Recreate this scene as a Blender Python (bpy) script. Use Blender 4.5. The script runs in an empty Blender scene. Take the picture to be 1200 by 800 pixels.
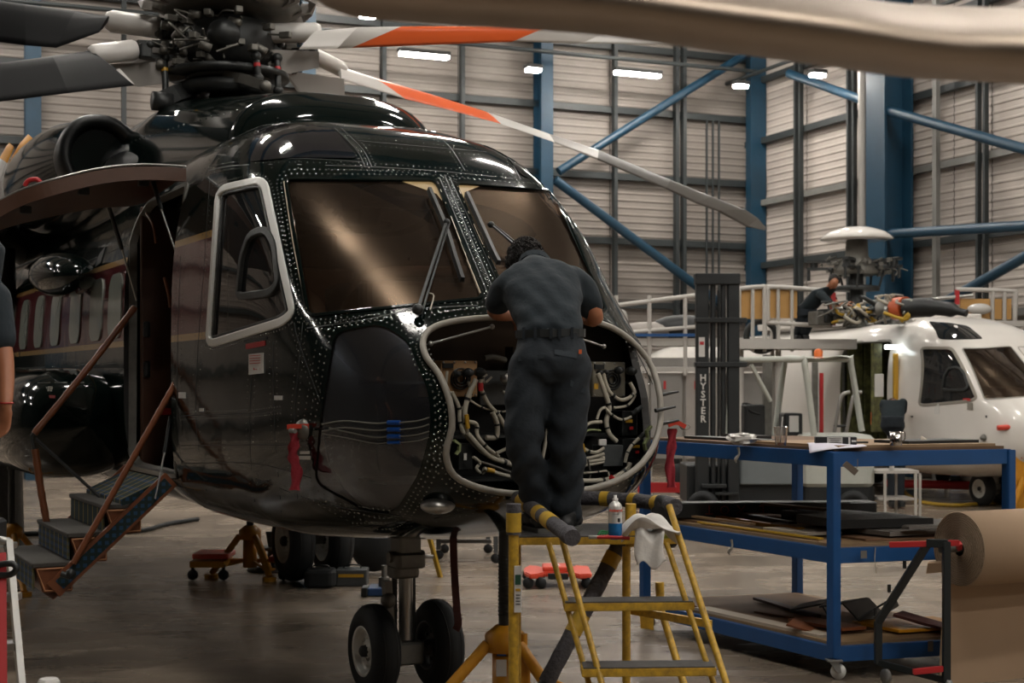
import bpy, bmesh, math, random
from mathutils import Vector, Matrix, Euler
from mathutils.bvhtree import BVHTree
from mathutils.geometry import delaunay_2d_cdt, tessellate_polygon
random.seed(7)
R = math.radians
C = bpy.context.scene.collection
V = Vector
# ------------------------------------------------------------------ camera
FP, HZ, EYE = 1700.0, 448.0, 1.95          # focal length in pixels, horizon row, eye height
cd = bpy.data.cameras.new('camera'); cam = bpy.data.objects.new('camera', cd); C.objects.link(cam)
cam.location = (0, 0, EYE); cam.rotation_euler = (R(90), 0, 0)
cd.sensor_width = 36; cd.lens = FP * 36 / 1200; cd.shift_y = (HZ - 400) / 1200
cd.dof.use_dof = True; cd.dof.focus_distance = 8.0; cd.dof.aperture_fstop = 4.5
cd.clip_start = .05; cd.clip_end = 400
sc = bpy.context.scene; sc.camera = cam
sc.view_settings.view_transform = 'Standard'; sc.view_settings.look = 'None'
sc.view_settings.exposure = 0.12; sc.view_settings.gamma = 1; sc.view_settings.use_curve_mapping = False
sc.cycles.max_bounces = 7; sc.cycles.diffuse_bounces = 3; sc.cycles.glossy_bounces = 4
sc.cycles.transparent_max_bounces = 12; sc.cycles.transmission_bounces = 4
sc.cycles.caustics_reflective = False; sc.cycles.caustics_refractive = False
sc.cycles.sample_clamp_indirect = 4
sc.cycles.use_denoising = True
# ------------------------------------------------------------------ world: dim cool fill coming in through nothing but the shell
wd = bpy.data.worlds.new('world'); sc.world = wd; wd.use_nodes = True
wd.node_tree.nodes['Background'].inputs[0].default_value = (.35, .42, .5, 1)
wd.node_tree.nodes['Background'].inputs[1].default_value = .3
LAMP = 150.0
WARM = (1.0, .90, .78)

# ------------------------------------------------------------------ helpers
def at(px, py, Y): return V(((px - 600) / FP * Y, Y, EYE + (HZ - py) / FP * Y))
def flr(px, py, z=0.0): return at(px, py, (EYE - z) * FP / (py - HZ))
def PA(l): return [at(*p) for p in l]
def lin(h):
    h = h.lstrip('#'); o = []
    for i in (0, 2, 4):
        c = int(h[i:i + 2], 16) / 255; o.append(c / 12.92 if c <= .04045 else ((c + .055) / 1.055) ** 2.4)
    return (*o, 1)
def mat(name, c, rough=.5, metal=0, coat=0, noise=0, nscale=8, bump=0, bscale=60, emit=0, spec=.5, c2=None, aniso=None, alpha=1, trans=0):
    m = bpy.data.materials.new(name); m.use_nodes = True; nt = m.node_tree; b = nt.nodes['Principled BSDF']
    c = lin(c) if isinstance(c, str) else (*c, 1)
    b.inputs['Base Color'].default_value = c; b.inputs['Roughness'].default_value = rough
    b.inputs['Metallic'].default_value = metal; b.inputs['Coat Weight'].default_value = coat
    b.inputs['Coat Roughness'].default_value = .05; b.inputs['Specular IOR Level'].default_value = spec
    b.inputs['Alpha'].default_value = alpha; b.inputs['Transmission Weight'].default_value = trans
    if emit: b.inputs['Emission Color'].default_value = c; b.inputs['Emission Strength'].default_value = emit
    if noise or bump:
        tc = nt.nodes.new('ShaderNodeTexCoord'); 
    if noise:
        n = nt.nodes.new('ShaderNodeTexNoise'); n.inputs['Scale'].default_value = nscale; n.inputs['Detail'].default_value = 6
        n.inputs['Roughness'].default_value = .65
        nt.links.new(tc.outputs['Object'], n.inputs['Vector'])
        r = nt.nodes.new('ShaderNodeValToRGB'); r.color_ramp.elements[0].position = .5 - .22; r.color_ramp.elements[1].position = .5 + .2
        if c2: d = lin(c2) if isinstance(c2, str) else (*c2, 1)
        else: d = tuple(x * (1 - noise) for x in c[:3]) + (1,)
        r.color_ramp.elements[0].color = d; r.color_ramp.elements[1].color = c
        nt.links.new(n.outputs['Fac'], r.inputs['Fac']); nt.links.new(r.outputs['Color'], b.inputs['Base Color'])
    if bump:
        n2 = nt.nodes.new('ShaderNodeTexNoise'); n2.inputs['Scale'].default_value = bscale; n2.inputs['Detail'].default_value = 4
        nt.links.new(tc.outputs['Object'], n2.inputs['Vector'])
        bp = nt.nodes.new('ShaderNodeBump'); bp.inputs['Strength'].default_value = bump; bp.inputs['Distance'].default_value = .02
        nt.links.new(n2.outputs['Fac'], bp.inputs['Height']); nt.links.new(bp.outputs['Normal'], b.inputs['Normal'])
    return m

def frame_of(d, up=None):
    d = d.normalized(); u = up or V((0, 0, 1))
    if abs(d.dot(u)) > .98: u = V((1, 0, 0)) if abs(d.x) < .9 else V((0, 1, 0))
    x = d.cross(u).normalized(); y = x.cross(d).normalized()
    return x, y
def smooth_path(pts, n=6, closed=False):
    """Catmull-Rom through pts."""
    pts = [V(p) for p in pts]; N = len(pts); out = []
    if N < 3: return pts
    segs = N if closed else N - 1
    for i in range(segs):
        if closed: a, b, c, d = pts[(i - 1) % N], pts[i], pts[(i + 1) % N], pts[(i + 2) % N]
        else: a, b, c, d = pts[max(i - 1, 0)], pts[i], pts[i + 1], pts[min(i + 2, N - 1)]
        for k in range(n):
            t = k / n
            out.append(.5 * ((2 * b) + (c - a) * t + (2 * a - 5 * b + 4 * c - d) * t * t + (3 * b - a - 3 * c + d) * t ** 3))
    if not closed: out.append(pts[-1])
    return out

class MB:
    def __init__(s, M=None): s.v = []; s.f = []; s.sm = []; s.mi = []; s.M = M; s.cur = 0
    def add(s, vs, fs, smooth=False):
        o = len(s.v); s.v += [tuple(x) for x in vs]
        for f in fs: s.f.append([i + o for i in f]); s.sm.append(smooth); s.mi.append(s.cur)
        return s
    def box(s, c, size, rot=None):
        """c centre, size full, rot Matrix/Euler tuple"""
        c = V(c); hx, hy, hz = [q / 2 for q in size]
        m = Matrix.Identity(3) if rot is None else (rot.to_3x3() if isinstance(rot, Matrix) else Euler(rot).to_matrix())
        vs = [c + m @ V((x * hx, y * hy, z * hz)) for x in (-1, 1) for y in (-1, 1) for z in (-1, 1)]
        return s.add(vs, [(0, 1, 3, 2), (4, 6, 7, 5), (0, 4, 5, 1), (2, 3, 7, 6), (0, 2, 6, 4), (1, 5, 7, 3)])
    def rbox(s, c, size, r=.02, rot=None, seg=3):
        """box with rounded vertical edges plus chamfered top and bottom"""
        c = V(c); hx, hy, hz = [q / 2 for q in size]; r = min(r, hx * .99, hy * .99, hz * .99)
        m = Matrix.Identity(3) if rot is None else (rot.to_3x3() if isinstance(rot, Matrix) else Euler(rot).to_matrix())
        def ring(inset, z):
            o = []
            for cx, cy, a0 in ((1, 1, 0), (-1, 1, 90), (-1, -1, 180), (1, -1, 270)):
                for k in range(seg + 1):
                    a = R(a0 + 90 * k / seg)
                    o.append(c + m @ V((cx * (hx - r) + (r - inset) * math.cos(a), cy * (hy - r) + (r - inset) * math.sin(a), z)))
            return o
        e = r * .45
        rs = [ring(e, -hz), ring(0, -hz + e), ring(0, hz - e), ring(e, hz)]
        n = len(rs[0]); vs = sum(rs, []); fs = [list(range(n))[::-1], [3 * n + i for i in range(n)]]
        for k in range(3):
            for i in range(n): fs.append((k * n + i, k * n + (i + 1) % n, (k + 1) * n + (i + 1) % n, (k + 1) * n + i))
        return s.add(vs, fs)
    def rod(s, p, q, r, r2=None, seg=12, cap=True, smooth=True):
        p, q = V(p), V(q); r2 = r if r2 is None else r2; x, y = frame_of(q - p)
        vs = []
        for c, rr in ((p, r), (q, r2)):
            vs += [c + x * rr * math.cos(2 * math.pi * k / seg) + y * rr * math.sin(2 * math.pi * k / seg) for k in range(seg)]
        fs = [(k, k + seg, (k + 1) % seg + seg, (k + 1) % seg) for k in range(seg)]
        s.add(vs, fs, smooth)
        if cap:
            s.add(vs[:seg], [list(range(seg))]); s.add(vs[seg:], [list(range(seg))[::-1]])
        return s
    def bar(s, p, q, w, h, up=None):
        """rectangular bar between two points: w sideways, h along up"""
        p, q = V(p), V(q); x, y = frame_of(q - p, up)
        vs = [c + x * a * w / 2 + y * b * h / 2 for c in (p, q) for a, b in ((-1, -1), (1, -1), (1, 1), (-1, 1))]
        return s.add(vs, [(0, 1, 2, 3), (7, 6, 5, 4), (0, 4, 5, 1), (1, 5, 6, 2), (2, 6, 7, 3), (3, 7, 4, 0)])
    def tube(s, pts, r, seg=8, closed=False, sm=0, prof=None, nrm=None, cap=True):
        """sweep along a path; r number or list; prof = list of (x,y) offsets instead of a circle; nrm = per-point up vectors"""
        pts = [V(p) for p in pts]
        if sm: pts = smooth_path(pts, sm, closed)
        N = len(pts); rr = r if isinstance(r, (list, tuple)) else [r] * N
        if len(rr) != N: rr = [rr[min(int(i * (len(rr) - 1) / max(N - 1, 1) + .5), len(rr) - 1)] for i in range(N)]
        vs = []; x = None
        for i in range(N):
            a = pts[(i - 1) % N] if (i or closed) else pts[i]; b = pts[(i + 1) % N] if (i < N - 1 or closed) else pts[i]
            d = (b - a)
            if d.length < 1e-9: d = V((0, 0, 1))
            d.normalize()
            if nrm is not None:
                y = V(nrm[i]); y = (y - d * y.dot(d)).normalized(); x = d.cross(y)
            else:
                if x is None: x, y = frame_of(d)
                else:
                    x = (x - d * x.dot(d))
                    x = x.normalized() if x.length > 1e-6 else frame_of(d)[0]
                    y = x.cross(d).normalized()
            if prof: vs += [pts[i] + x * u + y * w for u, w in prof]
            else: vs += [pts[i] + x * rr[i] * math.cos(2 * math.pi * k / seg) + y * rr[i] * math.sin(2 * math.pi * k / seg) for k in range(seg)]
        n = len(prof) if prof else seg; fs = []
        for i in range(N if closed else N - 1):
            j = (i + 1) % N
            for k in range(n): fs.append((i * n + k, i * n + (k + 1) % n, j * n + (k + 1) % n, j * n + k))
        s.add(vs, fs, prof is None)
        if cap and not closed: s.add(vs[:n], [list(range(n))[::-1]]); s.add(vs[-n:], [list(range(n))])
        return s
    def lathe(s, c, axis, prof, seg=24, smooth=True, closed_prof=False):
        """prof = [(radius, along axis)]"""
        c = V(c); d = V(axis).normalized(); x, y = frame_of(d); vs = []
        for r, h in prof:
            vs += [c + d * h + x * r * math.cos(2 * math.pi * k / seg) + y * r * math.sin(2 * math.pi * k / seg) for k in range(seg)]
        fs = []; n = len(prof)
        for i in range(n if closed_prof else n - 1):
            j = (i + 1) % n
            for k in range(seg): fs.append((i * seg + k, i * seg + (k + 1) % seg, j * seg + (k + 1) % seg, j * seg + k))
        return s.add(vs, fs, smooth)
    def ball(s, c, r, seg=12, rings=8, rot=None):
        c = V(c); r = V(r) if not isinstance(r, (int, float)) else V((r, r, r))
        m = Matrix.Identity(3) if rot is None else (rot.to_3x3() if isinstance(rot, Matrix) else Euler(rot).to_matrix())
        vs = [c + m @ V((0, 0, -r.z))]
        for i in range(1, rings):
            a = math.pi * i / rings - math.pi / 2
            vs += [c + m @ V((r.x * math.cos(a) * math.cos(2 * math.pi * k / seg), r.y * math.cos(a) * math.sin(2 * math.pi * k / seg), r.z * math.sin(a))) for k in range(seg)]
        vs.append(c + m @ V((0, 0, r.z))); fs = [(0, 1 + (k + 1) % seg, 1 + k) for k in range(seg)]
        for i in range(rings - 2):
            for k in range(seg): fs.append((1 + i * seg + k, 1 + i * seg + (k + 1) % seg, 1 + (i + 1) * seg + (k + 1) % seg, 1 + (i + 1) * seg + k))
        t = len(vs) - 1; b = 1 + (rings - 2) * seg
        fs += [(b + k, b + (k + 1) % seg, t) for k in range(seg)]
        return s.add(vs, fs, True)
    def prism(s, poly, d):
        """poly: list of 3-D points (planar), d: extrusion vector"""
        n = len(poly); poly = [V(p) for p in poly]; d = V(d)
        return s.add(poly + [p + d for p in poly], [list(range(n))[::-1], [n + i for i in range(n)]] + [(i, (i + 1) % n, n + (i + 1) % n, n + i) for i in range(n)])
    def grid(s, fn, nu, nv, smooth=True, thick=None):
        vs = [V(fn(i / nu, j / nv)) for i in range(nu + 1) for j in range(nv + 1)]
        fs = [(i * (nv + 1) + j, (i + 1) * (nv + 1) + j, (i + 1) * (nv + 1) + j + 1, i * (nv + 1) + j + 1) for i in range(nu) for j in range(nv)]
        return s.add(vs, fs, smooth)
    def mesh(s, name, mats, fix=True, bevel=0, weld=False):
        me = bpy.data.meshes.new(name); vs = s.v
        if s.M is not None: vs = [tuple(s.M @ V(v)) for v in vs]
        me.from_pydata(vs, [], s.f)
        me.polygons.foreach_set('use_smooth', s.sm); me.polygons.foreach_set('material_index', s.mi)
        for m in (mats if isinstance(mats, (list, tuple)) else [mats]): me.materials.append(m)
        if fix or bevel or weld:
            bm = bmesh.new(); bm.from_mesh(me)
            if weld: bmesh.ops.remove_doubles(bm, verts=bm.verts, dist=1e-4)
            bmesh.ops.recalc_face_normals(bm, faces=bm.faces)
            if bevel:
                es = [e for e in bm.edges if len(e.link_faces) == 2 and e.calc_face_angle(0) > R(35)]
                bmesh.ops.bevel(bm, geom=es, offset=bevel, segments=2, affect='EDGES', clamp_overlap=True)
            bm.to_mesh(me); bm.free()
        me.update(); return me
    def obj(s, name, mats, parent=None, **k):
        o = bpy.data.objects.new(name, s.mesh(name, mats, **k)); C.objects.link(o)
        if parent: o.parent = parent
        return o

def tag(o, label=None, cat=None, group=None, kind=None):
    if label: o['label'] = label
    if cat: o['category'] = cat
    if group: o['group'] = group
    if kind: o['kind'] = kind
    return o
def thing(name, label, cat, loc=(0, 0, 0), rz=0, group=None):
    o = bpy.data.objects.new(name, None); C.objects.link(o); o.location = loc; o.rotation_euler = (0, 0, rz)
    o.empty_display_size = .1
    return tag(o, label, cat, group)
def local(o):
    """world -> local matrix of a root empty (for MB(M=...))"""
    return (Matrix.Translation(o.location) @ o.rotation_euler.to_matrix().to_4x4()).inverted()
def kids(o): return [c for c in bpy.data.objects if c.parent == o]
def copy_tree(o, parent=None):
    c = o.copy(); C.objects.link(c)
    if parent: c.parent = parent
    for ch in kids(o): copy_tree(ch, c)
    return c

def text_mesh(txt, size, M, depth=.002, name='lettering', mat_=None, parent=None, squeeze=1.0, bold=0.0, vertical=False):
    """flat lettering as a mesh; M maps text plane (x right, y up, z out) to parent space"""
    cu = bpy.data.curves.new('t', 'FONT'); cu.body = txt; cu.size = size; cu.extrude = depth / 2; cu.align_x = 'CENTER'; cu.align_y = 'CENTER'
    cu.offset = bold; cu.resolution_u = 2
    if vertical: cu.space_line = .78
    t = bpy.data.objects.new('t', cu); C.objects.link(t)
    dg = bpy.context.evaluated_depsgraph_get(); me = bpy.data.meshes.new_from_object(t.evaluated_get(dg))
    bpy.data.objects.remove(t); bpy.data.curves.remove(cu)
    me.transform(M @ Matrix.Diagonal((squeeze, 1, 1, 1))); me.materials.clear(); me.materials.append(mat_)
    o = bpy.data.objects.new(name, me); C.objects.link(o)
    if parent: o.parent = parent
    return o
def basis(o, x, y, z):
    m = Matrix((x, y, z)).transposed().to_4x4(); m.translation = o; return m
def remeshed(mb, name, m, parent=None, voxel=.012, smooth=6, M=None, disp=None):
    """union of overlapping closed pieces as one continuous surface"""
    me = mb.mesh(name, m, fix=True)
    o = bpy.data.objects.new(name, me); C.objects.link(o)
    r = o.modifiers.new('r', 'REMESH'); r.mode = 'VOXEL'; r.voxel_size = voxel; r.use_smooth_shade = True
    s_ = o.modifiers.new('s', 'SMOOTH'); s_.iterations = smooth; s_.factor = .5
    dg = bpy.context.evaluated_depsgraph_get(); ev = bpy.data.meshes.new_from_object(o.evaluated_get(dg))
    o.modifiers.clear(); old = o.data; o.data = ev; bpy.data.meshes.remove(old)
    ev.materials.clear()
    for q in (m if isinstance(m, (list, tuple)) else [m]): ev.materials.append(q)
    if disp:
        n0 = [v.normal.copy() for v in ev.vertices]
        for v, n in zip(ev.vertices, n0): v.co += n * disp(v.co)
    ev.polygons.foreach_set('use_smooth', [True] * len(ev.polygons))
    if parent: o.parent = parent
    return o
# ------------------------------------------------------------------ materials
M_ = {}
def mm(k, *a, **kw): M_[k] = mat(k, *a, **kw); return M_[k]
mm('dark_paint', (.0028, .0062, .0055), .07, coat=.6, spec=.6)
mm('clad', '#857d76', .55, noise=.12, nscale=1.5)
mm('clad_lit', '#b3aaa2', .55, noise=.12, nscale=1.5)  # same cladding made lighter: stronger light on this wall put into its colour
mm('clad_dark', '#2e2d2c', .6, noise=.15, nscale=1.2)
mm('blue_steel', '#12384d', .45, noise=.25, nscale=3)
mm('grey_steel', '#2d3233', .5, noise=.2, nscale=4)
mm('mid_steel', '#74736f', .45, noise=.2, nscale=4)
mm('duct', '#8f8b86', .4, metal=.3)
mm('lamp', (1, .945, .87), .5, emit=LAMP)
mm('lampcase', '#30302f', .5)
mm('roof', '#8a8885', .7)
# floor: sealed concrete, worn, semi-gloss
def floor_mat():
    m = bpy.data.materials.new('concrete_floor'); m.use_nodes = True; nt = m.node_tree; b = nt.nodes['Principled BSDF']
    tc = nt.nodes.new('ShaderNodeTexCoord'); mp = nt.nodes.new('ShaderNodeMapping'); nt.links.new(tc.outputs['Object'], mp.inputs[0])
    def nz(sc_, det=6, ro=.6, vec=None):
        n = nt.nodes.new('ShaderNodeTexNoise'); n.inputs['Scale'].default_value = sc_; n.inputs['Detail'].default_value = det
        n.inputs['Roughness'].default_value = ro; nt.links.new(vec or mp.outputs[0], n.inputs['Vector']); return n
    mp2 = nt.nodes.new('ShaderNodeMapping'); mp2.inputs['Scale'].default_value = (.3, 1.0, 1); nt.links.new(tc.outputs['Object'], mp2.inputs[0])
    a = nz(.8); c = nz(2.2, 3, .5, vec=mp2.outputs[0]); d = nz(26, 8, .7)
    r1 = nt.nodes.new('ShaderNodeValToRGB'); r1.color_ramp.elements[0].position = .35; r1.color_ramp.elements[1].position = .68
    r1.color_ramp.elements[0].color = lin('#6e6357'); r1.color_ramp.elements[1].color = lin('#a39483')
    nt.links.new(a.outputs['Fac'], r1.inputs[0])
    r2 = nt.nodes.new('ShaderNodeValToRGB'); r2.color_ramp.elements[0].position = .38; r2.color_ramp.elements[1].position = .62
    r2.color_ramp.elements[0].color = (.80, .80, .80, 1); r2.color_ramp.elements[1].color = (1, 1, 1, 1)
    nt.links.new(c.outputs['Fac'], r2.inputs[0])
    r3 = nt.nodes.new('ShaderNodeValToRGB'); r3.color_ramp.elements[0].position = .3; r3.color_ramp.elements[1].position = .55
    r3.color_ramp.elements[0].color = (.9, .9, .9, 1); nt.links.new(d.outputs['Fac'], r3.inputs[0])
    m1 = nt.nodes.new('ShaderNodeMixRGB'); m1.blend_type = 'MULTIPLY'; m1.inputs[0].default_value = 1
    m2 = nt.nodes.new('ShaderNodeMixRGB'); m2.blend_type = 'MULTIPLY'; m2.inputs[0].default_value = 1
    nt.links.new(r1.outputs[0], m1.inputs[1]); nt.links.new(r2.outputs[0], m1.inputs[2])
    nt.links.new(m1.outputs[0], m2.inputs[1]); nt.links.new(r3.outputs[0], m2.inputs[2]); nt.links.new(m2.outputs[0], b.inputs['Base Color'])
    rr = nt.nodes.new('ShaderNodeMapRange'); rr.inputs['To Min'].default_value = .15; rr.inputs['To Max'].default_value = .36
    nt.links.new(c.outputs['Fac'], rr.inputs['Value']); nt.links.new(rr.outputs[0], b.inputs['Roughness'])
    bp = nt.nodes.new('ShaderNodeBump'); bp.inputs['Strength'].default_value = .05; bp.inputs['Distance'].default_value = .006
    nt.links.new(d.outputs['Fac'], bp.inputs['Height']); nt.links.new(bp.outputs[0], b.inputs['Normal'])
    return m
M_['floor'] = floor_mat()

# ------------------------------------------------------------------ the hangar shell
A = V((.9239, .3827, 0)); B = V((-.3827, .9239, 0)); Z = V((0, 0, 1))
CO = V((5.93, 36, 0)); HH = 12.5; LB, LR = 46.0, 50.0     # corner, height, lengths of the two seen walls
def hb(t, z, off=0): return CO - A * t - B * off + Z * z       # point on back wall, t metres left of the corner, off metres into the room
def hr(u, z, off=0): return CO - B * u - A * off + Z * z       # point on right wall
mb = MB(); cs = [CO, CO - A * LB, CO - A * LB - B * LR, CO - B * LR]
cx = sum(cs, V()) / 4; big = [cx + (c - cx) * 1.01 for c in cs]
mb.prism([c + V((0, 0, -.2)) for c in big], (0, 0, .2)); tag(mb.obj('floor', M_['floor']), 'grey polished concrete hangar floor', kind='structure')
mb = MB(); mb.prism([c + V((0, 0, HH)) for c in big], (0, 0, .2)); tag(mb.obj('ceiling', M_['roof']), kind='structure')
def profile_sheet(fn, t0, t1, z0, z1, pitch=.17, d=.018):
    """horizontally ribbed cladding sheet; fn(t,z,off)"""
    m = MB(); z = z0; pts = [(z0, 0)]
    while z < z1 - .02:
        e = min(z + pitch, z1)
        pts += [(z + (e - z) * .62, 0), (z + (e - z) * .72, d), (z + (e - z) * .92, d), (e, 0)]; z = e
    vs = []
    for zz, o in pts: vs += [fn(t0 + .012, zz, o), fn(t1 - .012, zz, o)]
    return m.add(vs, [(2 * i, 2 * i + 1, 2 * i + 3, 2 * i + 2) for i in range(len(pts) - 1)])
def wall(name, fn, posts, zs, m, length):
    w = bpy.data.objects.new(name, None); C.objects.link(w); w['kind'] = 'structure'; w['label'] = 'light grey ribbed cladding wall of the hangar with steel rails'
    b = MB(); b.add([fn(-.3, -.1, -.06), fn(length, -.1, -.06), fn(length, HH, -.06), fn(-.3, HH, -.06)], [(0, 1, 2, 3)]); b.obj('wall_lining', M_['clad_dark'], w)
    for i in range(len(posts) - 1):
        for j in range(len(zs) - 1):
            profile_sheet(fn, posts[i], posts[i + 1], zs[j] + .01, zs[j + 1] - .01).obj('cladding_panel', m, w)
    return w
zsb = [0, .77, 2.27, 3.79, 5.3, 6.83, 8.4, 9.9, 11.4, 12.5]
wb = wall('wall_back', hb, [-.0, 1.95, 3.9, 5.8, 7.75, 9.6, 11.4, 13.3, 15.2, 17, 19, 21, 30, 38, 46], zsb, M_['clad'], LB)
wr = wall('wall_right', hr, [0, 2.44, 4.57, 6.3, 7.6, 8.7, 10.5, 12.5, 20, 30, 40, 50], [0, .5, 1.8, 3.27, 4.79, 6.31, 7.82, 9.3, 10.8, 12.5], M_['clad_lit'], LR)
for nm, p, q in (('wall_left', cs[1], cs[2]), ('wall_front', cs[2], cs[3])):
    d = (q - p); n = 12; w = bpy.data.objects.new(nm, None); C.objects.link(w); w['kind'] = 'structure'
    for i in range(n):
        b = MB(); b.prism([p + d * (i / n), p + d * ((i + 1) / n) - d * .0006, p + d * ((i + 1) / n) - d * .0006 + Z * HH, p + d * (i / n) + Z * HH], d.normalized().cross(Z) * .1)
        b.obj('cladding_panel', M_['clad_dark'], w)
for z in zsb[1:-1]:
    b = MB(); b.box((0, 0, 0), (LB, .16, .15)); b.M = basis(hb(LB / 2, z, .12), A, B, Z); b.obj('wall_rail', M_['grey_steel'], wb)
for z in (.5, 1.8, 3.27, 4.79, 6.31, 7.82, 9.3, 10.8):
    b = MB(); b.box((0, 0, 0), (LR, .14, .14)); b.M = basis(hr(LR / 2, z, .12), B, A, Z); b.obj('wall_rail', M_['mid_steel'] if z in (3.27, 6.31) else M_['grey_steel'], wr)
def post(fn, wp, t, w, m, name='wall_post', off=.25, dep=.25, z1=HH):
    b = MB(); p = fn(t, 0, off); ax = A if fn is hb else B
    b.prism([p - ax * w / 2, p + ax * w / 2, p + ax * w / 2 + Z * z1, p - ax * w / 2 + Z * z1], (B if fn is hb else A) * dep); return b.obj(name, m, wp)
for t in (5.8, 11.38, 17.0, 22.8): 
    post(hb, wb, t, .30, M_['blue_steel'], 'steel_column', .62, .05); post(hb, wb, t, .30, M_['blue_steel'], 'steel_column', .2, .05); post(hb, wb, t, .05, M_['blue_steel'], 'steel_column', .6, .4)
post(hb, wb, .25, .42, M_['blue_steel'], 'steel_column', .75, .05); post(hb, wb, .25, .1, M_['blue_steel'], 'steel_column', .7, .45)
for t in (3.9, 7.75, 9.6, 13.3, 15.2): post(hb, wb, t, .09, M_['grey_steel'], off=.34, dep=.15)
for t in (2.05, 2.25): post(hb, wb, t, .09, M_['grey_steel'], off=.34, dep=.15)
for t in (1.15, 1.32, 1.49): post(hb, wb, t, .04, M_['grey_steel'], 'conduit', off=.42, dep=.04, z1=8.3)
for u in (2.36, 2.56, 4.42, 4.62, 8.6, 8.8): post(hr, wr, u, .07, M_['grey_steel'], off=.3, dep=.1)
post(hr, wr, 7.6, .12, M_['mid_steel'], off=.5, dep=.1)
post(hr, wr, 6.3, .62, M_['blue_steel'], 'steel_column', .95, .06); post(hr, wr, 6.3, .62, M_['blue_steel'], 'steel_column', .3, .06); post(hr, wr, 6.3, .08, M_['blue_steel'], 'steel_column', .9, .6)
b = MB(); b.tube([hr(5.72, HH, .8), hr(5.72, 2.9, .8), hr(6.05, 2.5, .9), hr(6.5, 2.35, .95), hr(6.9, 1.9, .95)], .12, 12, sm=4); b.obj('drain_pipe', M_['duct'], wr)
for p, q, r in ((hb(5.5, 6.8, .6), hb(.4, 10.0, .6), .10), (hb(5.6, 6.6, .6), hb(.6, 3.45, .6), .11), (hb(5.8, 9.9, .6), hb(9.7, 12.4, .6), .1)):
    b = MB(); b.rod(p, q, r); b.obj('diagonal_brace', M_['blue_steel'], wb)
for p, q in ((hr(2.6, 9.05, .6), hr(6.0, 7.7, .6)), (hr(6.4, 7.55, .8), hr(12, 5.6, .8)), (hr(6.3, 5.0, .8), hr(14, 4.55, .8)), (hr(8.3, 3.5, .8), hr(12, 4.7, .8))):
    b = MB(); b.rod(p, q, .1); b.obj('diagonal_brace', M_['blue_steel'], wr)
b = MB(); b.tube([hb(30, 9.45, .9), hb(0.4, 9.45, .9)], .05); b.obj('conduit', M_['grey_steel'], wb)
b = MB(); b.tube([hr(0, 9.3, .7), hr(9, 9.3, .7)], .05); b.obj('conduit', M_['grey_steel'], wr)
# roof beams (seen in reflections)
for k in range(9):
    b = MB(); p = CO - B * (1 + k * 5.8); b.bar(p + Z * (HH - .6), p - A * LB + Z * (HH - .6), .3, .7)
    tag(b.obj('trim_%d' % (k + 1), M_['blue_steel']), kind='structure')

# ------------------------------------------------------------------ lamps
def lamp(c, ax, L, W, label, group, small=False):
    t = thing('strip_light' if not small else 'bulkhead_light', label, 'light', (c.x, c.y, c.z), 0, group); M = local(t)
    ay = ax.cross(Z)
    b = MB(M); b.M = M @ basis(c + Z * .05, ax, ay, Z); b.rbox((0, 0, 0), (L + .06, W + .05, .09), .03); b.obj('housing', M_['lampcase'], t)
    b = MB(M); b.M = M @ basis(c - Z * .02, ax, ay, Z); b.rbox((0, 0, 0), (L, W, .07), .03); b.obj('diffuser', M_['lamp'], t)
    return t
def hz_at(px, py, Y): return at(px, py, Y)
lamp(at(497, 64, 29.5), A, 1.05, .16, 'strip lamp on the back wall seen below the orange rotor blade', 'strip lamps by the back wall')
lamp(at(747, 86, 32.3), A, 1.12, .17, 'strip lamp on the back wall to the right of the blue column', 'strip lamps by the back wall')
for px, py, Y, lb in ((625, 81, 31.5, 'small oval lamp in front of the middle blue column'), (868, 100, 33.5, 'small oval lamp in front of the corner blue column'), (431, 18, 30, 'small oval lamp above the white root of the orange blade'), (958, 87, 31, 'small oval lamp on the right wall under the metal blade')):
    lamp(at(px, py, Y), A, .32, .2, lb, 'small oval lamps', True)
for i in range(7):
    for j in range(6):
        if (i >= 4 and j >= 3) or (i in (2, 3) and j >= 3): continue
        c = CO - A * (3.5 + j * 7.2) - B * (3.4 + i * 6.6)
        lamp(V((c.x, c.y, 11.2)), A if (i + j) % 2 else A, 1.5, .3, 'strip lamp hanging under the hangar roof', 'strip lamps under the roof')
# ------------------------------------------------------------------ helicopter body surface
TB = {  # station: half width, bottom, top, exponent top, waist height
    0: (.0, 1.745, 1.755, 2.0, 1.75), .04: (.40, 1.50, 1.99, 2.1, 1.75), .2: (.70, 1.32, 2.16, 2.3, 1.75), .4: (.85, 1.21, 2.31, 2.5, 1.77),
    .6: (.94, 1.14, 2.47, 2.6, 1.78), 1.0: (1.03, 1.07, 2.76, 3.2, 1.82), 1.57: (1.09, 1.03, 3.17, 5.0, 1.86), 1.85: (1.105, 1.015, 3.38, 4.8, 1.88),
    2.2: (1.12, 1.01, 3.56, 4.3, 1.9), 2.8: (1.13, 1.0, 3.70, 3.8, 1.9), 3.3: (1.13, 1.0, 3.72, 3.8, 1.9), 4.0: (1.13, 1.0, 3.70, 4.0, 1.9), 5.0: (1.13, 1.0, 3.62, 3.8, 1.9),
    9.0: (1.13, 1.02, 3.55, 3.4, 1.9), 12.0: (1.1, 1.2, 3.45, 3.2, 2.0), 13.5: (.8, 1.8, 3.3, 2.5, 2.3), 14.5: (.5, 2.3, 3.1, 2, 2.6)}
TK = sorted(TB); TQ = [math.sqrt(k) for k in TK]
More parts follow.
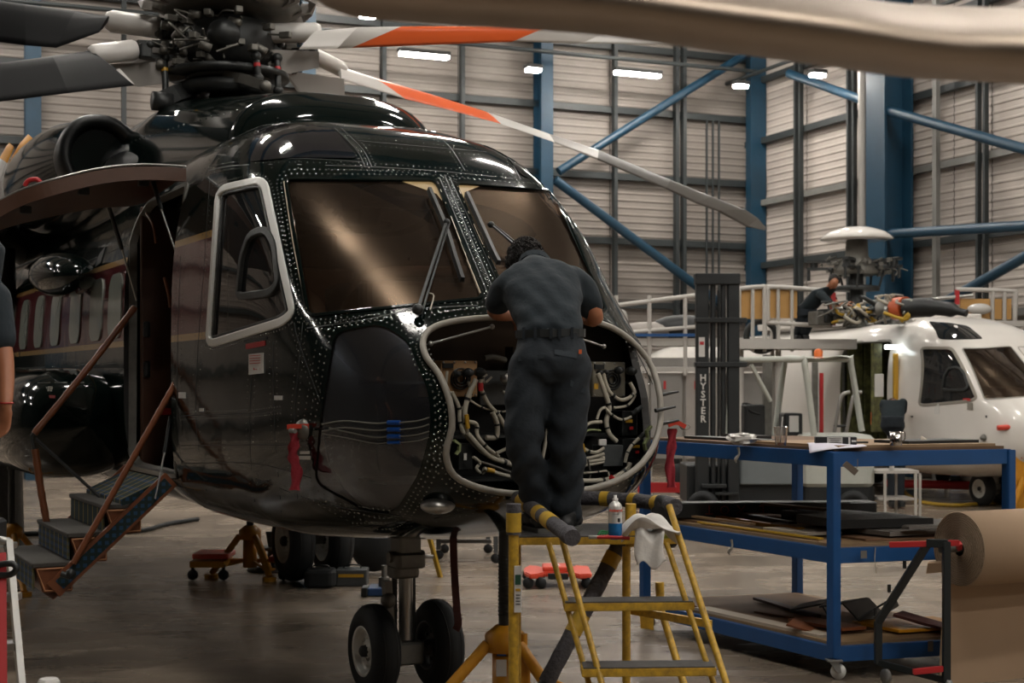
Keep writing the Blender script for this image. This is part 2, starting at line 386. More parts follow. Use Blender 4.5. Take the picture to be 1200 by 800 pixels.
def tab(s):
    q = math.sqrt(max(s, 0)); i = 0
    while i < len(TQ) - 2 and q > TQ[i + 1]: i += 1
    a, b = TQ[i], TQ[i + 1]; h = b - a; t = min(max((q - a) / h, 0), 1); o = []
    for c in range(5):
        y0, y1 = TB[TK[i]][c], TB[TK[i + 1]][c]; d = (y1 - y0) / h
        dl = (y0 - TB[TK[i - 1]][c]) / (a - TQ[i - 1]) if i else d
        dr = (TB[TK[i + 2]][c] - y1) / (TQ[i + 2] - b) if i + 2 < len(TK) else d
        m0 = 0 if dl * d <= 0 else 2 * dl * d / (dl + d); m1 = 0 if dr * d <= 0 else 2 * dr * d / (dr + d)
        if i == 0: m0 = d * 1.3 if c == 0 else (d * 1.3 if c in (1, 2) else d)
        t2, t3 = t * t, t * t * t
        o.append((2 * t3 - 3 * t2 + 1) * y0 + (t3 - 2 * t2 + t) * h * m0 + (-2 * t3 + 3 * t2) * y1 + (t3 - t2) * h * m1)
    return o
def hull(s, psi, inset=0):
    w, zb, zt, n, zm = tab(s); w = max(w - inset, .001); c, d = math.cos(psi), math.sin(psi)
    if d >= 0: h = max(zt - zm - inset, .001); nn = n
    else: h = max(zm - zb - inset, .001); nn = 2.7 + 1.5 * max(0, min(1, (s - .9) / .9)) * (1 - .5 * max(0, min(1, (s - 3.3) / .6)))
    r = ((abs(c) / w) ** nn + (abs(d) / h) ** nn) ** (-1 / nn)
    return V((-s, r * c, zm + r * d))
HEAD = R(28); NT = V((.264, 7.35, 0)); RZ = math.atan2(-math.cos(HEAD), math.sin(HEAD))
HELM = Matrix.Translation(NT) @ Matrix.Rotation(RZ, 4, 'Z'); HELI = HELM.inverted()
def hw(s, y, z): return HELM @ V((-s, y, z))
ST = [0] + [.004 * (i / 3) ** 2 for i in (1, 2, 3)] + [.004 + .05 * ((i / 8) ** 1.5) for i in range(1, 9)] + [.054 + .05 * i for i in range(1, 80)]
ST += [4.05 + .15 * i for i in range(1, 70)]
ST = [s for s in ST if s < 14.4] + [14.5]
NP = 144
def hull_mesh(inset=0, s0=0, s1=99, end=True):
    vs = []; fs = []; st = [s for s in ST if s0 <= s <= s1]
    for s in st[1:]: vs += [hull(s, 2 * math.pi * k / NP, inset) for k in range(NP)]
    n = len(st) - 1
    for i in range(n - 1):
        for k in range(NP): fs.append((i * NP + k, i * NP + (k + 1) % NP, (i + 1) * NP + (k + 1) % NP, (i + 1) * NP + k))
    vs.append(hull(st[0], 0, inset) * V((1, 0, 1)) if False else V((-st[0], 0, tab(st[0])[4]))); t = len(vs) - 1
    fs += [(t, (k + 1) % NP, k) for k in range(NP)]
    vs.append(V((-st[-1], 0, tab(st[-1])[4]))); t = len(vs) - 1
    fs += [(t, (n - 1) * NP + k, (n - 1) * NP + (k + 1) % NP) for k in range(NP)]
    return vs, fs
hv, hf = hull_mesh()
HB = BVHTree.FromPolygons(hv, hf)                       # local coordinates
# smooth point normals of the hull
_bm = bpy.data.meshes.new('h'); _bm.from_pydata([tuple(v) for v in hv], [], hf)
_b = bmesh.new(); _b.from_mesh(_bm); bmesh.ops.recalc_face_normals(_b, faces=_b.faces); _b.to_mesh(_bm); _b.free()
HN = [v.normal.copy() for v in _bm.vertices]
HP = [tuple(p.vertices) for p in _bm.polygons]; HB = BVHTree.FromPolygons(hv, HP); bpy.data.meshes.remove(_bm)
def hnorm(p):
    """smooth normal near local point p"""
    s = max(-p.x, .003); a = math.atan2(p.z - tab(s)[4], p.y); e = .03 if s > .3 else s * .08
    n = (hull(s + e, a) - hull(s - e, a)).cross(hull(s, a + .02) - hull(s, a - .02))
    if n.dot(V((.3 / (s + .3), p.y, p.z - tab(s)[4]))) < 0: n = -n
    return n.normalized()
ORG = HELI @ V((0, 0, EYE))
def cast(px, py):
    """pixel -> local point on the hull, or the nearest hull point to the ray when it misses"""
    d = (HELI.to_3x3() @ (at(px, py, 10) - V((0, 0, EYE)))).normalized()
    co, n, i, dist = HB.ray_cast(ORG, d)
    if co is None:
        best = None
        for k in range(60, 120):
            p = ORG + d * (k * .1); c2, _, _, dd = HB.find_nearest(p)
            if best is None or dd < best[0]: best = (dd, c2)
        co = best[1]
    return co
def trace(pts, closed=True, n=6, sm=True, off=0):
    """pixel outline -> dense path on the hull with normals"""
    P2 = [V((x, y, 0)) for x, y in pts]
    if sm: P2 = smooth_path(P2, n, closed)
    else:
        o = []; m = len(P2)
        for i in range(m if closed else m - 1):
            a, b = P2[i], P2[(i + 1) % m]; k = max(1, int((b - a).length / 8))
            o += [a.lerp(b, j / k) for j in range(k)]
        if not closed: o.append(P2[-1])
        P2 = o
    L = [cast(p.x, p.y) for p in P2]; N = [hnorm(p) for p in L]
    return [p + q * off for p, q in zip(L, N)], N
def rounded(pts, r, n=4):
    """round a pixel polygon's corners"""
    o = []; m = len(pts)
    for i in range(m):
        a, b, c = V((*pts[i - 1], 0)), V((*pts[i], 0)), V((*pts[(i + 1) % m], 0))
        rr = min(r, (a - b).length * .45, (c - b).length * .45)
        p, q = b + (a - b).normalized() * rr, b + (c - b).normalized() * rr
        for k in range(n + 1):
            t = k / n; v = p * (1 - t) ** 2 + b * 2 * t * (1 - t) + q * t * t; o.append((v.x, v.y))
    return o
def inside(p, poly):
    c = False; n = len(poly)
    for i in range(n):
        a, b = poly[i], poly[i - 1]
        if (a[1] > p[1]) != (b[1] > p[1]) and p[0] < (b[0] - a[0]) * (p[1] - a[1]) / (b[1] - a[1]) + a[0]: c = not c
    return c
def skin_patch(poly, step=9, off=.004, thick=0, mirror=False, fn=None):
    """pixel polygon -> curved sheet lying on the hull. Returns verts, faces"""
    cast_ = fn or cast
    pts = []; m = len(poly)
    for i in range(m):
        a, b = V((*poly[i], 0)), V((*poly[(i + 1) % m], 0)); k = max(1, int((b - a).length / step))
        pts += [(a.lerp(b, j / k).x, a.lerp(b, j / k).y) for j in range(k)]
    nb = len(pts); x0, x1 = min(p[0] for p in pts), max(p[0] for p in pts); y0, y1 = min(p[1] for p in pts), max(p[1] for p in pts)
    y = y0 + step / 2
    while y < y1:
        x = x0 + step / 2
        while x < x1:
            if inside((x, y), pts) and min((x - q[0]) ** 2 + (y - q[1]) ** 2 for q in pts) > (step * .5) ** 2: pts.append((x, y))
            x += step
        y += step
    vo, _, fo, *_ = delaunay_2d_cdt([V(p) for p in pts], [(i, (i + 1) % nb) for i in range(nb)], [], 1, 1e-5)
    L = [cast_(p.x, p.y) for p in vo]; N = [hnorm(p) for p in L]
    vs = [p + n * off for p, n in zip(L, N)]; fs = [list(f) for f in fo]
    if thick:
        k = len(vs); bd = {}
        for f in fs:
            for i in range(len(f)): e = (f[i], f[(i + 1) % len(f)]); bd[e] = 1
        vs += [p + n * (off - thick) for p, n in zip(L, N)]
        fs2 = fs + [[i + k for i in reversed(f)] for f in fs]
        for (a, b) in bd:
            if (b, a) not in bd: fs2.append([b, a, a + k, b + k])
        fs = fs2
    return vs, fs
def cutter(poly, near=.35, far=.35):
    """prism through the hull along the lines of sight of a pixel polygon, as closed geometry in local space"""
    vs = []; n = len(poly)
    for k in (0, 1):
        for x, y in poly:
            p = cast(x, y); d = (p - ORG).normalized(); vs.append(p + d * (far if k else -near))
    t = tessellate_polygon([[V((x, y, 0)) for x, y in poly]])
    fs = [list(f) for f in t] + [[i + n for i in reversed(f)] for f in t] + [(i, n + i, n + (i + 1) % n, (i + 1) % n) for i in range(n)]
    return vs, fs
def curve_normals(ob, src_rad=.012):
    """give the cut shell the smooth normals of the uncut hull"""
    me = ob.data; ln = [None] * len(me.loops)
    for p in me.polygons:
        c = p.center; co, n, idx, d = HB.find_nearest(c)
        on = d < src_rad and abs(n.dot(p.normal)) > .8
        for li in p.loop_indices:
            ln[li] = hnorm(me.vertices[me.loops[li].vertex_index].co) if on else p.normal.copy()
    me.polygons.foreach_set('use_smooth', [True] * len(me.polygons)); me.normals_split_custom_set(ln)
def shell(name, root, mats, cuts, s_in=2.9, thick=.05):
    """hollow hull with openings; material 0 outside, 1 inside"""
    vs = [tuple(v) for v in hv]; fs = list(HP)
    iv, if_ = hull_mesh(thick, .09, 9.0); o = len(vs); vs += [tuple(v) for v in iv]; nf = len(fs)
    me = bpy.data.meshes.new(name); me.from_pydata(vs, [], fs + [tuple(o + i for i in f) for f in if_])
    b = bmesh.new(); b.from_mesh(me); b.faces.ensure_lookup_table()
    bmesh.ops.recalc_face_normals(b, faces=b.faces[:nf]); bmesh.ops.recalc_face_normals(b, faces=b.faces[nf:])
    inner = b.faces[nf:]
    # inner surface must face inwards
    bmesh.ops.reverse_faces(b, faces=inner)
    for f in inner: f.material_index = 1
    b.to_mesh(me); b.free()
    for m in mats: me.materials.append(m)
    ob = bpy.data.objects.new(name, me); C.objects.link(ob)
    for c in cuts:
        cu = MB().add(*c).obj('cut', mats[1])
        md = ob.modifiers.new('b', 'BOOLEAN'); md.object = cu; md.operation = 'DIFFERENCE'; md.solver = 'EXACT'
        dg = bpy.context.evaluated_depsgraph_get(); ev = bpy.data.meshes.new_from_object(ob.evaluated_get(dg))
        ob.modifiers.clear(); old = ob.data; ob.data = ev; bpy.data.meshes.remove(old); bpy.data.objects.remove(cu)
    print('SHELL', name, len(ob.data.polygons), [m.name for m in ob.data.materials])
    if root: ob.parent = root
    curve_normals(ob); return ob
# ------------------------------------------------------------------ the dark helicopter
def livery():
    """glossy black-green with a maroon band edged in tan; band heights are fixed to the fuselage"""
    m = bpy.data.materials.new('livery_paint'); m.use_nodes = True; nt = m.node_tree; b = nt.nodes['Principled BSDF']
    tc = nt.nodes.new('ShaderNodeTexCoord'); sx = nt.nodes.new('ShaderNodeSeparateXYZ'); nt.links.new(tc.outputs['Object'], sx.inputs[0])
    def math_(op, a, b_=None, c=None):
        n = nt.nodes.new('ShaderNodeMath'); n.operation = op
        for i, v in enumerate((a, b_, c)):
            if v is None: continue
            if isinstance(v, (int, float)): n.inputs[i].default_value = v
            else: nt.links.new(v, n.inputs[i])
        return n.outputs[0]
    z = sx.outputs['Z']; x = sx.outputs['X']
    def band(lo, hi): return math_('MULTIPLY', math_('GREATER_THAN', z, lo), math_('LESS_THAN', z, hi))
    aft = math_('LESS_THAN', x, -2.3)
    full = math_('MULTIPLY', band(ZL, ZH), aft); inner = math_('MULTIPLY', band(ZL + .045, ZH - .045), aft)
    nz = nt.nodes.new('ShaderNodeTexNoise'); nz.inputs['Scale'].default_value = 2.5; nt.links.new(tc.outputs['Object'], nz.inputs[0])
    mx1 = nt.nodes.new('ShaderNodeMixRGB'); mx1.inputs[1].default_value = (.0026, .0058, .005, 1); mx1.inputs[2].default_value = lin('#a98a5c'); nt.links.new(full, mx1.inputs[0])
    mx2 = nt.nodes.new('ShaderNodeMixRGB'); nt.links.new(mx1.outputs[0], mx2.inputs[1]); mx2.inputs[2].default_value = lin('#5c2a2e'); nt.links.new(inner, mx2.inputs[0])
    nt.links.new(mx2.outputs[0], b.inputs['Base Color']); b.inputs['Roughness'].default_value = .09; b.inputs['Specular IOR Level'].default_value = .36
    b.inputs['Coat Weight'].default_value = .1; b.inputs['Coat Roughness'].default_value = .03
    # slight oil-canning of the skin so reflections wander
    n2 = nt.nodes.new('ShaderNodeTexNoise'); n2.inputs['Scale'].default_value = 3.2; n2.inputs['Detail'].default_value = 2; nt.links.new(tc.outputs['Object'], n2.inputs[0])
    bp = nt.nodes.new('ShaderNodeBump'); bp.inputs['Strength'].default_value = .12; bp.inputs['Distance'].default_value = .03
    nt.links.new(n2.outputs['Fac'], bp.inputs['Height']); nt.links.new(bp.outputs[0], b.inputs['Normal']); nt.links.new(bp.outputs[0], b.inputs['Coat Normal'])
    return m
ZL, ZH = 2.22, 2.90
M_['livery'] = livery()
mm('gloss_black', (.003, .0062, .0055), .08, coat=.1, spec=.38)
mm('inner_dark', (.012, .011, .010), .7)
mm('cabin_brown', '#4a2e1e', .45, noise=.3, nscale=3)
mm('rivet', (.34, .36, .35), .16, metal=.9)
mm('rim_white', '#dcdcd8', .35)
mm('alu', '#a5a4a0', .32, metal=.85)
mm('alu_dull', '#77756f', .5, metal=.6, noise=.3, nscale=12)
mm('gunmetal', '#393b3b', .45, metal=.5, noise=.3, nscale=15)
mm('rubber', '#16191b', .72, noise=.25, nscale=10)
mm('black_plastic', '#111415', .45)
mm('seal', '#8a857c', .45)
mm('tan_box', '#a07c55', .5, metal=.2, noise=.2, nscale=10)
mm('harness', '#a9a394', .6)
mm('harness_dark', '#5b5952', .6)
mm('yellow', '#b78c22', .5, noise=.2, nscale=20)
mm('red', '#a81f22', .5)
mm('red_cloth', '#8e2430', .85, bump=.5, bscale=30)
mm('leather', '#7a4628', .42, noise=.3, nscale=9)
mm('label_white', '#c8c6c2', .5)
mm('dark_grey_glass', (.012, .014, .018), .05, coat=.8)
def glass(name, tint, dens=.35, rough=.02, f0=1.5, smear=0.0, sc=(1, .72, .5)):
    """tinted pane: mirror-like reflection over a see-through tint"""
    m = bpy.data.materials.new(name); m.use_nodes = True; nt = m.node_tree; nt.nodes.clear()
    o = nt.nodes.new('ShaderNodeOutputMaterial'); g = nt.nodes.new('ShaderNodeBsdfGlossy'); t = nt.nodes.new('ShaderNodeBsdfTransparent')
    fr = nt.nodes.new('ShaderNodeFresnel'); fr.inputs[0].default_value = f0; mx = nt.nodes.new('ShaderNodeMixShader')
    g.inputs['Roughness'].default_value = rough; t.inputs[0].default_value = (*tint, 1); g.inputs[0].default_value = (1, .95, .9, 1)
    nt.links.new(fr.outputs[0], mx.inputs[0]); nt.links.new(t.outputs[0], mx.inputs[1]); nt.links.new(g.outputs[0], mx.inputs[2]); 
    an = nt.nodes.new('ShaderNodeBsdfGlossy'); an.inputs['Roughness'].default_value = .26; an.inputs['Color'].default_value = (*sc, 1)
    mA = nt.nodes.new('ShaderNodeMixShader'); mA.inputs[0].default_value = smear; nt.links.new(mx.outputs[0], mA.inputs[1]); nt.links.new(an.outputs[0], mA.inputs[2])
    # dusty film
    d = nt.nodes.new('ShaderNodeBsdfDiffuse'); d.inputs[0].default_value = (tint[0] * .5 + .04, tint[1] * .5 + .03, tint[2] * .5 + .03, 1); m2 = nt.nodes.new('ShaderNodeMixShader'); m2.inputs[0].default_value = dens
    nt.links.new(mA.outputs[0], m2.inputs[1]); nt.links.new(d.outputs[0], m2.inputs[2]); nt.links.new(m2.outputs[0], o.inputs[0]); return m
M_['windscreen'] = glass('windscreen', (.50, .33, .23), .015, .015, 1.55, .035)
M_['side_glass'] = glass('side_glass', (.30, .36, .40), .06, .02, 1.6)
M_['chin_glass'] = glass('chin_glass', (.55, .57, .62), .03, .02, 1.6, .06, (.75, .85, 1))

HELO = thing('helicopter', 'large glossy black-green helicopter with a maroon side band, open nose bay and open cabin door', 'helicopter', NT, RZ)
bpy.context.view_layer.update()
# pixel outlines of the openings
O_WIN_S = rounded([(334, 209), (511, 211), (567, 349), (361, 370)], 9)
O_WIN_P = rounded([(533, 214), (652, 223), (712, 366), (640, 356), (594, 350)], 8)
O_SIDE = rounded([(255, 222), (309, 210), (343, 366), (331, 377), (243, 404)], 12)
O_CHIN = rounded([(392, 389), (446, 379), (478, 399), (503, 462), (505, 500), (492, 552), (462, 602), (430, 600), (368, 566), (374, 500)], 14)
O_BAY = [(528, 379), (575, 374), (640, 374), (700, 380), (737, 400), (763, 434), (772, 482), (764, 521), (742, 549), (708, 566), (660, 575), (600, 576), (560, 569), (532, 555), (523, 530), (530, 500), (527, 470), (515, 440), (500, 420), (496, 402), (504, 388)]
O_BAY = [(p.x, p.y) for p in smooth_path([V((*p, 0)) for p in O_BAY], 3, True)]
DS0, DS1, DZ0, DZ1 = 3.31, 4.66, 1.31, 3.3
def door_outline(g=0):
    o = []
    for cx, cz, a0, r in ((DS1 - .25, DZ1 - .3, 0, .3), (DS0 + .12, DZ1 - .1, 90, .1), (DS0 + .08, DZ0 + .08, 180, .08), (DS1 - .12, DZ0 + .12, 270, .12)):
        for k in range(7):
            a = R(a0 + 15 * k); o.append((cx + (r + g) * math.cos(a), cz + (r + g) * math.sin(a)))
    return o
def side_prism(poly, y0=-1.45, y1=-.75):
    n = len(poly); t = tessellate_polygon([[V((x, y, 0)) for x, y in poly]])
    return ([V((-x, y0, z)) for x, z in poly] + [V((-x, y1, z)) for x, z in poly],
            [list(f) for f in t] + [[i + n for i in reversed(f)] for f in t] + [(i, n + i, n + (i + 1) % n, (i + 1) % n) for i in range(n)])
cuts = [cutter(O_WIN_S), cutter(O_WIN_P, .3, .25), cutter(O_SIDE, .3, .3), cutter(O_CHIN, .2, .2), cutter(O_BAY, .6, .55), side_prism(door_outline())]
FUS = shell('fuselage', HELO, [M_['livery'], M_['inner_dark']], cuts)
def patch(name, poly, m, parent, step=9, off=.004, thick=.006, fn=None):
    b = MB(); b.add(*skin_patch(poly, step, off, thick, fn=fn), smooth=True); o = b.obj(name, m, parent); me = o.data
    ns = []
    for p in me.polygons:
        for vi in p.vertices:
            n = hnorm(me.vertices[vi].co); d = n.dot(p.normal); ns.append(n if d > .5 else (-n if d < -.5 else p.normal.copy()))
    me.normals_split_custom_set(ns); return o
def strip(name, pts, m, parent, w=.02, h=.008, closed=True, sm=False, off=0, n=5):
    L, N = trace(pts, closed, n, sm, off); b = MB()
    b.tube(L, 0, closed=closed, prof=[(-w / 2, -h), (w / 2, -h), (w / 2, h * .7), (w / 2 - min(w * .2, .006), h), (-w / 2 + min(w * .2, .006), h), (-w / 2, h * .7)], nrm=N)
    return b.obj(name, m, parent)
ws = patch('windscreen', O_WIN_S, M_['windscreen'], HELO, off=-.01, thick=0)
wp = patch('windscreen', O_WIN_P, M_['windscreen'], HELO, off=-.01, thick=0)
patch('side_window', O_SIDE, M_['side_glass'], HELO, off=-.01, thick=0)
patch('chin_window', O_CHIN, M_['chin_glass'], HELO, off=-.008, thick=0)
strip('window_frame', O_SIDE, M_['rim_white'], HELO, .05, .01)
strip('window_frame', O_WIN_S, M_['gloss_black'], HELO, .022, .006)
strip('window_frame', O_WIN_P, M_['gloss_black'], HELO, .022, .006)
L, N = trace(O_BAY, True, 1, False, .012); b = MB(); b.tube(L, .017, 10, closed=True); b.obj('bay_seal', M_['seal'], HELO)
# ------------------------------------------------------------------ helicopter details (local: x = forward, y = port, z = up)
def S(s, y, z): return V((-s, y, z))
def lp(px, py, Y): return HELI @ at(px, py, Y)          # pixel + depth -> helicopter-local point
def spt(px, py, s):
    """pixel -> point on the plane at station s"""
    d = (HELI.to_3x3() @ (at(px, py, 10) - V((0, 0, EYE)))); t = (-s - ORG.x) / d.x; return ORG + d * t
H_ = HELO
# --- rivets along a traced line
RIV = MB()
def rivets(L, N, r=.0062, pitch=.036, mbx=None):
    mbx = mbx or RIV; acc = 0
    for i in range(len(L) - 1):
        a, b = L[i], L[i + 1]; d = (b - a).length
        while acc <= d and d > 1e-6:
            p = a.lerp(b, acc / d); n = N[i]; x, y = frame_of(n)
            vs = [p + x * r * math.cos(k * 1.0472) + y * r * math.sin(k * 1.0472) - n * .001 for k in range(6)]
            vs += [p + (x * math.cos(k * 1.0472) + y * math.sin(k * 1.0472)) * r * .6 + n * r * .42 for k in range(6)]
            vs.append(p + n * r * .55)
            mbx.add(vs, [(k, (k + 1) % 6, (k + 1) % 6 + 6, k + 6) for k in range(6)] + [(k + 6, (k + 1) % 6 + 6, 12) for k in range(6)], True)
            acc += pitch
        acc -= d
def grow(poly, g):
    """offset a pixel polygon outwards by g px"""
    cx_ = sum(p[0] for p in poly) / len(poly); cy = sum(p[1] for p in poly) / len(poly); o = []; m = len(poly)
    ar = sum(poly[i - 1][0] * poly[i][1] - poly[i][0] * poly[i - 1][1] for i in range(m)); sg = 1 if ar > 0 else -1
    for i in range(m):
        a, b = poly[i - 1], poly[(i + 1) % m]; dx, dy = b[0] - a[0], b[1] - a[1]; l = math.hypot(dx, dy) or 1
        o.append((poly[i][0] + sg * dy / l * g, poly[i][1] - sg * dx / l * g))
    return o
for poly, g in ((O_WIN_S, 6), (O_WIN_S, 11), (O_WIN_P, 6), (O_WIN_P, 11), (O_SIDE, 8), (O_SIDE, -4), (O_CHIN, 6), (O_CHIN, 12), (O_CHIN, 19), (O_BAY, 8), (O_BAY, 15)):
    L, N = trace(grow(poly, g), True, 1, False); rivets(L + L[:1], N + N[:1])
SEAM = MB()
def seam(pts, rows=(-4, 4), w=.006, closed=False):
    L, N = trace(pts, closed, 4, len(pts) > 2); SEAM.tube(L, 0, prof=[(-w / 2, -.002), (-w / 2, .0018), (w / 2, .0018), (w / 2, -.002)], nrm=N, closed=closed)
    for r in rows:
        q = []
        for i, p in enumerate(pts):
            a, b = pts[max(i - 1, 0)], pts[min(i + 1, len(pts) - 1)]; dx, dy = b[0] - a[0], b[1] - a[1]; l = math.hypot(dx, dy)
            q.append((p[0] - dy / l * r, p[1] + dx / l * r))
        L, N = trace(q, False, 4, len(q) > 2); rivets(L, N, .0055)
for ln in ([(521, 205), (548, 270), (584, 352)], [(515, 208), (540, 268), (575, 352)], [(527, 208), (556, 270), (592, 350)],
           [(245, 200), (290, 193), (420, 195), (530, 202), (655, 216)], [(246, 210), (240, 300), (232, 410), (230, 500), (245, 590)],
           [(212, 300), (208, 420), (210, 520), (225, 590)], [(212, 487), (290, 484), (330, 480)], [(212, 522), (300, 521), (360, 522)], [(212, 543), (300, 543), (365, 560)],
           [(295, 430), (293, 520), (300, 600)], [(320, 400), (322, 500), (330, 600)], [(355, 378), (350, 430), (345, 500), (350, 600)],
           [(360, 384), (420, 376), (490, 362), (560, 358)], [(345, 378), (350, 400), (375, 470)], [(400, 150), (425, 175), (436, 196)], [(392, 150), (418, 176), (428, 196)],
           [(480, 152), (520, 165), (545, 200)], [(565, 160), (592, 180), (610, 210)], [(300, 187), (360, 186), (425, 190)], [(420, 165), (500, 172), (570, 178)],
           [(240, 590), (330, 612), (450, 616), (560, 596)], [(300, 560), (380, 590), (470, 604)], [(690, 360), (735, 395), (765, 450)], [(240, 205), (262, 172), (300, 150), (340, 143)]):
    seam(ln)
for z in (2.1, 3.05):
    L = []; N = []
    for k in range(60):
        s = 4.8 + k * .12; co, n, i, d = HB.find_nearest(S(s, -1.3, z)); L.append(co); N.append(hnorm(co))
    rivets(L, N, .006, .06)
RIV.obj('rivets', M_['rivet'], H_)['kind'] = 'stuff'; SEAM.obj('panel_seams', M_['black_plastic'], H_)['kind'] = 'stuff'

# --- eyebrow windows on the cockpit roof
mm('eyebrow', (.010, .011, .014), .06, coat=.8)
patch('roof_window', rounded([(300, 149), (342, 146), (392, 152), (420, 186), (345, 185), (290, 190)], 8), M_['eyebrow'], H_, off=.006)
patch('roof_window', rounded([(566, 163), (612, 176), (646, 212), (612, 207), (592, 182)], 6), M_['eyebrow'], H_, off=.006)
# --- inner gold-coloured edges of the windscreen heaters
mm('gold_edge', '#9a8358', .45)
patch('heater_film', [(470, 211), (510, 212), (520, 236), (512, 226), (496, 220)], M_['gold_edge'], H_, off=-.006, thick=.001, step=6)
patch('heater_film', [(535, 216), (565, 216), (545, 224), (543, 236)], M_['gold_edge'], H_, off=-.006, thick=.001, step=6)
mm('pale_edge', '#b3a48f', .4)
for e in ([(333, 213), (345, 290), (361, 366)], [(513, 215), (540, 285), (563, 344)], [(536, 219), (560, 275), (590, 340)]): strip('window_trim', e, M_['pale_edge'], H_, .008, .006, closed=False, sm=True)
# --- inner frame and handle of the side window
strip('window_trim', grow(O_SIDE, -6), M_['black_plastic'], H_, .02, .006)
HV = rounded([(293, 275), (312, 268), (322, 285), (327, 330), (318, 343), (279, 348), (284, 300)], 8)
strip('vent_window', HV, M_['gunmetal'], H_, .045, .012, off=.004)
# --- cockpit interior
b = MB(); b.rbox(S(1.15, 0, 2.42), (.62, 1.5, .16), .05); b.rbox(S(1.4, 0, 2.25), (.35, 1.2, .4), .05); b.obj('instrument_panel', M_['inner_dark'], H_)
mm('seat_cloth', '#56504a', .8, noise=.3, nscale=20)
for y in (-.48, .48):
    b = MB(); b.rbox(S(2.25, y, 2.2), (.14, .52, .95), .06, rot=(0, R(-10), 0)); b.rbox(S(2.33, y, 2.78), (.12, .3, .24), .05); b.rbox(S(2.0, y, 1.75), (.5, .52, .16), .05)
    b.obj('pilot_seat', M_['seat_cloth'], H_)
b = MB(); b.rbox(S(1.9, 0, 3.12), (.6, .45, .12), .03); b.rbox(S(1.7, -.1, 2.7), (.03, .02, .02), .01)
b.obj('overhead_panel', M_['inner_dark'], H_)
b = MB(); b.box(S(2.95, 0, 2.3), (.04, 1.7, 2.1)); b.obj('bulkhead', mm('bulk', '#2e2622', .7), H_)
mm('glareshield', '#3a352e', .8)
b = MB(); b.tube([S(1.0, -.75, 2.3), S(.95, -.7, 2.52), S(.86, -.2, 2.56), S(.86, .2, 2.56), S(.95, .7, 2.52), S(1.0, .75, 2.3)], .035, 8, sm=5); b.obj('glareshield_hood', M_['glareshield'], H_)

# --- cabin door opening: frame, sill, interior trim
b = MB(); ol = door_outline(.0); L = []; N = []
for s, z in ol:
    co, n, i, d = HB.ray_cast(S(s, -3, z), V((0, 1, 0))); co = co or S(s, -1.1, z); L.append(co); N.append(hnorm(co))
b.tube(L, 0, closed=True, prof=[(-.018, -.05), (.018, -.05), (.018, .008), (-.018, .008)], nrm=N); b.obj('door_frame', M_['alu_dull'], H_)
b = MB(); b.box(S(4.0, -.2, 1.27), (1.9, 1.7, .06)); b.obj('cabin_floor', M_['inner_dark'], H_)
b = MB(); b.box(S(4.0, -1.07, 1.32), (1.3, .14, .03)); b.obj('door_sill', M_['alu'], H_)
for k, (y, w) in enumerate(((-.86, .32), (-.52, .3), (-.1, .46), (.4, .46))):
    b = MB(); b.rbox(S(4.62 if k < 3 else 4.6, y, 2.3), (.05, w, 1.95), .015); b.obj('trim_panel', M_['cabin_brown'], H_)
b = MB(); b.box(S(4.0, .55, 2.3), (1.4, .05, 2.0)); b.obj('trim_panel', M_['cabin_brown'], H_)
b = MB(); b.rbox(S(3.36, -.75, 2.3), (.04, .5, 1.9), .01); b.obj('trim_panel', M_['cabin_brown'], H_)
for z in (2.35, 2.05):
    b = MB(); b.rbox(S(4.585, -.98, z), (.05, .05, .12), .02); b.obj('door_hinge', M_['black_plastic'], H_)
b = MB(); b.tube([lp(172, 250, 10.9), lp(180, 265, 10.8), lp(183, 285, 10.8)], .012, 8, sm=4); b.obj('grab_handle', M_['leather'], H_)
b = MB(); b.tube([lp(193, 325, 10.6), lp(198, 345, 10.6), lp(200, 360, 10.6)], .014, 8, sm=4); b.obj('grab_handle', M_['leather'], H_)
b = MB(); b.rbox(lp(194, 482, 10.6), (.02, .09, .05), .01); b.obj('placard', M_['red'], H_)

# --- upper door half, raised
def sheet(name, rowA, rowB, m_top, m_bot, parent, th=.05, nv=8):
    """sheet between two polylines (same count)"""
    a, c = smooth_path(rowA, 6), smooth_path(rowB, 6); b = MB(); n = len(a)
    def lay(o):
        return [a[i].lerp(c[i], j / nv) + V((0, 0, o - .05 * math.sin(math.pi * j / nv) * 0)) for i in range(n) for j in range(nv + 1)]
    up, dn = lay(th), lay(0); k = nv + 1
    f1 = [(i * k + j, (i + 1) * k + j, (i + 1) * k + j + 1, i * k + j + 1) for i in range(n - 1) for j in range(nv)]
    b.cur = 0; b.add(up, f1, True); b.cur = 1; b.add(dn, f1, True)
    rim = [i * k for i in range(n)] + [(n - 1) * k + j for j in range(1, k)] + [i * k + nv for i in range(n - 2, -1, -1)] + [j for j in range(nv - 1, 0, -1)]
    vs = [up[i] for i in rim] + [dn[i] for i in rim]; q = len(rim); b.add(vs, [(i, (i + 1) % q, (i + 1) % q + q, i + q) for i in range(q)])
    return b.obj(name, [m_top, m_bot], parent)
rA = [lp(217, 206, 9.75), lp(170, 204, 9.6), lp(120, 208, 9.45), (lp(60, 222, 9.3)), lp(15, 238, 9.25), lp(-25, 262, 9.2)]
rB = [lp(170, 238, 10.9), lp(150, 242, 10.8), lp(115, 244, 10.7), lp(60, 254, 10.55), lp(5, 268, 10.4), lp(-25, 284, 10.3)]
cd_ = sheet('upper_door', rA, rB, M_['gloss_black'], mm('door_lining', '#52301e', .45, noise=.3, nscale=3), H_, .05)
b = MB(); b.tube([p + V((0, 0, -.01)) for p in rA], 0, sm=6, prof=[(-.02, -.03), (.02, -.03), (.02, .058), (-.02, .058)]); b.obj('door_edge', M_['cabin_brown'], cd_)
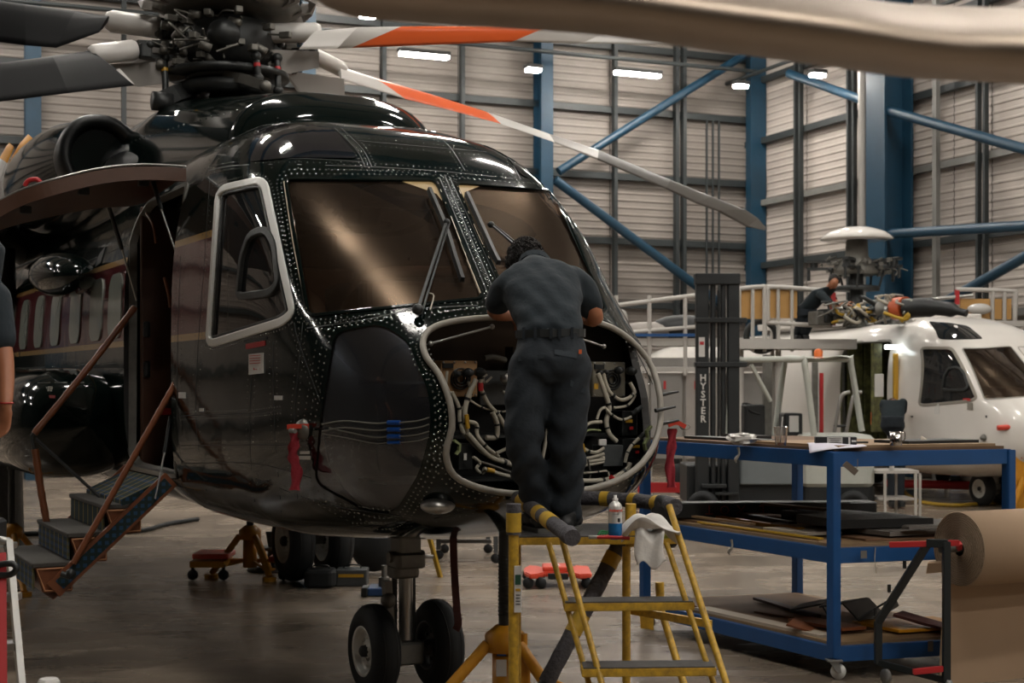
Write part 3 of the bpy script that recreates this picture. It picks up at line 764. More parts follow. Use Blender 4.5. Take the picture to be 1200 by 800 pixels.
b = MB(); b.tube([p + V((.015, 0, .062)) for p in rA], .008, 6, sm=6); b.obj('door_edge', M_['alu'], cd_)
for px, py, Y in ((30, 246, 9.5), (98, 224, 9.7), (168, 214, 9.8)): b = MB(); b.rbox(lp(px, py, Y), (.06, .07, .05), .01); b.obj('door_latch', M_['gunmetal'], cd_)
for (p, q, r_) in (((178, 208, 9.9), (189, 245, 9.85), (207, 298, 9.8)), ((128, 243, 10.6), (143, 292, 10.7), (160, 352, 10.8))):
    b = MB(); b.rod(lp(*p), lp(*q), .016); b.obj('gas_strut', M_['black_plastic'], H_)
    b = MB(); b.rod(lp(*q), lp(*r_), .007); b.obj('gas_strut', M_['alu'], H_)

# --- airstair
ST_ = thing('airstair', '', '', ); bpy.data.objects.remove(ST_)
tart = bpy.data.materials.new('tartan_carpet'); tart.use_nodes = True; nt = tart.node_tree; bs = nt.nodes['Principled BSDF']; bs.inputs['Roughness'].default_value = .95
tc = nt.nodes.new('ShaderNodeTexCoord'); prev = None
for ax, sc_, col in (('X', 30, '#142a4a'), ('Z', 42, '#1a2a2a'), ('Y', 42, '#1a2a2a'), ('X', 13, '#8a7a35')):
    w = nt.nodes.new('ShaderNodeTexWave'); w.bands_direction = ax; w.inputs['Scale'].default_value = sc_ / 6.28
    nt.links.new(tc.outputs['Object'], w.inputs[0]); r = nt.nodes.new('ShaderNodeValToRGB')
    r.color_ramp.elements[0].position = .55 if ax != 'X' or sc_ == 30 else .95; r.color_ramp.elements[1].position = r.color_ramp.elements[0].position + .04
    nt.links.new(w.outputs['Fac'], r.inputs[0]); mx = nt.nodes.new('ShaderNodeMixRGB'); mx.inputs[2].default_value = lin(col); nt.links.new(r.outputs[0], mx.inputs[0])
    if prev: nt.links.new(prev, mx.inputs[1])
    else: mx.inputs[1].default_value = lin('#20405c')
    prev = mx.outputs[0]
nt.links.new(prev, bs.inputs['Base Color'])
mm('grey_carpet', '#4b4844', .95, noise=.3, nscale=60)
b = MB(); 
stair = None
def stair_mb(): return MB()
b = MB(); q = (S(3.36, -1.12, 1.30), S(3.36, -1.89, .60)); up = V((1, 0, 0))
dirn = (q[1] - q[0]).normalized(); nn = V((0, -dirn.z, dirn.y)) if False else dirn.cross(V((1, 0, 0)))
AST = MB(); AST.bar(q[0], q[1], .12, .03, up=V((1, 0, 0))); AST.bar(q[0] + S(1.14, 0, 0), q[1] + S(1.14, 0, 0), .12, .03, up=V((1, 0, 0)))
AST.prism([S(3.36, -1.10, 1.26), S(4.5, -1.10, 1.26), S(4.5, -1.87, .56), S(3.36, -1.87, .56)], V((0, -.02, -.025)))
air = AST.obj('airstair', M_['leather'], H_, bevel=.004)
b = MB(); o_ = V((.018, 0, 0)); b.bar(q[0] + o_ + dirn * .03, q[1] + o_ - dirn * .05, .075, .004, up=V((1, 0, 0))); b.obj('tartan_inlay', tart, air)
mm('piping', '#c08a62', .5)
for i_, (y, z) in enumerate(((-1.312, 1.114), (-1.538, .936), (-1.76, .752))):
    b = MB(); d = .24
    b.prism([S(3.385, y - d, z), S(3.385, y, z), S(3.385, y, z - .17), S(3.385, y - d + .05, z - .17)], V((-1.08, 0, 0))); b.obj('stair_step', M_['leather'], air, bevel=.006)
    b = MB(); b.rbox(S(3.93, y - d / 2 - .01, z + .012), (1.12, d + .02, .03), .012); b.obj('stair_tread', M_['grey_carpet'], air)
    b = MB(); b.box(S(3.93, y - d - .006, z - .075), (1.05, .012, .14)); b.obj('stair_riser', tart, air)
    b = MB(); b.tube([S(3.372, y - d + .01, z - .012), S(3.372, y - .01, z - .012), S(3.372, y - .01, z - .155), S(3.372, y - d + .06, z - .155)], .006, 6, closed=True); b.obj('stair_piping', M_['piping'], air)
b = MB(); b.prism([S(3.37, -1.16, 1.30), S(3.37, -1.45, 1.17), S(3.37, -1.45, 1.13), S(3.37, -1.16, 1.2)], V((-1.1, 0, 0))); b.obj('stair_tread', tart, air)
def wrapped(name, pts, r, m, parent):
    b = MB(); P3 = smooth_path(pts, 10) if len(pts) > 2 else [pts[0].lerp(pts[1], k / 60) for k in range(61)]
    b.tube(P3, [r * (1 + .07 * math.sin(i * 2.1)) for i in range(len(P3))], 10); return b.obj(name, m, parent)
wrapped('handrail', [lp(206, 448, 9.72), lp(86, 660, 9.45)], .021, M_['leather'], H_)
wrapped('handrail', [lp(158, 360, 10.75), lp(100, 435, 10.5), lp(40, 508, 10.3)], .024, M_['leather'], H_)
b = MB(); b.tube([lp(40, 508, 10.3), lp(37, 512, 10.3), lp(40, 527, 10.3)], .012, 8, sm=4); b.rod(lp(42, 514, 10.3), lp(121, 586, 10.2), .012); b.obj('handrail_joint', M_['gunmetal'], H_)
wrapped('handrail', [lp(41, 526, 10.3), lp(49, 580, 10.3), lp(60, 640, 10.3)], .026, M_['leather'], H_)
b = MB(); b.rod(lp(200, 488, 9.85), lp(193, 530, 9.8), .015); b.obj('gas_strut', M_['black_plastic'], H_)
b = MB(); b.rod(lp(193, 530, 9.8), lp(182, 584, 9.7), .007); b.obj('gas_strut', M_['alu'], H_)
b = MB(); b.lathe(lp(83, 672, 9.35), (1, 0, 0), [(0, .02), (.03, .02), (.03, -.03), (0, -.03)]); b.rod(lp(72, 672, 9.35), lp(84, 676, 9.35), .02); b.obj('stair_fitting', M_['gunmetal'], air)

# --- sponson
def loft(fn, ns, npp=40, ends=True):
    """fn(t, ang) -> point; closed loft"""
    b = MB(); vs = []
    for i in range(ns + 1): vs += [fn(i / ns, 2 * math.pi * k / npp) for k in range(npp)]
    fs = [(i * npp + k, i * npp + (k + 1) % npp, (i + 1) * npp + (k + 1) % npp, (i + 1) * npp + k) for i in range(ns) for k in range(npp)]
    b.add(vs, fs, True); b.add(vs[:npp], [list(range(npp))]); b.add(vs[-npp:], [list(range(npp))[::-1]]); return b
def spons(side):
    def fn(t, a):
        s = 4.95 + 6.2 * t; e = math.sqrt(max(1 - ((.5 - min(t, .5)) / .5) ** 8, 0)) if t < .5 else 1 - .35 * ((t - .5) / .5) ** 2
        e = max(e, .04) if t < .5 else e
        rt = max(.03, (1 - (1 - min(t * 6.2 / 1.0, 1)) ** 2.4) ** (1 / 2.3))
        r = (abs(math.cos(a) / .52) ** 2.6 + abs(math.sin(a) / .46) ** 2.6) ** (-1 / 2.6) * rt * (1 if t < .6 else e)
        return S(s, side * 1.33 + r * math.cos(a), 1.62 + r * math.sin(a) * .98)
    return loft(fn, 40)
for sd in (-1, 1): spo = spons(sd).obj('sponson', M_['livery'], H_); SPB = BVHTree.FromPolygons([v.co for v in spo.data.vertices], [p.vertices for p in spo.data.polygons]) if sd < 0 else SPB
mm('reflection_grey', '#6b6a66', .7)  # window reflections in the sponson, painted as flat grey slats
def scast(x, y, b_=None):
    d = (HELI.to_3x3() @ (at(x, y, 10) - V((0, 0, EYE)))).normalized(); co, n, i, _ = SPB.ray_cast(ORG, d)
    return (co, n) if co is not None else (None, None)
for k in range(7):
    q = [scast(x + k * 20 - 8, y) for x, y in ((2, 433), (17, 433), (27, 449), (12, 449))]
    if all(c[0] is not None for c in q): b = MB(); b.prism([c - n * .002 for c, n in q], q[0][1] * .008); b.obj('slat_reflection', M_['reflection_grey'], H_)
q, nq = scast(57, 458)
if q is not None:
    xx = V((-1, 0, 0)); xx = (xx - nq * xx.dot(nq)).normalized(); yy = nq.cross(xx); xx = xx if True else xx
    xr = V((1, 0, 0)); xr = (xr - nq * xr.dot(nq)).normalized(); yr = nq.cross(xr).normalized()
    text_mesh('NO STEP', .05, basis(q + nq * .02, V((1, 0, 0)), V((0, 0, 1)), V((0, -1, 0))), .002, 'lettering', M_['label_white'], H_, bold=.001, squeeze=2.0)
    q2, n2 = scast(60, 466)
    if q2 is not None: b = MB(); b.box(q2 + n2 * .015, (.40, .004, .022)); b.obj('placard', M_['red'], H_)
# pale rounded covers over the cabin windows
mm('window_cover', '#8f968f', .25, coat=.4)
for s in (4.98, 5.66, 6.5, 7.4, 8.25, 9.1, 10.0, 10.9):
    b = MB(); ol = []
    for cx_, cz, a0 in ((1, 1, 0), (-1, 1, 90), (-1, -1, 180), (1, -1, 270)):
        for k in range(6): a = R(a0 + 18 * k); ol.append((s + cx_ * .10 + .12 * math.cos(a), 2.54 + cz * .12 + (.12) * math.sin(a) * 1.1))
    L = [];  N = []
    for u, z in ol: co, n, i, d = HB.ray_cast(S(u, -3, z), V((0, 1, 0))); L.append(co); N.append(n)
    c = sum(L, V()) / len(L); n0 = N[0]
    vs = [p + n * .012 for p, n in zip(L, N)] + [p - n * .01 for p, n in zip(L, N)] + [c + n0 * .014]; k = len(L)
    b.add(vs, [(i, (i + 1) % k, 2 * k) for i in range(k)] + [(i, (i + 1) % k, (i + 1) % k + k, i + k) for i in range(k)]); b.obj('cabin_window', M_['window_cover'], H_)
b = MB(); b.add(*skin_patch([(117, 298), (124, 289), (119, 308), (112, 313)], 6, .006, .004)); b.obj('side_vent', M_['black_plastic'], H_)
# scoop above the side band, on the upper flank
c = lp(72, 322, 12.2); b = MB(); b.ball(c, (.75, .24, .19), 24, 14, rot=(0, R(4), 0)); b.obj('air_scoop', M_['gloss_black'], H_)

# --- upper cowling over gearbox, engine nacelles and intakes
def cowl(t, a):
    s = 2.72 + 9.0 * t; g = min(1, ((s - 2.72) / .42 + .002)) ** .27; back = 1 if s < 7.5 else max(.25, 1 - ((s - 7.5) / 4.2) ** 1.5 * .75)
    w = (.78 + .12 * min(1, (s - 2.72) / 3)) * g; top = (3.5 + (.44 + .40 * min(1, max(0, (s - 3.0) / 2.6))) * g) ; top = 3.5 + (top - 3.5) * back
    h = top - 3.3; c_, d_ = math.cos(a), math.sin(a); n = 3.0
    r = ((abs(c_) / w) ** n + (abs(d_) / (h if d_ > 0 else .35)) ** n) ** (-1 / n)
    return S(s, r * c_, 3.3 + r * d_)
b = MB(); ns, npp = 60, 56; ts = [(i / ns) ** 1.6 for i in range(ns + 1)]; vs = []
for t in ts: vs += [cowl(t, 2 * math.pi * k / npp) for k in range(npp)]
b.add(vs, [(i * npp + k, i * npp + (k + 1) % npp, (i + 1) * npp + (k + 1) % npp, (i + 1) * npp + k) for i in range(ns) for k in range(npp)], True)
b.add(vs[:npp], [list(range(npp))]); b.obj('gearbox_cowling', M_['gloss_black'], H_)
for sd in (-1, 1):
    def nac(t, a, sd=sd):
        s = 6.25 + 3.4 * t; g = (.30 + .17 * math.sin(min(1, t * 2.2) * math.pi / 2)) * (1 if t < .6 else 1 - .6 * ((t - .6) / .4) ** 2)
        return S(s, sd * .98 + g * math.cos(a) * .95, 3.88 + g * math.sin(a))
    loft(nac, 24, 32).obj('engine_nacelle', M_['gloss_black'], H_)
    c = S(6.25, sd * .98, 3.88); b = MB(); b.lathe(c, (1, 0, 0), [(.33, -.25), (.36, .02), (.345, .10), (.30, .13), (.255, .10), (.23, .0), (.22, -.3)], 36); b.obj('engine_intake', M_['black_plastic'], H_)
    b = MB(); b.lathe(c, (1, 0, 0), [(.0, .0), (.06, -.02), (.12, -.12), (.23, -.2)], 24); b.obj('intake_cone', M_['inner_dark'], H_)
    def cone(t, a, sd=sd):
        g = .05 + .13 * math.sin(t * math.pi / 2); return S(5.2 + 1.0 * t, sd * .78 + g * math.cos(a), 3.72 + g * 1.1 * math.sin(a))
    loft(cone, 12, 20).obj('driveshaft_cover', M_['black_plastic'], H_)
# rear part of the upper deck, hinged work platform
b = MB(); b.rbox(S(8.6, -.5, 3.75), (2.8, 1.1, .5), .2); b.obj('aft_cowling', M_['gloss_black'], H_)
RV2 = MB()
for kk in range(7):
    L = []; N = []
    for i in range(30):
        p = cowl(.02 + i * .02, R(180 - 12 - kk * 26)); 
        if kk in (0, 6, 1): L.append(p); N.append(V((0, math.cos(R(180 - 12 - kk * 26)), math.sin(R(180 - 12 - kk * 26)))))
    if L: rivets(L, N, .008, .12, RV2)
RV2.obj('cowling_rivets', M_['rivet'], H_)['kind'] = 'stuff'

# --- rotor head
hc = S(5.75, 0, 4.86)
b = MB(); b.lathe(S(5.75, 0, 4.1), (0, 0, 1), [(.34, 0), (.32, .12), (.2, .2), (.14, .32), (.14, 1.0)], 24); b.obj('rotor_mast', M_['gunmetal'], H_)
b = MB(); b.lathe(S(5.75, 0, 4.42), (0, 0, 1), [(.22, -.03), (.40, -.05), (.44, 0), (.44, .05), (.36, .08), (.2, .06)], 32, closed_prof=True); b.lathe(S(5.75, 0, 4.53), (0, 0, 1), [(.2, -.03), (.36, -.03), (.38, .03), (.2, .05)], 32, closed_prof=True); b.obj('swashplate', M_['gunmetal'], H_)
b = MB(); b.lathe(hc, (0, 0, 1), [(.16, -.26), (.34, -.2), (.40, -.08), (.40, .08), (.34, .16), (.16, .2)], 32); b.lathe(hc + V((0, 0, -.3)), (0, 0, 1), [(.16, -.02), (.52, -.02), (.52, .03), (.16, .03)], 36, closed_prof=True)
b.obj('rotor_hub', M_['gunmetal'], H_)
# grey cap ring above the hub (reaches over the top edge of the view)
b = MB(); b.lathe(hc + V((0, 0, .2)), (0, 0, 1), [(.1, 0), (.52, .03), (.63, .08), (.60, .17), (.3, .22)], 40); b.obj('hub_cap', M_['alu_dull'], H_)
mm('cap_grey', '#86817c', .55)
for a in range(0, 360, 30):
    b = MB(); u = V((math.cos(R(a)), math.sin(R(a)), 0)); p = hc + V((0, 0, .27)); v_ = Z.cross(u)
    b.tube([p + u * .5 + v_ * .1, p + u * .70 + v_ * .08 + Z * .03, p + u * .74 + Z * .08, p + u * .66 - v_ * .09 + Z * .1], 0, prof=[(-.025, -.035), (.025, -.035), (.025, .035), (-.025, .035)]); b.obj('cap_bracket', M_['cap_grey'], H_)
b = MB(); b.lathe(hc + V((0, 0, .40)), (0, 0, 1), [(0, 0), (.45, -.02), (.62, .02), (.58, .14), (.2, .25)], 40); b.obj('hub_fairing', M_['cap_grey'], H_)
rnd = random.Random(3)
b = MB()
for i in range(150):
    a = rnd.random() * 6.283; rr = .28 + .32 * rnd.random(); p = hc + V((rr * math.cos(a), rr * math.sin(a), rnd.uniform(-.26, .16)))
    if i % 3 == 0: b.lathe(p, (rnd.uniform(-1, 1), rnd.uniform(-1, 1), rnd.uniform(-.4, .4)), [(0, -.05), (.035, -.05), (.035, .05), (0, .05)], 10)
    elif i % 3 == 1: b.rbox(p, (.1, .06, .05), .01, rot=(0, 0, a))
    else: b.tube([p, p + V((rnd.uniform(-.12, .12), rnd.uniform(-.12, .12), rnd.uniform(-.1, .08))), p + V((rnd.uniform(-.2, .2), rnd.uniform(-.2, .2), rnd.uniform(-.1, .05)))], .009, 6, sm=4)
b.obj('hub_fittings', M_['alu_dull'], H_)['kind'] = 'stuff'
b = MB(); b.ball(hc + V((.38, -.15, -.02)), (.14, .14, .12), 16, 10); b.obj('hub_damper', M_['gunmetal'], H_)
for p, q in (((193, 68, 12.2), (194, 110, 12.1)), ((325, 68, 12.3), (326, 106, 12.2)), ((228, 70, 12.9), (229, 100, 12.8)), ((300, 66, 12.0), (303, 92, 12.0))):
    b = MB(); P, Q = lp(*p), lp(*q); b.rod(P, Q, .027); b.ball(P, .045); b.ball(Q, .045); e = b.obj('pitch_link', M_['gunmetal'], H_)
    b = MB(); m_ = P.lerp(Q, .3); b.rod(m_, m_ + (Q - P).normalized() * .03, .03); b.obj('link_band', M_['yellow'] if p[0] == 193 else M_['red'], e)
b = MB(); b.tube([lp(192, 118, 12.1), lp(205, 112, 12.1), lp(228, 105, 12.3), lp(250, 104, 12.6)], 0, prof=[(-.06, -.07), (.06, -.07), (.06, .07), (-.06, .07)]); b.lathe(lp(190, 119, 12.05), (0, 1, 0), [(0, -.08), (.08, -.08), (.08, .08), (0, .08)], 16); b.obj('scissor_arm', M_['gunmetal'], H_)
b = MB(); b.tube([lp(262, 88, 12.1), lp(285, 92, 12.0), lp(312, 101, 11.9)], 0, prof=[(-.03, -.04), (.03, -.04), (.03, .04), (-.03, .04)]); b.ball(lp(311, 101, 11.9), .05); b.obj('scissor_arm', M_['alu_dull'], H_)
# --- blades: two edge polylines (u,v,depth) with colour per segment
mm('blade_black', '#08090b', .5, spec=.15, noise=.3, nscale=2); mm('blade_white', '#c9c6c2', .3); mm('blade_orange', '#e0602a', .3); mm('blade_grey', '#3b3732', .4); mm('blade_pale', '#77716b', .35)
def blade(top, bot, cols, th, parent, name='rotor_blade', mats=('blade_black', 'blade_white', 'blade_orange', 'blade_grey', 'blade_pale'), toW=None):
    """airfoil between two edges; top = leading edge"""
    f = toW or lp; T = [f(*p) for p in top]; Bm = [f(*p) for p in bot]; b = MB(); n = len(T); prof = [(0, 0), (.03, .5), (.12, .9), (.3, 1), (.6, .7), (.85, .3), (1, .04)]
    ring = prof + [(u, -h) for u, h in prof[-1:0:-1]]; k = len(ring); vs = []
    for i in range(n):
        sp = T[min(i + 1, n - 1)] - T[max(i - 1, 0)]; ch = Bm[i] - T[i]; nr = sp.cross(ch).normalized(); t = th if not isinstance(th, list) else th[i]
        vs += [T[i] + ch * u + nr * h * t / 2 for u, h in ring]
    for i in range(n - 1):
        b.cur = cols[i]; o = len(b.v)
        b.add(vs[i * k:(i + 2) * k], [(j, (j + 1) % k, (j + 1) % k + k, j + k) for j in range(k)], True)
    b.cur = cols[0]; b.add(vs[:k], [list(range(k))]); b.cur = cols[-1]; b.add(vs[-k:], [list(range(k))[::-1]])
    return b.obj(name, [M_[m] for m in mats], parent)
blade([(-220, -30, 12.2), (-60, -8, 12.3), (30, 5, 12.35), (90, 13, 12.35), (128, 20, 12.4)], [(-220, 20, 12.0), (-60, 42, 12.1), (30, 53, 12.1), (66, 56, 12.15), (116, 38, 12.2)], [0, 0, 0, 0], .06, H_)
blade([(-200, 108, 10.8), (-60, 84, 11.2), (0, 74, 11.4), (60, 66, 11.6), (103, 60, 11.8)], [(-200, 150, 10.6), (-60, 128, 11.0), (0, 119, 11.2), (80, 109, 11.4), (157, 100, 11.6)], [0, 0, 0, 0], .06, H_)
b = MB(); b.prism([lp(130, 84, 11.8), lp(140, 80, 11.8), lp(158, 99, 11.62)], lp(130, 84, 11.9) - lp(130, 84, 11.8)); b.obj('blade_tab', M_['blade_white'], H_)
blade([(372, 37, 12.4), (420, 32, 12.5), (470, 31, 12.6), (645, 30, 13.0), (720, 35, 13.2), (960, 50, 13.8), (1200, 62, 14.4)],
      [(350, 58, 12.2), (395, 57, 12.4), (412, 56, 12.5), (600, 49, 12.9), (680, 51, 13.1), (950, 53, 13.7), (1200, 66, 14.3)], [1, 1, 2, 1, 1, 4], .05, H_)
t3 = [(396, 78), (429, 89), (500, 110), (565, 131), (640, 157), (700, 176), (785, 211), (835, 231), (875, 247), (888, 256), (897, 268)]
b3 = [(400, 93), (475, 116), (520, 127), (587, 145), (650, 167), (700, 187), (780, 221), (815, 238), (840, 247), (875, 266), (896, 270)]
dz = lambda x: 12.9 + (x - 368) / 527 * 6.3
blade([(x, y, dz(x)) for x, y in t3], [(x, y, dz(x) - .25) for x, y in b3], [1, 2, 2, 1, 4, 3, 3, 3, 3, 3], .05, H_)
def cuff(p, q, r, m='blade_white'):
    P, Q = lp(*p), lp(*q); b = MB(); x, y = frame_of(Q - P); b.lathe(P, Q - P, [(r * .8, 0), (r, .03), (r, (Q - P).length * .9), (r * .75, (Q - P).length), (r * .5, (Q - P).length)], 24); o = b.obj('blade_cuff', M_[m], H_)
    return o
cuff((190, 33, 12.5), (125, 24, 12.5), .095); cuff((160, 58, 12.0), (105, 65, 11.8), .085); cuff((316, 39, 12.4), (376, 38, 12.5), .085); cuff((366, 64, 12.9), (402, 82, 13.3), .07)
for p, q, w in (((190, 33, 12.5), (222, 40, 12.5), .12), ((160, 57, 12.1), (205, 62, 12.3), .1), ((285, 42, 12.4), (318, 40, 12.4), .14), ((300, 64, 12.6), (370, 66, 12.9), .1)):
    for sgn in (-1, 1):
        b = MB(); P, Q = lp(*p), lp(*q); o = V((0, 0, sgn * w * .5)); b.tube([P + o, P.lerp(Q, .5) + o * 1.15, Q + o * .8], 0, sm=3, prof=[(-.05, -.016), (.05, -.016), (.05, .016), (-.05, .016)]); b.obj('blade_yoke', M_['gunmetal'], H_)
for p in ((194, 40, 12.4), (201, 36, 12.4), (322, 60, 12.5), (345, 67, 12.7), (360, 66, 12.8), (170, 60, 12.0)):
    b = MB(); b.rbox(lp(*p), (.12, .1, .12), .02); b.ball(lp(*p) + V((.05, .03, .05)), .035); b.obj('blade_fitting', M_['gunmetal'], H_)
for (p, q, s_) in (((120, 48, 12.3), (200, 50, 12.4), .25), ((130, 75, 12.0), (230, 70, 12.3), .2), ((318, 58, 12.3), (370, 60, 12.5), .2), ((330, 82, 12.6), (400, 92, 13.0), .2)):
    b = MB(); P, Q = lp(*p), lp(*q); b.prism([P, Q, Q + V((0, 0, -.14)), P.lerp(Q, .3) + V((0, 0, -.2))], V((.0, .03, 0))); b.obj('blade_shroud', M_['cap_grey'], H_)

# --- nose landing gear
g0 = S(1.98, 0, 0)
def G(dy, z, ds=0): return g0 + S(ds, dy, z)
b = MB(); b.rbox(G(0, 1.0), (.16, .15, .30), .02); b.rbox(G(0, .84), (.20, .20, .10), .03); b.rbox(G(-.02, .77), (.16, .17, .08), .03); b.rod(G(-.12, .86), G(.12, .86), .035); b.obj('gear_trunnion', M_['alu_dull'], H_)
b = MB(); b.rod(G(0, .80), G(0, .34), .045); b.obj('gear_strut', M_['alu'], H_)
b = MB(); b.rod(G(-.065, .8, .03), G(-.065, .30, .03), .018); b.rod(G(.065, .8, .03), G(.065, .30, .03), .014); b.obj('gear_strut', M_['gunmetal'], H_)
b = MB(); b.prism([G(-.17, .72), G(-.12, .72), G(-.10, .42), G(-.14, .40)], V((.06, 0, 0))); b.prism([G(-.14, .44), G(-.10, .44), G(-.12, .22), G(-.15, .22)], V((.06, 0, 0))); b.ball(G(-.14, .60, -.05), .05); b.obj('torque_link', M_['alu_dull'], H_)
b = MB(); b.rbox(G(0, .26), (.16, .2, .14), .03); b.rod(G(-.26, .26), G(.26, .26), .035); b.obj('gear_axle', M_['alu_dull'], H_)
WR = .288
tyre = MB(); prof = []
for k in range(17):
    a = R(-100 + 200 * k / 16); prof.append((WR - .095 + .095 * math.cos(a) * (1 if abs(a) < 1 else .96), .092 * math.sin(a)))
prof = [(WR - .15, prof[0][1] * .8)] + prof + [(WR - .15, prof[-1][1] * .8)]
for zz in (): pass
tyre.lathe((0, 0, 0), (0, 1, 0), prof, 48); tyre_me = tyre.mesh('wheel', M_['rubber'])
grv = MB()
for o in (-.04, -.014, .014, .04): grv.lathe((0, o, 0), (0, 1, 0), [(WR - .003 - abs(o) * .12, -.003), (WR + .0015 - abs(o) * .16, 0), (WR - .003 - abs(o) * .12, .003)], 48)
grv_me = grv.mesh('tread_groove', M_['black_plastic'])
rim = MB()
for sg in (-1, 1): rim.lathe((0, 0, 0), (0, sg, 0), [(0, .05), (.03, .075), (.035, .06), (.045, .045), (.10, .035), (.125, .05), (.135, .075), (.155, .085), (.16, .07)], 36)
for k in range(8): a = k * math.pi / 4; rim.lathe((.085 * math.cos(a), -.04, .085 * math.sin(a)), (0, -1, 0), [(0, .012), (.012, .012), (.012, -.01)], 8)
rim_me = rim.mesh('rim', M_['rim_white']); 
hub_ = MB(); hub_.lathe((0, -.05, 0), (0, -1, 0), [(.04, 0), (.035, .035), (.02, .045), (0, .045)], 8); hub_me = hub_.mesh('wheel_hub', M_['gunmetal'])
def wheel(c, k=1.0, rimmat=None):
    w = bpy.data.objects.new('wheel', tyre_me); C.objects.link(w); w.parent = H_; w.location = c; w.scale = (k,) * 3
    for me in (rimmat or rim_me, grv_me, hub_me):
        r = bpy.data.objects.new(me.name, me); C.objects.link(r); r.parent = w
    return w
rim2_me = rim_me.copy(); rim2_me.materials.clear(); rim2_me.materials.append(M_['gunmetal'])
wheel(G(-.215, .29)); wheel(G(.215, .29), 1.0, rim2_me)
for sd in (1,):
    for dy in (-.2, .2): wheel(S(7.2, sd * 1.3 + dy, .40), 1.38)
    b = MB(); b.rod(S(7.2, sd * 1.3, .40), S(7.2, sd * 1.2, 1.25), .07); b.rod(S(7.2, sd * 1.55, .4), S(7.2, sd * 1.05, .4), .05); b.obj('gear_strut', M_['alu_dull'], H_)

# --- wipers
def wiper(arm, bl, arm2=None):
    L1 = [cast(*p) + hnorm(cast(*p)) * .045 for p in arm]; b = MB()
    b.bar(L1[0], L1[1], .016, .01); b.bar(L1[0] + V((0, .028, 0)), L1[1] + V((0, .02, 0)), .01, .008); b.ball(L1[0], .03); b.ball(L1[1], .02)
    w = b.obj('wiper_arm', M_['gunmetal'], H_)
    L2 = [cast(*p) + hnorm(cast(*p)) * .022 for p in bl]; b = MB(); b.tube(L2, 0, sm=4, prof=[(-.014, -.012), (.014, -.012), (.01, .018), (-.01, .018)], nrm=[hnorm(p) for p in smooth_path(L2, 4)]); b.obj('wiper_blade', M_['black_plastic'], w)
wiper([(490, 370), (521, 268)], [(502, 226), (520, 268), (532, 305), (541, 332)])
wiper([(603, 297), (573, 271)], [(546, 231), (560, 262), (573, 291), (583, 312)])
b = MB(); b.tube([cast(*p) + hnorm(cast(*p)) * .02 for p in ((504, 366), (508, 350), (503, 347))], .004, 6, sm=3); b.obj('wiper_hose', M_['harness'], H_)

# --- placards and small marks on the skin
def plate(px, py, w, h, m, name='placard', sk=0):
    return patch(name, [(px - w / 2, py - h / 2 + sk), (px + w / 2, py - h / 2 - sk), (px + w / 2, py + h / 2 - sk), (px - w / 2, py + h / 2 + sk)], M_[m], H_, 5, .006, .004)
plate(300, 404, 22, 6, 'red', sk=2); plate(301, 426, 17, 24, 'label_white', sk=1); plate(327, 466, 9, 5, 'label_white'); plate(214, 463, 8, 7, 'label_white'); plate(237, 480, 5, 4, 'label_white')
plate(358, 530, 11, 3, 'label_white'); plate(358, 536, 13, 4, 'label_white'); plate(302, 432, 8, 3, 'red'); plate(300, 398, 26, 3, 'black_plastic', sk=2)
L = [cast(x, y) for x, y in ((292, 419), (297, 420), (303, 419), (308, 418))]
b = MB(); 
for j in range(4):
    a_, c_ = cast(294, 417 + j * 3), cast(307, 416 + j * 3); n_ = hnorm(a_); b.bar(a_ + n_ * .009, c_ + n_ * .009, .0012, .004)
b.obj('placard_print', M_['red'], H_)
b = MB(); c = cast(513, 592); b.ball(c, (.09, .09, .045), 20, 12); b.obj('landing_light', M_['alu'], H_)
# probes with their red covers
def probe(px, py, Y, side):
    p = lp(px, py, Y); base, n, i, d = HB.find_nearest(p); t = hnorm(base)
    b = MB(); b.lathe(base, t, [(.06, -.01), (.055, .01), (.04, .03), (0, .035)], 20); b.tube([base, base + t * .07, base + t * .09 + V((.09, 0, 0))], .013, 8, sm=4); return b.obj('pitot_probe', M_['alu_dull'], H_), base, t
c = cast(356, 503); t = hnorm(c); b = MB(); b.lathe(c, t, [(.06, -.01), (.055, .01), (.045, .03), (0, .035)], 20); b.tube([c, c + t * .08, c + t * .09 + V((.1, 0, 0))], .012, 8, sm=4); b.obj('pitot_probe', M_['alu_dull'], H_)
for px, py in ((772, 463), (768, 481), (772, 497)):
    c2 = cast(px, py); e = c2 + V((.0, .13, .02)); b = MB(); b.tube([c2, e], [.012, .006], 8); b.obj('probe_mast', M_['black_plastic'], H_)
# ------------------------------------------------------------------ avionics in the open nose bay
def bz(zx, zy, s): return spt(480 + zx * .275, 370 + zy * .275, s)
b = MB(); b.prism([hull(.92, 2 * math.pi * k / 40, .07) for k in range(40)], V((-.02, 0, 0))); b.obj('bay_bulkhead', M_['inner_dark'], H_)
for z in (1.95, 1.66, 1.43):
    b = MB(); b.box(S(.72, 0, z), (.38, 1.5, .015)); b.obj('bay_shelf', M_['gunmetal'], H_)
mm('bay_grey', '#4f5253', .45, metal=.3, noise=.3, nscale=20); mm('tan_box2', '#8d8778', .45, metal=.3, noise=.25, nscale=25); mm('green_clip', '#8a9468', .5)
def bbox(x0, y0, x1, y1, s, dep, m, name='avionics_box', r=.008):
    a, c = bz(x0, y0, s), bz(x1, y1, s); ctr = (a + c) / 2 - V((dep / 2, 0, 0)); b = MB(); b.rbox(ctr, (dep, abs(a.y - c.y), abs(a.z - c.z)), r); return b.obj(name, M_[m], H_)
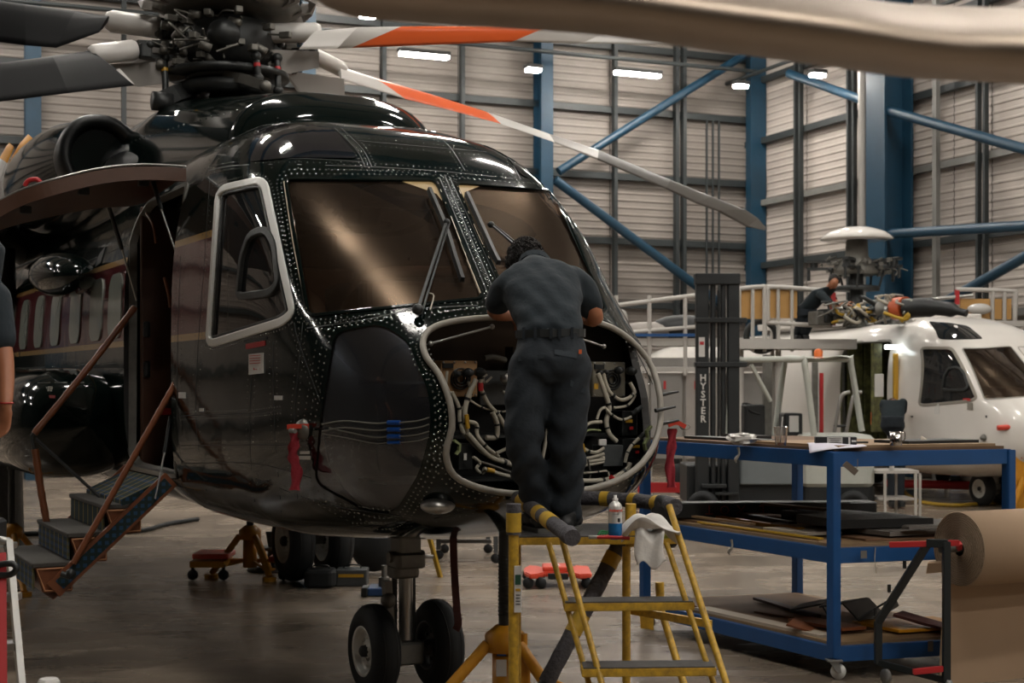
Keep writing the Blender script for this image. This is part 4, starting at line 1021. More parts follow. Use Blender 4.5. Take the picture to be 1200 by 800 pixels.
def screws(par, x0, y0, x1, y1, s):
    b = MB()
    for u in (.06, .36, .66, .94):
        for v in (.05, .95): b.lathe(bz(x0 + (x1 - x0) * u, y0 + (y1 - y0) * v, s), (1, 0, 0), [(.007, 0), (.005, .004), (0, .004)], 6)
    b.obj('box_screws', M_['alu'], par)['kind'] = 'stuff'
for x0, y0, x1, y1, m in ((135, 190, 290, 345, 'tan_box'), (780, 195, 920, 345, 'tan_box2')):
    o = bbox(x0, y0, x1, y1, .50, .3, m); screws(o, x0, y0, x1, y1, .498)
    b = MB(); c = bz(x0 + 80, y0 + 78, .49)
    for r in (.02, .035, .05): b.lathe(c, (1, 0, 0), [(r, 0), (r + .008, 0), (r + .008, .012), (r, .012)], 20, closed_prof=True)
    b.obj('fan_grille', M_['black_plastic'], o)
    b = MB(); b.box(bz(x0 + 28, y0 + 22, .492), (.012, .06, .025)); b.obj('box_socket', M_['black_plastic'], o)
bbox(300, 232, 432, 380, .62, .25, 'bay_grey'); bbox(905, 405, 972, 510, .45, .25, 'black_plastic'); bbox(908, 525, 1000, 612, .42, .25, 'black_plastic'); bbox(826, 552, 912, 640, .40, .12, 'bay_grey')
bbox(208, 545, 272, 655, .45, .15, 'black_plastic'); bbox(560, 640, 600, 690, .5, .1, 'bay_grey'); bbox(440, 130, 740, 230, .75, .1, 'inner_dark'); bbox(808, 525, 842, 552, .4, .02, 'label_white')
for x, y, w, h, m in ((935, 448, 38, 14, 'yellow'), (945, 478, 20, 14, 'red'), (965, 556, 38, 12, 'yellow'), (970, 580, 20, 12, 'red'), (795, 300, 22, 26, 'yellow'), (237, 600, 14, 30, 'label_white')):
    b = MB(); b.box(bz(x, y, .395 if x > 900 and y > 520 else .43), (.004, w * .0012, h * .0012)); b.obj('box_label', M_[m], H_)
def conn(x, y, s, r, L, m='gunmetal', ax=(1, 0, 0)):
    b = MB(); b.lathe(bz(x, y, s), ax, [(0, 0), (r * .8, 0), (r, .01), (r, L * .4), (r * 1.12, L * .42), (r * 1.12, L * .6), (r * .9, L * .65), (r * .8, L), (0, L)], 14); b.obj('connector', M_[m], H_)
for x, y in ((235, 242), (285, 240)): conn(x, y, .46, .022, .08)
conn(930, 235, .46, .022, .07); conn(880, 232, .46, .02, .06); conn(190, 248, .46, .016, .06); conn(400, 268, .5, .028, .05, 'alu'); conn(948, 418, .42, .014, .07, 'bay_grey', (.3, .6, .5)); conn(975, 522, .38, .014, .07, 'bay_grey', (.3, .6, .5))
conn(825, 240, .46, .013, .05); conn(800, 242, .46, .013, .05)
for pts, m in (([(1030, 470), (1010, 490), (1015, 520), (1000, 545), (1005, 572)], 'green_clip'), ([(188, 530), (212, 548), (210, 575), (196, 590)], 'green_clip')):
    b = MB(); b.tube([bz(x, y, .33) for x, y in pts], 0, prof=[(-.012, -.006), (.012, -.006), (.012, .006), (-.012, .006)]); b.obj('bay_clip', M_[m], H_)
HARN = [([(245, 498), (330, 590), (400, 622), (480, 642), (600, 640), (720, 630), (828, 605)], .014, .40, 'harness'), ([(228, 495), (310, 580), (390, 612), (470, 632), (590, 632)], .011, .42, 'harness'),
 ([(180, 325), (210, 390), (214, 450), (228, 495)], .011, .42, 'harness'), ([(283, 270), (255, 330), (236, 400), (240, 470), (245, 498)], .014, .42, 'harness'), ([(250, 280), (262, 330), (240, 380), (212, 400)], .008, .44, 'harness'),
 ([(305, 270), (305, 310), (335, 375), (380, 425), (412, 485)], .012, .42, 'harness'), ([(352, 410), (372, 460), (368, 515), (325, 518)], .014, .40, 'harness'), ([(250, 450), (285, 462), (290, 510), (330, 560), (380, 600)], .011, .40, 'harness'),
 ([(245, 350), (290, 380), (340, 400), (400, 408), (430, 395)], .006, .43, 'harness'), ([(330, 250), (315, 262), (320, 285), (350, 260)], .006, .44, 'harness'), ([(242, 420), (248, 480)], .012, .39, 'yellow'), ([(303, 285), (303, 320)], .014, .41, 'red'),
 ([(370, 585), (420, 562)], .009, .38, 'harness'), ([(270, 600), (300, 625), (285, 650), (310, 672), (320, 650)], .009, .38, 'harness'), ([(315, 650), (380, 672), (470, 695)], .011, .36, 'harness'), ([(330, 655), (360, 662)], .014, .355, 'yellow'), ([(280, 615), (360, 640), (470, 680)], .007, .38, 'harness_dark'),
 ([(802, 245), (830, 320), (850, 390), (838, 450), (850, 500), (882, 535)], .014, .42, 'harness'), ([(825, 245), (850, 320), (905, 358), (955, 330), (940, 285)], .011, .42, 'harness'), ([(940, 285), (962, 330), (930, 380), (870, 392)], .008, .43, 'harness'),
 ([(818, 452), (765, 458), (730, 500), (738, 560), (790, 582), (828, 562)], .010, .38, 'harness'), ([(830, 388), (860, 420), (905, 442), (945, 430)], .008, .40, 'harness'), ([(798, 440), (812, 402), (832, 390)], .008, .40, 'harness'), ([(740, 500), (770, 485), (815, 488)], .005, .37, 'green_clip'),
 ([(712, 702), (800, 702), (865, 692), (925, 655), (938, 625)], .014, .34, 'harness'), ([(720, 610), (770, 605), (828, 588)], .010, .38, 'harness'), ([(720, 625), (780, 618), (828, 612)], .010, .38, 'harness'), ([(715, 640), (780, 632), (828, 622)], .008, .38, 'harness'),
 ([(742, 670), (800, 665), (842, 662), (850, 692)], .006, .36, 'harness'), ([(918, 625), (928, 585), (948, 550), (978, 522)], .010, .36, 'harness'), ([(760, 610), (770, 670), (765, 700)], .005, .37, 'harness_dark'), ([(855, 685), (868, 700)], .016, .33, 'red'), ([(738, 545), (745, 580)], .008, .37, 'yellow'),
 ([(410, 190), (360, 175), (320, 180)], .016, .62, 'harness_dark'), ([(395, 320), (430, 345)], .009, .5, 'harness'), ([(160, 235), (155, 330), (180, 325)], .008, .45, 'harness'), ([(560, 640), (575, 560), (590, 470)], .01, .5, 'harness')]
for pts, r, s, m in HARN:
    b = MB(); P3 = smooth_path([bz(x, y, s) for x, y in pts], 7); b.tube(P3, r, 7); o = b.obj('cable', M_[m], H_)
    if len(pts) > 3:
        b = MB(); n = len(P3)
        for k in (n // 3, 2 * n // 3): b.rod(P3[k], P3[min(k + 1, n - 1)], r * 1.25, seg=7)
        b.obj('cable_ties', M_['black_plastic'], o)['kind'] = 'stuff'
for p, q in (((90, 118), (352, 46)), ((722, 95), (828, 130))):
    b = MB(); b.rod(bz(*p, .35), bz(*q, .35), .006, seg=8); b.ball(bz(*q, .35), .014); b.ball(bz(*p, .35), .014); b.obj('bay_stay', M_['alu'], H_)
# hoses behind the chin window
for y0, xe, r in ((495, 470, .007), (503, 470, .007), (511, 470, .007), (518, 470, .005)):
    b = MB(); pts = [cast(x, y) + hnorm(cast(x, y)) * (.012) for x, y in ((380 if y0 != 511 else 388, y0 + (2 if y0 < 505 else -10)), (405, y0 - 2 + (0 if y0 < 505 else -4)), (440, y0 + 1), (456, y0), (xe, y0))]
    b.tube(pts, r * .6, 7, sm=4); o = b.obj('chin_hose', M_['harness_dark'], H_)
    b = MB(); b.rod(pts[-2], pts[-1], r * 1.7, seg=8); b.obj('hose_coupling', mm('coupling_blue', '#1d4d9a', .3, metal=.5) if 'coupling_blue' not in M_ else M_['coupling_blue'], o)
    b = MB(); b.tube([pts[-1], cast(490, y0 - 2) + hnorm(cast(490, y0)) * .008, cast(503, y0 - 6) + hnorm(cast(500, y0)) * .004], r * .6, 6, sm=3); b.obj('chin_hose', M_['harness_dark'], H_)

# ------------------------------------------------------------------ red probe covers with streamers (not part of the aircraft)
def streamer(name, lab, spine_px, Y, w, bag=None):
    P = [at(x, y, Y) for x, y in spine_px]; t = thing(name, lab, 'cover', P[0]); M = local(t)
    b = MB(M); P3 = smooth_path(P, 5); n = len(P3); vs = []
    for i, p in enumerate(P3):
        ww = w * (1 + .18 * math.sin(i * 1.3)) / 2; tw = .35 * math.sin(i * .55); dx = V((math.cos(tw), math.sin(tw), 0)); dy = V((-math.sin(tw), math.cos(tw), 0)) * .006
        for k in range(5): u = (k - 2) / 2; vs.append(p + dx * ww * u + V((0, .012 * math.sin(i * .8 + k * 1.7), 0)) + dy)
        for k in range(4, -1, -1): u = (k - 2) / 2; vs.append(p + dx * ww * u + V((0, .012 * math.sin(i * .8 + k * 1.7), 0)) - dy)
    b.add(vs, [(i * 10 + k, i * 10 + (k + 1) % 10, (i + 1) * 10 + (k + 1) % 10, (i + 1) * 10 + k) for i in range(n - 1) for k in range(10)], True); b.obj('streamer', M_['red_cloth'], t)
    b = MB(M); b.tube([at(x, y, Y - .02) for x, y in bag], 0, sm=4, prof=[(-.022, -.012), (.022, -.012), (.022, .012), (-.022, .012)]); b.obj('probe_sleeve', mm('probe_red', '#c23a26', .5) if 'probe_red' not in M_ else M_['probe_red'], t)
    e = at(*bag[-1], Y - .02); b = MB(M); b.tube([e + V((.03 * math.cos(a), 0, .015 * math.sin(a))) for a in [k * .785 for k in range(8)]], .004, 6, closed=True); b.obj('pull_loop', M_['seal'], t); return t
PY_ = min((HELM @ cast(345, y)).y for y in (500, 520, 540, 560, 574)) - .09
streamer('probe_cover', 'red cloth streamer and sleeve on the probe beside the dark chin window', [(346, 505), (345, 520), (343, 535), (348, 550), (345, 574)], PY_, .055, [(337, 500), (355, 499), (374, 499)])
streamer('probe_cover', 'red cloth streamer on the probe at the right edge of the nose bay', [(788, 502), (787, 520), (785, 545), (787, 571)], 8.2, .05, [(783, 498), (793, 495), (803, 500)])

# ------------------------------------------------------------------ people
mm('skin', '#a0684a', .5, noise=.12, nscale=6); mm('shirt', '#1a242b', .9, noise=.15, nscale=5, bump=.6, bscale=9); mm('trousers', '#131c24', .85, noise=.2, nscale=6, bump=.7, bscale=8)
mm('hair', '#17110e', .8, noise=.4, nscale=60); mm('belt', '#24282a', .4); mm('boot', '#121314', .6); mm('sole', '#4f4e4a', .7); mm('orange_tag', '#c65a28', .6); mm('shirt2', '#141f24', .9, bump=.5, bscale=10)
def ell(b, c, x, y, z, a, bb, cc, seg=16, rings=10):
    """ellipsoid with axes"""
    m = Matrix((V(x).normalized(), V(y).normalized(), V(z).normalized())).transposed(); b.ball(c, (a, bb, cc), seg, rings, rot=m.to_4x4())
def loftsec(b, secs, n=20):
    """secs: (centre, xdir, ydir, a, b); closed loft with superelliptic rings"""
    vs = []
    for c, x, y, a, bb in secs:
        for k in range(n):
            t = 2 * math.pi * k / n; c_, s_ = math.cos(t), math.sin(t)
            vs.append(V(c) + V(x) * a * math.copysign(abs(c_) ** .85, c_) + V(y) * bb * math.copysign(abs(s_) ** .85, s_))
    m = len(secs); b.add(vs, [(i * n + k, i * n + (k + 1) % n, (i + 1) * n + (k + 1) % n, (i + 1) * n + k) for i in range(m - 1) for k in range(n)], True)
    b.add(vs[:n], [list(range(n))[::-1]]); b.add(vs[-n:], [list(range(n))])
def limb(b, pts, rs, n=14):
    P3 = smooth_path(pts, 6); m = len(P3); k = len(rs) - 1; rr = []
    for i in range(m):
        u = i / (m - 1) * k; j = min(int(u), k - 1); rr.append(rs[j] * (1 - (u - j)) + rs[j + 1] * (u - j))
    b.tube(P3, rr, n); b.ball(P3[0], rr[0], n, 8); b.ball(P3[-1], rr[-1], n, 8)
def hand(b, w, d, side, palm_n, curl=.5, k=1.0):
    """w wrist, d pointing direction, palm_n palm normal, side = direction of the thumb"""
    d = d.normalized(); sd = side.normalized(); pn = palm_n.normalized()
    ell(b, w + d * .045 * k, sd, pn, d, .041 * k, .016 * k, .055 * k)
    for i, (u, L) in enumerate(((.03, .070), (.010, .078), (-.010, .072), (-.030, .056))):
        p = w + d * .085 * k + sd * u * k; q1 = p + (d * (1 - curl * .3) + pn * curl * .5).normalized() * L * .5 * k; q2 = q1 + (d * (1 - curl) + pn * curl * 1.1).normalized() * L * .32 * k; q3 = q2 + (d * (.9 - curl * 1.3) + pn * (.3 + curl)).normalized() * L * .25 * k
        b.tube([p - d * .02, p, q1, q2, q3], [.0095 * k, .0095 * k, .0088 * k, .008 * k, .0068 * k], 8); b.ball(q3, .007 * k, 8, 6)
    p = w + d * .025 * k + sd * .03 * k; q1 = p + (d * .6 + sd * .7 + pn * .2).normalized() * .035 * k; q2 = q1 + (d * .9 + sd * .2 + pn * .3).normalized() * .03 * k
    b.tube([p - sd * .01, p, q1, q2], [.014 * k, .013 * k, .0105 * k, .009 * k], 8); b.ball(q2, .009 * k, 8, 6)

PL = 1.225     # platform height
MAN = thing('person', 'person in dark polo shirt and work trousers leaning into the open nose bay', 'person', at(642, 640, 7.0) * V((1, 1, 0)) + V((0, 0, PL)))
MM = local(MAN)
up = V((0, 0, 1)); fw = V((0, 1, 0)); rt = V((1, 0, 0))
pel, wst, chs, shc, nck, hd = at(645, 412, 6.98), at(645, 388, 7.0), at(637, 352, 7.16), at(634, 326, 7.30), at(627, 311, 7.40), at(616, 309, 7.53)
lhip, rhip = at(622, 424, 6.98), at(667, 424, 6.98)
lkn, rkn = at(614, 520, 6.93), at(664, 515, 6.98); lan, ran = at(632, 604, 7.06), at(665, 604, 7.04)
lsh, rsh = at(592, 334, 7.24), at(678, 330, 7.30); lel, rel = at(580, 364, 7.42), at(697, 372, 7.34)
lwr, rwr = at(603, 370, 7.66), at(672, 366, 7.60)
tdir = (shc - wst).normalized(); tfr = rt.cross(tdir) * -1
if tfr.y < 0: tfr = -tfr
b = MB(MM)      # body: one continuous skin surface
loftsec(b, [(pel, rt, fw, .12, .07), (wst, rt, tfr, .11, .06), (chs, rt, tfr, .15, .10), (shc, rt, tfr, .16, .08), (nck, rt, tfr, .06, .055), (nck.lerp(hd, .4), rt, tfr, .052, .052)])
ell(b, hd, (1, -.1, 0), (0, 1, -.2), (0, .3, 1), .075, .098, .112)
hf_ = (hd - nck).normalized(); ell(b, hd + V((-.02, .085, -.04)), rt, fw, up, .045, .04, .05); b.ball(hd + V((-.02, .115, .0)), (.014, .022, .026), 10, 8)
for sx_ in (-1, 1): ell(b, hd + V((sx_ * .078, .0, -.01)), rt, fw, up, .012, .02, .032)
limb(b, [lsh, lel, lwr], [.05, .042, .028]); limb(b, [rsh, rel, rwr], [.05, .045, .029])
hand(b, lwr, V((.25, .9, -.3)), V((1, -.2, 0)), V((0, -.3, -1)), .6); hand(b, rwr, V((-.35, .9, -.2)), V((-1, -.3, 0)), V((0, -.3, -1)), .6)
limb(b, [lhip, lkn, lan], [.07, .045, .035]); limb(b, [rhip, rkn, ran], [.07, .045, .035])
for an in (lan, ran): limb(b, [an, V((an.x, an.y + .02, PL + .06)), V((an.x, an.y + .14, PL + .045))], [.042, .04, .035])
body = remeshed(b, 'body', M_['skin'], MAN, .009, 4)
# shirt
b = MB(MM)
loftsec(b, [(wst + V((0, 0, -.07)), rt, fw, .156, .110), (wst + V((0, 0, -.015)), rt, fw.lerp(tfr, .5).normalized(), .158, .114), (wst + tdir * .06, rt, tfr, .162, .12), (chs - tdir * .04, rt, tfr, .178, .125), (chs + tdir * .03, rt, tfr, .196, .125), (shc - tdir * .01, rt, tfr, .200, .11), (shc + tdir * .055, rt, tfr, .14, .09), (nck + tdir * .0, rt, tfr, .075, .068), (nck + tdir * .022, rt, tfr, .066, .062)], 28)
limb(b, [lsh + V((.03, 0, 0)), lsh.lerp(lel, .4), lsh.lerp(lel, .66)], [.083, .074, .068]); limb(b, [rsh + V((-.03, 0, 0)), rsh.lerp(rel, .4), rsh.lerp(rel, .66)], [.085, .078, .072])
def fold(co):
    d = .5 * math.sin(co.z * 55 + co.x * 38 + 2 * math.sin(co.x * 14)) + .5 * math.sin(co.z * 33 - co.x * 30 + 1.5 * math.sin(co.z * 18)); return .006 * d
remeshed(b, 'shirt', M_['shirt'], MAN, .011, 4, disp=fold)
b = MB(MM); b.tube([nck + tdir * .015 + V((.078 * math.cos(k * .4189), 0, 0)) + tfr * .072 * math.sin(k * .4189) for k in range(15)], 0, closed=True, prof=[(-.006, -.018), (.006, -.018), (.006, .018), (-.006, .018)]); b.obj('collar', M_['shirt'], MAN)
# hair: a cap of tight curls
b = MB(MM); rnd = random.Random(5); ell(b, hd + V((.0, -.012, .012)), rt, fw, up, .092, .105, .115)
hair = remeshed(b, 'hair', M_['hair'], MAN, .012, 1)
b = MB(MM)
for k in range(520):
    a, e = rnd.random() * 6.283, rnd.uniform(-.75, 1.57); d = V((math.cos(a) * math.cos(e), math.sin(a) * math.cos(e), math.sin(e)))
    if d.y > .75 and d.z < .4: continue
    p = hd + V((0, -.012, .012)) + V((d.x * .094, d.y * .107, d.z * .117)); r = rnd.uniform(.007, .012); x, y = frame_of(d); ph = rnd.random() * 6.28
    b.tube([p + x * r * math.cos(ph + j * 1.3) + y * r * math.sin(ph + j * 1.3) + d * j * .003 for j in range(5)], .0035, 4)
b.obj('hair_curls', M_['hair'], MAN)['kind'] = 'stuff'
# trousers
b = MB(MM)
loftsec(b, [(wst + V((0, 0, .008)), rt, fw, .155, .11), (wst + V((0, 0, -.05)), rt, fw, .165, .12), (pel + V((0, -.01, -.03)), rt, fw, .180, .135), (pel + V((0, -.01, -.10)), rt, fw, .178, .13), (pel + V((0, 0, -.15)), rt, fw, .16, .11)], 26)
limb(b, [lhip + V((.0, 0, -.02)), lhip.lerp(lkn, .5) + V((-.006, -.01, 0)), lkn, lkn.lerp(lan, .5) + V((.0, .02, 0)), lan + V((0, 0, .025))], [.108, .104, .088, .082, .070], 18)
limb(b, [rhip + V((.002, 0, -.02)), rhip.lerp(rkn, .5), rkn, rkn.lerp(ran, .5) + V((0, .02, 0)), ran + V((0, 0, .03))], [.108, .106, .092, .085, .072], 18)
def fold2(co):
    k = min(1, max(0, (.62 - co.z) / .3)) * .6 + .4
    return .008 * k * (math.sin(co.z * 46 + 3 * math.sin(co.x * 22)) + .6 * math.sin(co.z * 27 - co.x * 40))
tro = remeshed(b, 'trousers', M_['trousers'], MAN, .011, 4, disp=fold2)
b = MB(MM); b.tube([wst + V((.166 * math.cos(k * .3142), .122 * math.sin(k * .3142), -.012 + .004 * math.cos(k * .3142))) for k in range(20)], 0, closed=True, prof=[(-.004, -.019), (.004, -.019), (.004, .019), (-.004, .019)]); belt = b.obj('belt', M_['belt'], MAN)
for x in (-.13, -.075, 0, .04, .1):
    b = MB(MM); y = -.122 * math.sqrt(1 - (x / .166) ** 2); b.box(wst + V((x, y - .008, -.012)), (.014, .008, .055)); b.obj('belt_loop', M_['trousers'], MAN)
mm('flap', '#1b242b', .85)
for pts in ([(607, 423), (637, 420), (639, 415), (607, 417)], [(650, 415), (676, 420), (676, 413), (650, 409)], [(668, 452), (686, 462), (686, 455), (669, 445)]):
    bv = BVHTree.FromPolygons([v.co for v in tro.data.vertices], [p.vertices for p in tro.data.polygons]); o = MM @ V((0, 0, EYE)); vs = []
    for x, y in pts:
        d = (MM.to_3x3() @ (at(x, y, 7) - V((0, 0, EYE)))).normalized(); h, n, i, _ = bv.ray_cast(o, d); vs.append((h if h is not None else MM @ at(x, y, 6.9)) - d * .003)
    b = MB(); b.prism(vs, V((0, -.006, 0))); b.obj('pocket_flap', M_['flap'], tro)
b = MB(MM); b.box(at(680, 412, 6.875), (.014, .006, .02)); b.obj('orange_tag', M_['orange_tag'], MAN)
for an, ang in ((lan, .35), (ran, -.25)):
    r_ = Matrix.Rotation(ang, 3, 'Z'); b = MB(MM); c = V((an.x, an.y, PL))
    ell(b, c + V((0, -.01, .085)), rt, fw, up, .052, .058, .065); ell(b, c + r_ @ V((0, .08, .06)), r_ @ rt, r_ @ fw, up, .046, .10, .048); ell(b, c + r_ @ V((0, .15, .045)), r_ @ rt, r_ @ fw, up, .047, .06, .036); ell(b, c + r_ @ V((0, -.04, .045)), r_ @ rt, r_ @ fw, up, .040, .05, .04)
    bt = remeshed(b, 'boot', M_['boot'], MAN, .008, 3)
    b = MB(MM); ol = [(-.038, -.08), (.038, -.08), (.042, 0), (.050, .12), (.035, .2), (0, .215), (-.035, .2), (-.050, .12), (-.042, 0)]
    b.prism([c + r_ @ V((x, y, .0)) for x, y in ol], V((0, 0, .022))); b.obj('boot_sole', M_['sole'], bt)
# ------------------------------------------------------------------ yellow platform ladder
mm('yellow_chip', '#cda32e', .45, noise=.45, nscale=30, c2='#8a6c28'); mm('tread_grey', '#4a4847', .8, noise=.35, nscale=30); mm('foam', '#48464a', .85, noise=.3, nscale=25, bump=.5, bscale=50); mm('tape_yellow', '#b8942a', .5, noise=.3, nscale=30)
LAD = thing('platform_ladder', 'chipped yellow platform ladder with foam wrapped rails under the leaning person', 'ladder', at(700, 640, 6.6) * V((1, 1, 0)))
ML = local(LAD)
def to_floor(p, q):
    k = p.z / (p.z - q.z); return p + (q - p) * k
def ys(py): # depth on the sloping ladder plane for a pixel row
    return (6.6 - .45 * (1.22 - EYE)) / (1 + .45 * (py - HZ) / FP)
def rail(p0, p1, r, m='yellow_chip', floor=True, name='stringer'):
    P, Q = at(*p0), at(*p1); Q = to_floor(P, Q) if floor else Q; b = MB(ML); b.rod(P, Q, r); return b.obj(name, M_[m], LAD)
rail((643, 636, ys(636)), (690, 800, ys(800)), .013); rail((656, 622, ys(622) - .12), (705, 800, ys(800) - .12), .014)
rail((781, 636, ys(636)), (836, 800, ys(800)), .013); rail((784, 592, ys(592)), (851, 800, ys(800) - .12), .015)
def plank(x0, x1, yf, z, dep, m, name, edge='yellow_chip', sk=0):
    Yn = (EYE - z) * FP / (yf - HZ); a, c = at(x0, yf, Yn), at(x1, yf, Yn); c.z = a.z = z
    c = c + V((0, sk, 0)); b = MB(ML); b.prism([a, c, c + V((0, dep, 0)), a + V((0, dep, 0))], V((0, 0, -.035))); o = b.obj(name, M_[edge], LAD, bevel=.003)
    b = MB(ML); e = V((.006, .006, 0)); b.prism([a + e, c + V((-.006, .006, 0)), c + V((-.006, dep - .006, 0)), a + V((.006, dep - .006, 0))], V((0, 0, .006))); b.obj('tread_mat', M_[m], o)
    return a, c
plank(603, 797, 630, PL - .006, .62, 'tread_grey', 'platform', sk=.05); plank(661, 815, 707, .97, .16, 'tread_grey', 'step', sk=.03); plank(682, 841, 784, .72, .16, 'tread_grey', 'step', sk=.03)
plank(706, 870, 860, .47, .16, 'tread_grey', 'step'); plank(728, 900, 950, .22, .16, 'tread_grey', 'step')
def padded(pts, r, bands, name='padded_rail'):
    P3 = smooth_path([at(*p) for p in pts], 8) if len(pts) > 2 else [at(*pts[0]).lerp(at(*pts[1]), k / 24) for k in range(25)]
    b = MB(ML); b.tube(P3, [r * (1 + .03 * math.sin(i * 1.7)) for i in range(len(P3))], 14); o = b.obj(name, M_['foam'], LAD)
    n = len(P3) - 1
    for t0, t1 in bands:
        b = MB(ML); b.tube(P3[int(t0 * n):max(int(t1 * n), int(t0 * n) + 1) + 1], r * 1.05, 14); b.obj('tape_band', M_['tape_yellow'], o)
    return o
rail((602, 620, 6.62), (602, 800, 6.62), .024, name='post'); padded([(602, 626, 6.62), (602, 590, 6.62)], .034, [(.1, .72)], 'post_pad')
b = MB(ML); b.box(at(607, 690, 6.585), (.034, .012, .21)); o = b.obj('inspection_label', M_['label_white'], LAD)
b = MB(ML); b.box(at(607, 679, 6.577), (.026, .004, .045)); b.obj('label_field', mm('dark_green', '#1d4a38', .5), o); b = MB(ML); b.box(at(607, 691, 6.577), (.022, .004, .012)); b.obj('label_field', M_['yellow'], o)
b = MB(ML); 
for k in range(4): b.box(at(607, 697 + k * 3.6, 6.577), (.02, .003, .004))
b.obj('label_print', M_['black_plastic'], o)['kind'] = 'stuff'
padded([(607, 583, 7.25), (668, 628, 6.35)], .036, [(.1, .28), (.45, .5), (.62, .74)])
b = MB(ML); P, Q = at(666, 626, 6.36), at(671, 630, 6.3); b.rod(P, Q, .043, .038); b.obj('rail_end', M_['foam'], LAD)
padded([(676, 583, 7.3), (740, 586, 7.15), (788, 592, 6.85)], .036, [(.27, .36), (.55, .62), (.80, .84)])
padded([(607, 582, 7.3), (640, 582, 7.2), (680, 583, 7.3)], .03, [])
b = MB(ML); b.rod(at(780, 591, 6.9), at(791, 594, 6.8), .045, .04); b.obj('rail_end', M_['foam'], LAD)
rail((739, 590, 6.9), (739, 640, 6.9), .026, name='post', floor=False); rail((734, 640, 6.95), (734, 800, 6.95), .020, name='post')
rail((606, 600, 7.25), (606, 800, 7.25), .02, name='post')
padded([(731, 628, 7.1), (640, 800, 6.9)], .040, [(.14, .22), (.58, .70)], 'padded_brace')
P, Q = at(640, 800, 6.9), at(731, 628, 7.1); b = MB(ML); b.rod(P, to_floor(Q, P), .034); b.obj('brace', M_['gunmetal'], LAD)
b = MB(ML); b.bar(at(739, 715, 7.0), at(833, 731, 6.6), .02, .035); b.obj('foot_bar', M_['yellow_chip'], LAD)
b = MB(ML); b.rod(at(773, 682, 7.3), at(774, 720, 7.3), .022); b.obj('stabiliser', M_['yellow_chip'], LAD); b = MB(ML); P, Q = at(774, 712, 7.25), at(801, 800, 7.0); b.rod(P, to_floor(P, Q), .018); b.obj('stabiliser', M_['yellow_chip'], LAD)
b = MB(ML); b.lathe(at(785, 622, 6.95), (1, .3, 0), [(0, -.025), (.06, -.025), (.08, -.015), (.08, .015), (.06, .025), (0, .025)], 28); b.obj('castor_wheel', M_['rubber'], LAD)
b = MB(ML); b.lathe(at(776, 602, 6.9), (1, .3, 0), [(0, -.025), (.07, -.025), (.09, -.015), (.09, .015), (.07, .025), (0, .025)], 28); b.obj('castor_wheel', M_['rubber'], LAD)
b = MB(ML); b.prism([at(x, y, 7.0) for x, y in ((750, 722), (766, 724), (766, 738), (751, 736))], V((0, .02, 0))); b.obj('wheel_bracket', M_['yellow_chip'], LAD)
# --- on the platform
def can():
    p = at(721, 617, 6.72); p.z = PL; t = thing('spray_can', 'blue and white spray can standing on the yellow platform', 'can', p); r = .032
    b = MB(); b.lathe((0, 0, 0), (0, 0, 1), [(0, 0), (r * .95, 0), (r, .004), (r, .075)], 28); b.obj('can_body', mm('can_blue', '#1c6aa8', .25, metal=.4), t)
    b = MB(); b.lathe((0, 0, .075), (0, 0, 1), [(r, 0), (r, .075), (r * .9, .085), (r * .5, .098), (.012, .102), (0, .102)], 28); b.obj('can_top', mm('can_white', '#c9c8c4', .25, metal=.4), t)
    b = MB(); b.lathe((0, 0, .175), (0, 0, 1), [(.012, 0), (.014, .012), (.007, .016), (.007, .028), (0, .028)], 16); b.obj('nozzle', M_['label_white'], t)
    text_mesh('Ambersil', .017, basis(V((0, -r - .0008, .135)), V((1, 0, 0)), V((0, 0, 1)), V((0, -1, 0))), .001, 'lettering', mm('can_red', '#c9402a', .4), t, bold=.0006)
    text_mesh('CLEANER', .007, basis(V((0, -r - .0008, .118)), V((1, 0, 0)), V((0, 0, 1)), V((0, -1, 0))), .001, 'lettering', M_['black_plastic'], t)
    b = MB(); b.box((.012, -r * .93, .09), (.016, .002, .018)); b.obj('hazard_mark', M_['black_plastic'], t); return t
can()
def cloth_sheet(name, lab, cat, fn, nu, nv, m, th=.004):
    P = [[V(fn(i / nu, j / nv)) for j in range(nv + 1)] for i in range(nu + 1)]; o = P[nu // 2][nv // 2]; b = MB(Matrix.Translation(-o)); vs = sum(P, []); k = nv + 1
    fs = [(i * k + j, (i + 1) * k + j, (i + 1) * k + j + 1, i * k + j + 1) for i in range(nu) for j in range(nv)]; b.add(vs, fs, True)
    ob = b.obj(name, m); ob.location = o; sm_ = ob.modifiers.new('s', 'SOLIDIFY'); sm_.thickness = th; return tag(ob, lab, cat)
mm('wipe', '#cfccc8', .9, bump=.3, bscale=25)
def wipe(u, v):
    a = at(733, 612, 6.74); x = V((1, 0, 0)); t = u * .30; side = (v - .5) * .17 * (1 + .3 * math.sin(u * 5))
    p = V((a.x - .02, 6.70, PL + .02)) + V((t * .85, -t * .25 + side * .3, .075 * math.sin(min(t * 11, 3.14)) + .025 * math.sin(v * 9 + u * 7) + .012 * math.cos(v * 17)))
    p.y += side * .9; return p
cloth_sheet('cleaning_cloth', 'white cleaning cloth crumpled on the platform beside the spray can', 'cloth', wipe, 26, 14, M_['wipe'])
def wipe2(u, v):
    # hangs over the front edge
    x = at(744 + 34 * u, 620, 6.6).x; d = v * .22; z = PL + .035 + .02 * math.sin(u * 8) - max(0, d - .09) * 1.05 + (.03 * math.sin(min(d / .09, 1) * 3.14)); y = 6.68 - min(d, .1) * 1.2 + .008 * math.sin(u * 9 + v * 4)
    return V((x - .02 + .03 * v + .01 * math.sin(v * 6), y, z))
cloth_sheet('cleaning_cloth', 'white cleaning cloth hanging over the front edge of the platform', 'cloth', wipe2, 14, 26, M_['wipe'])
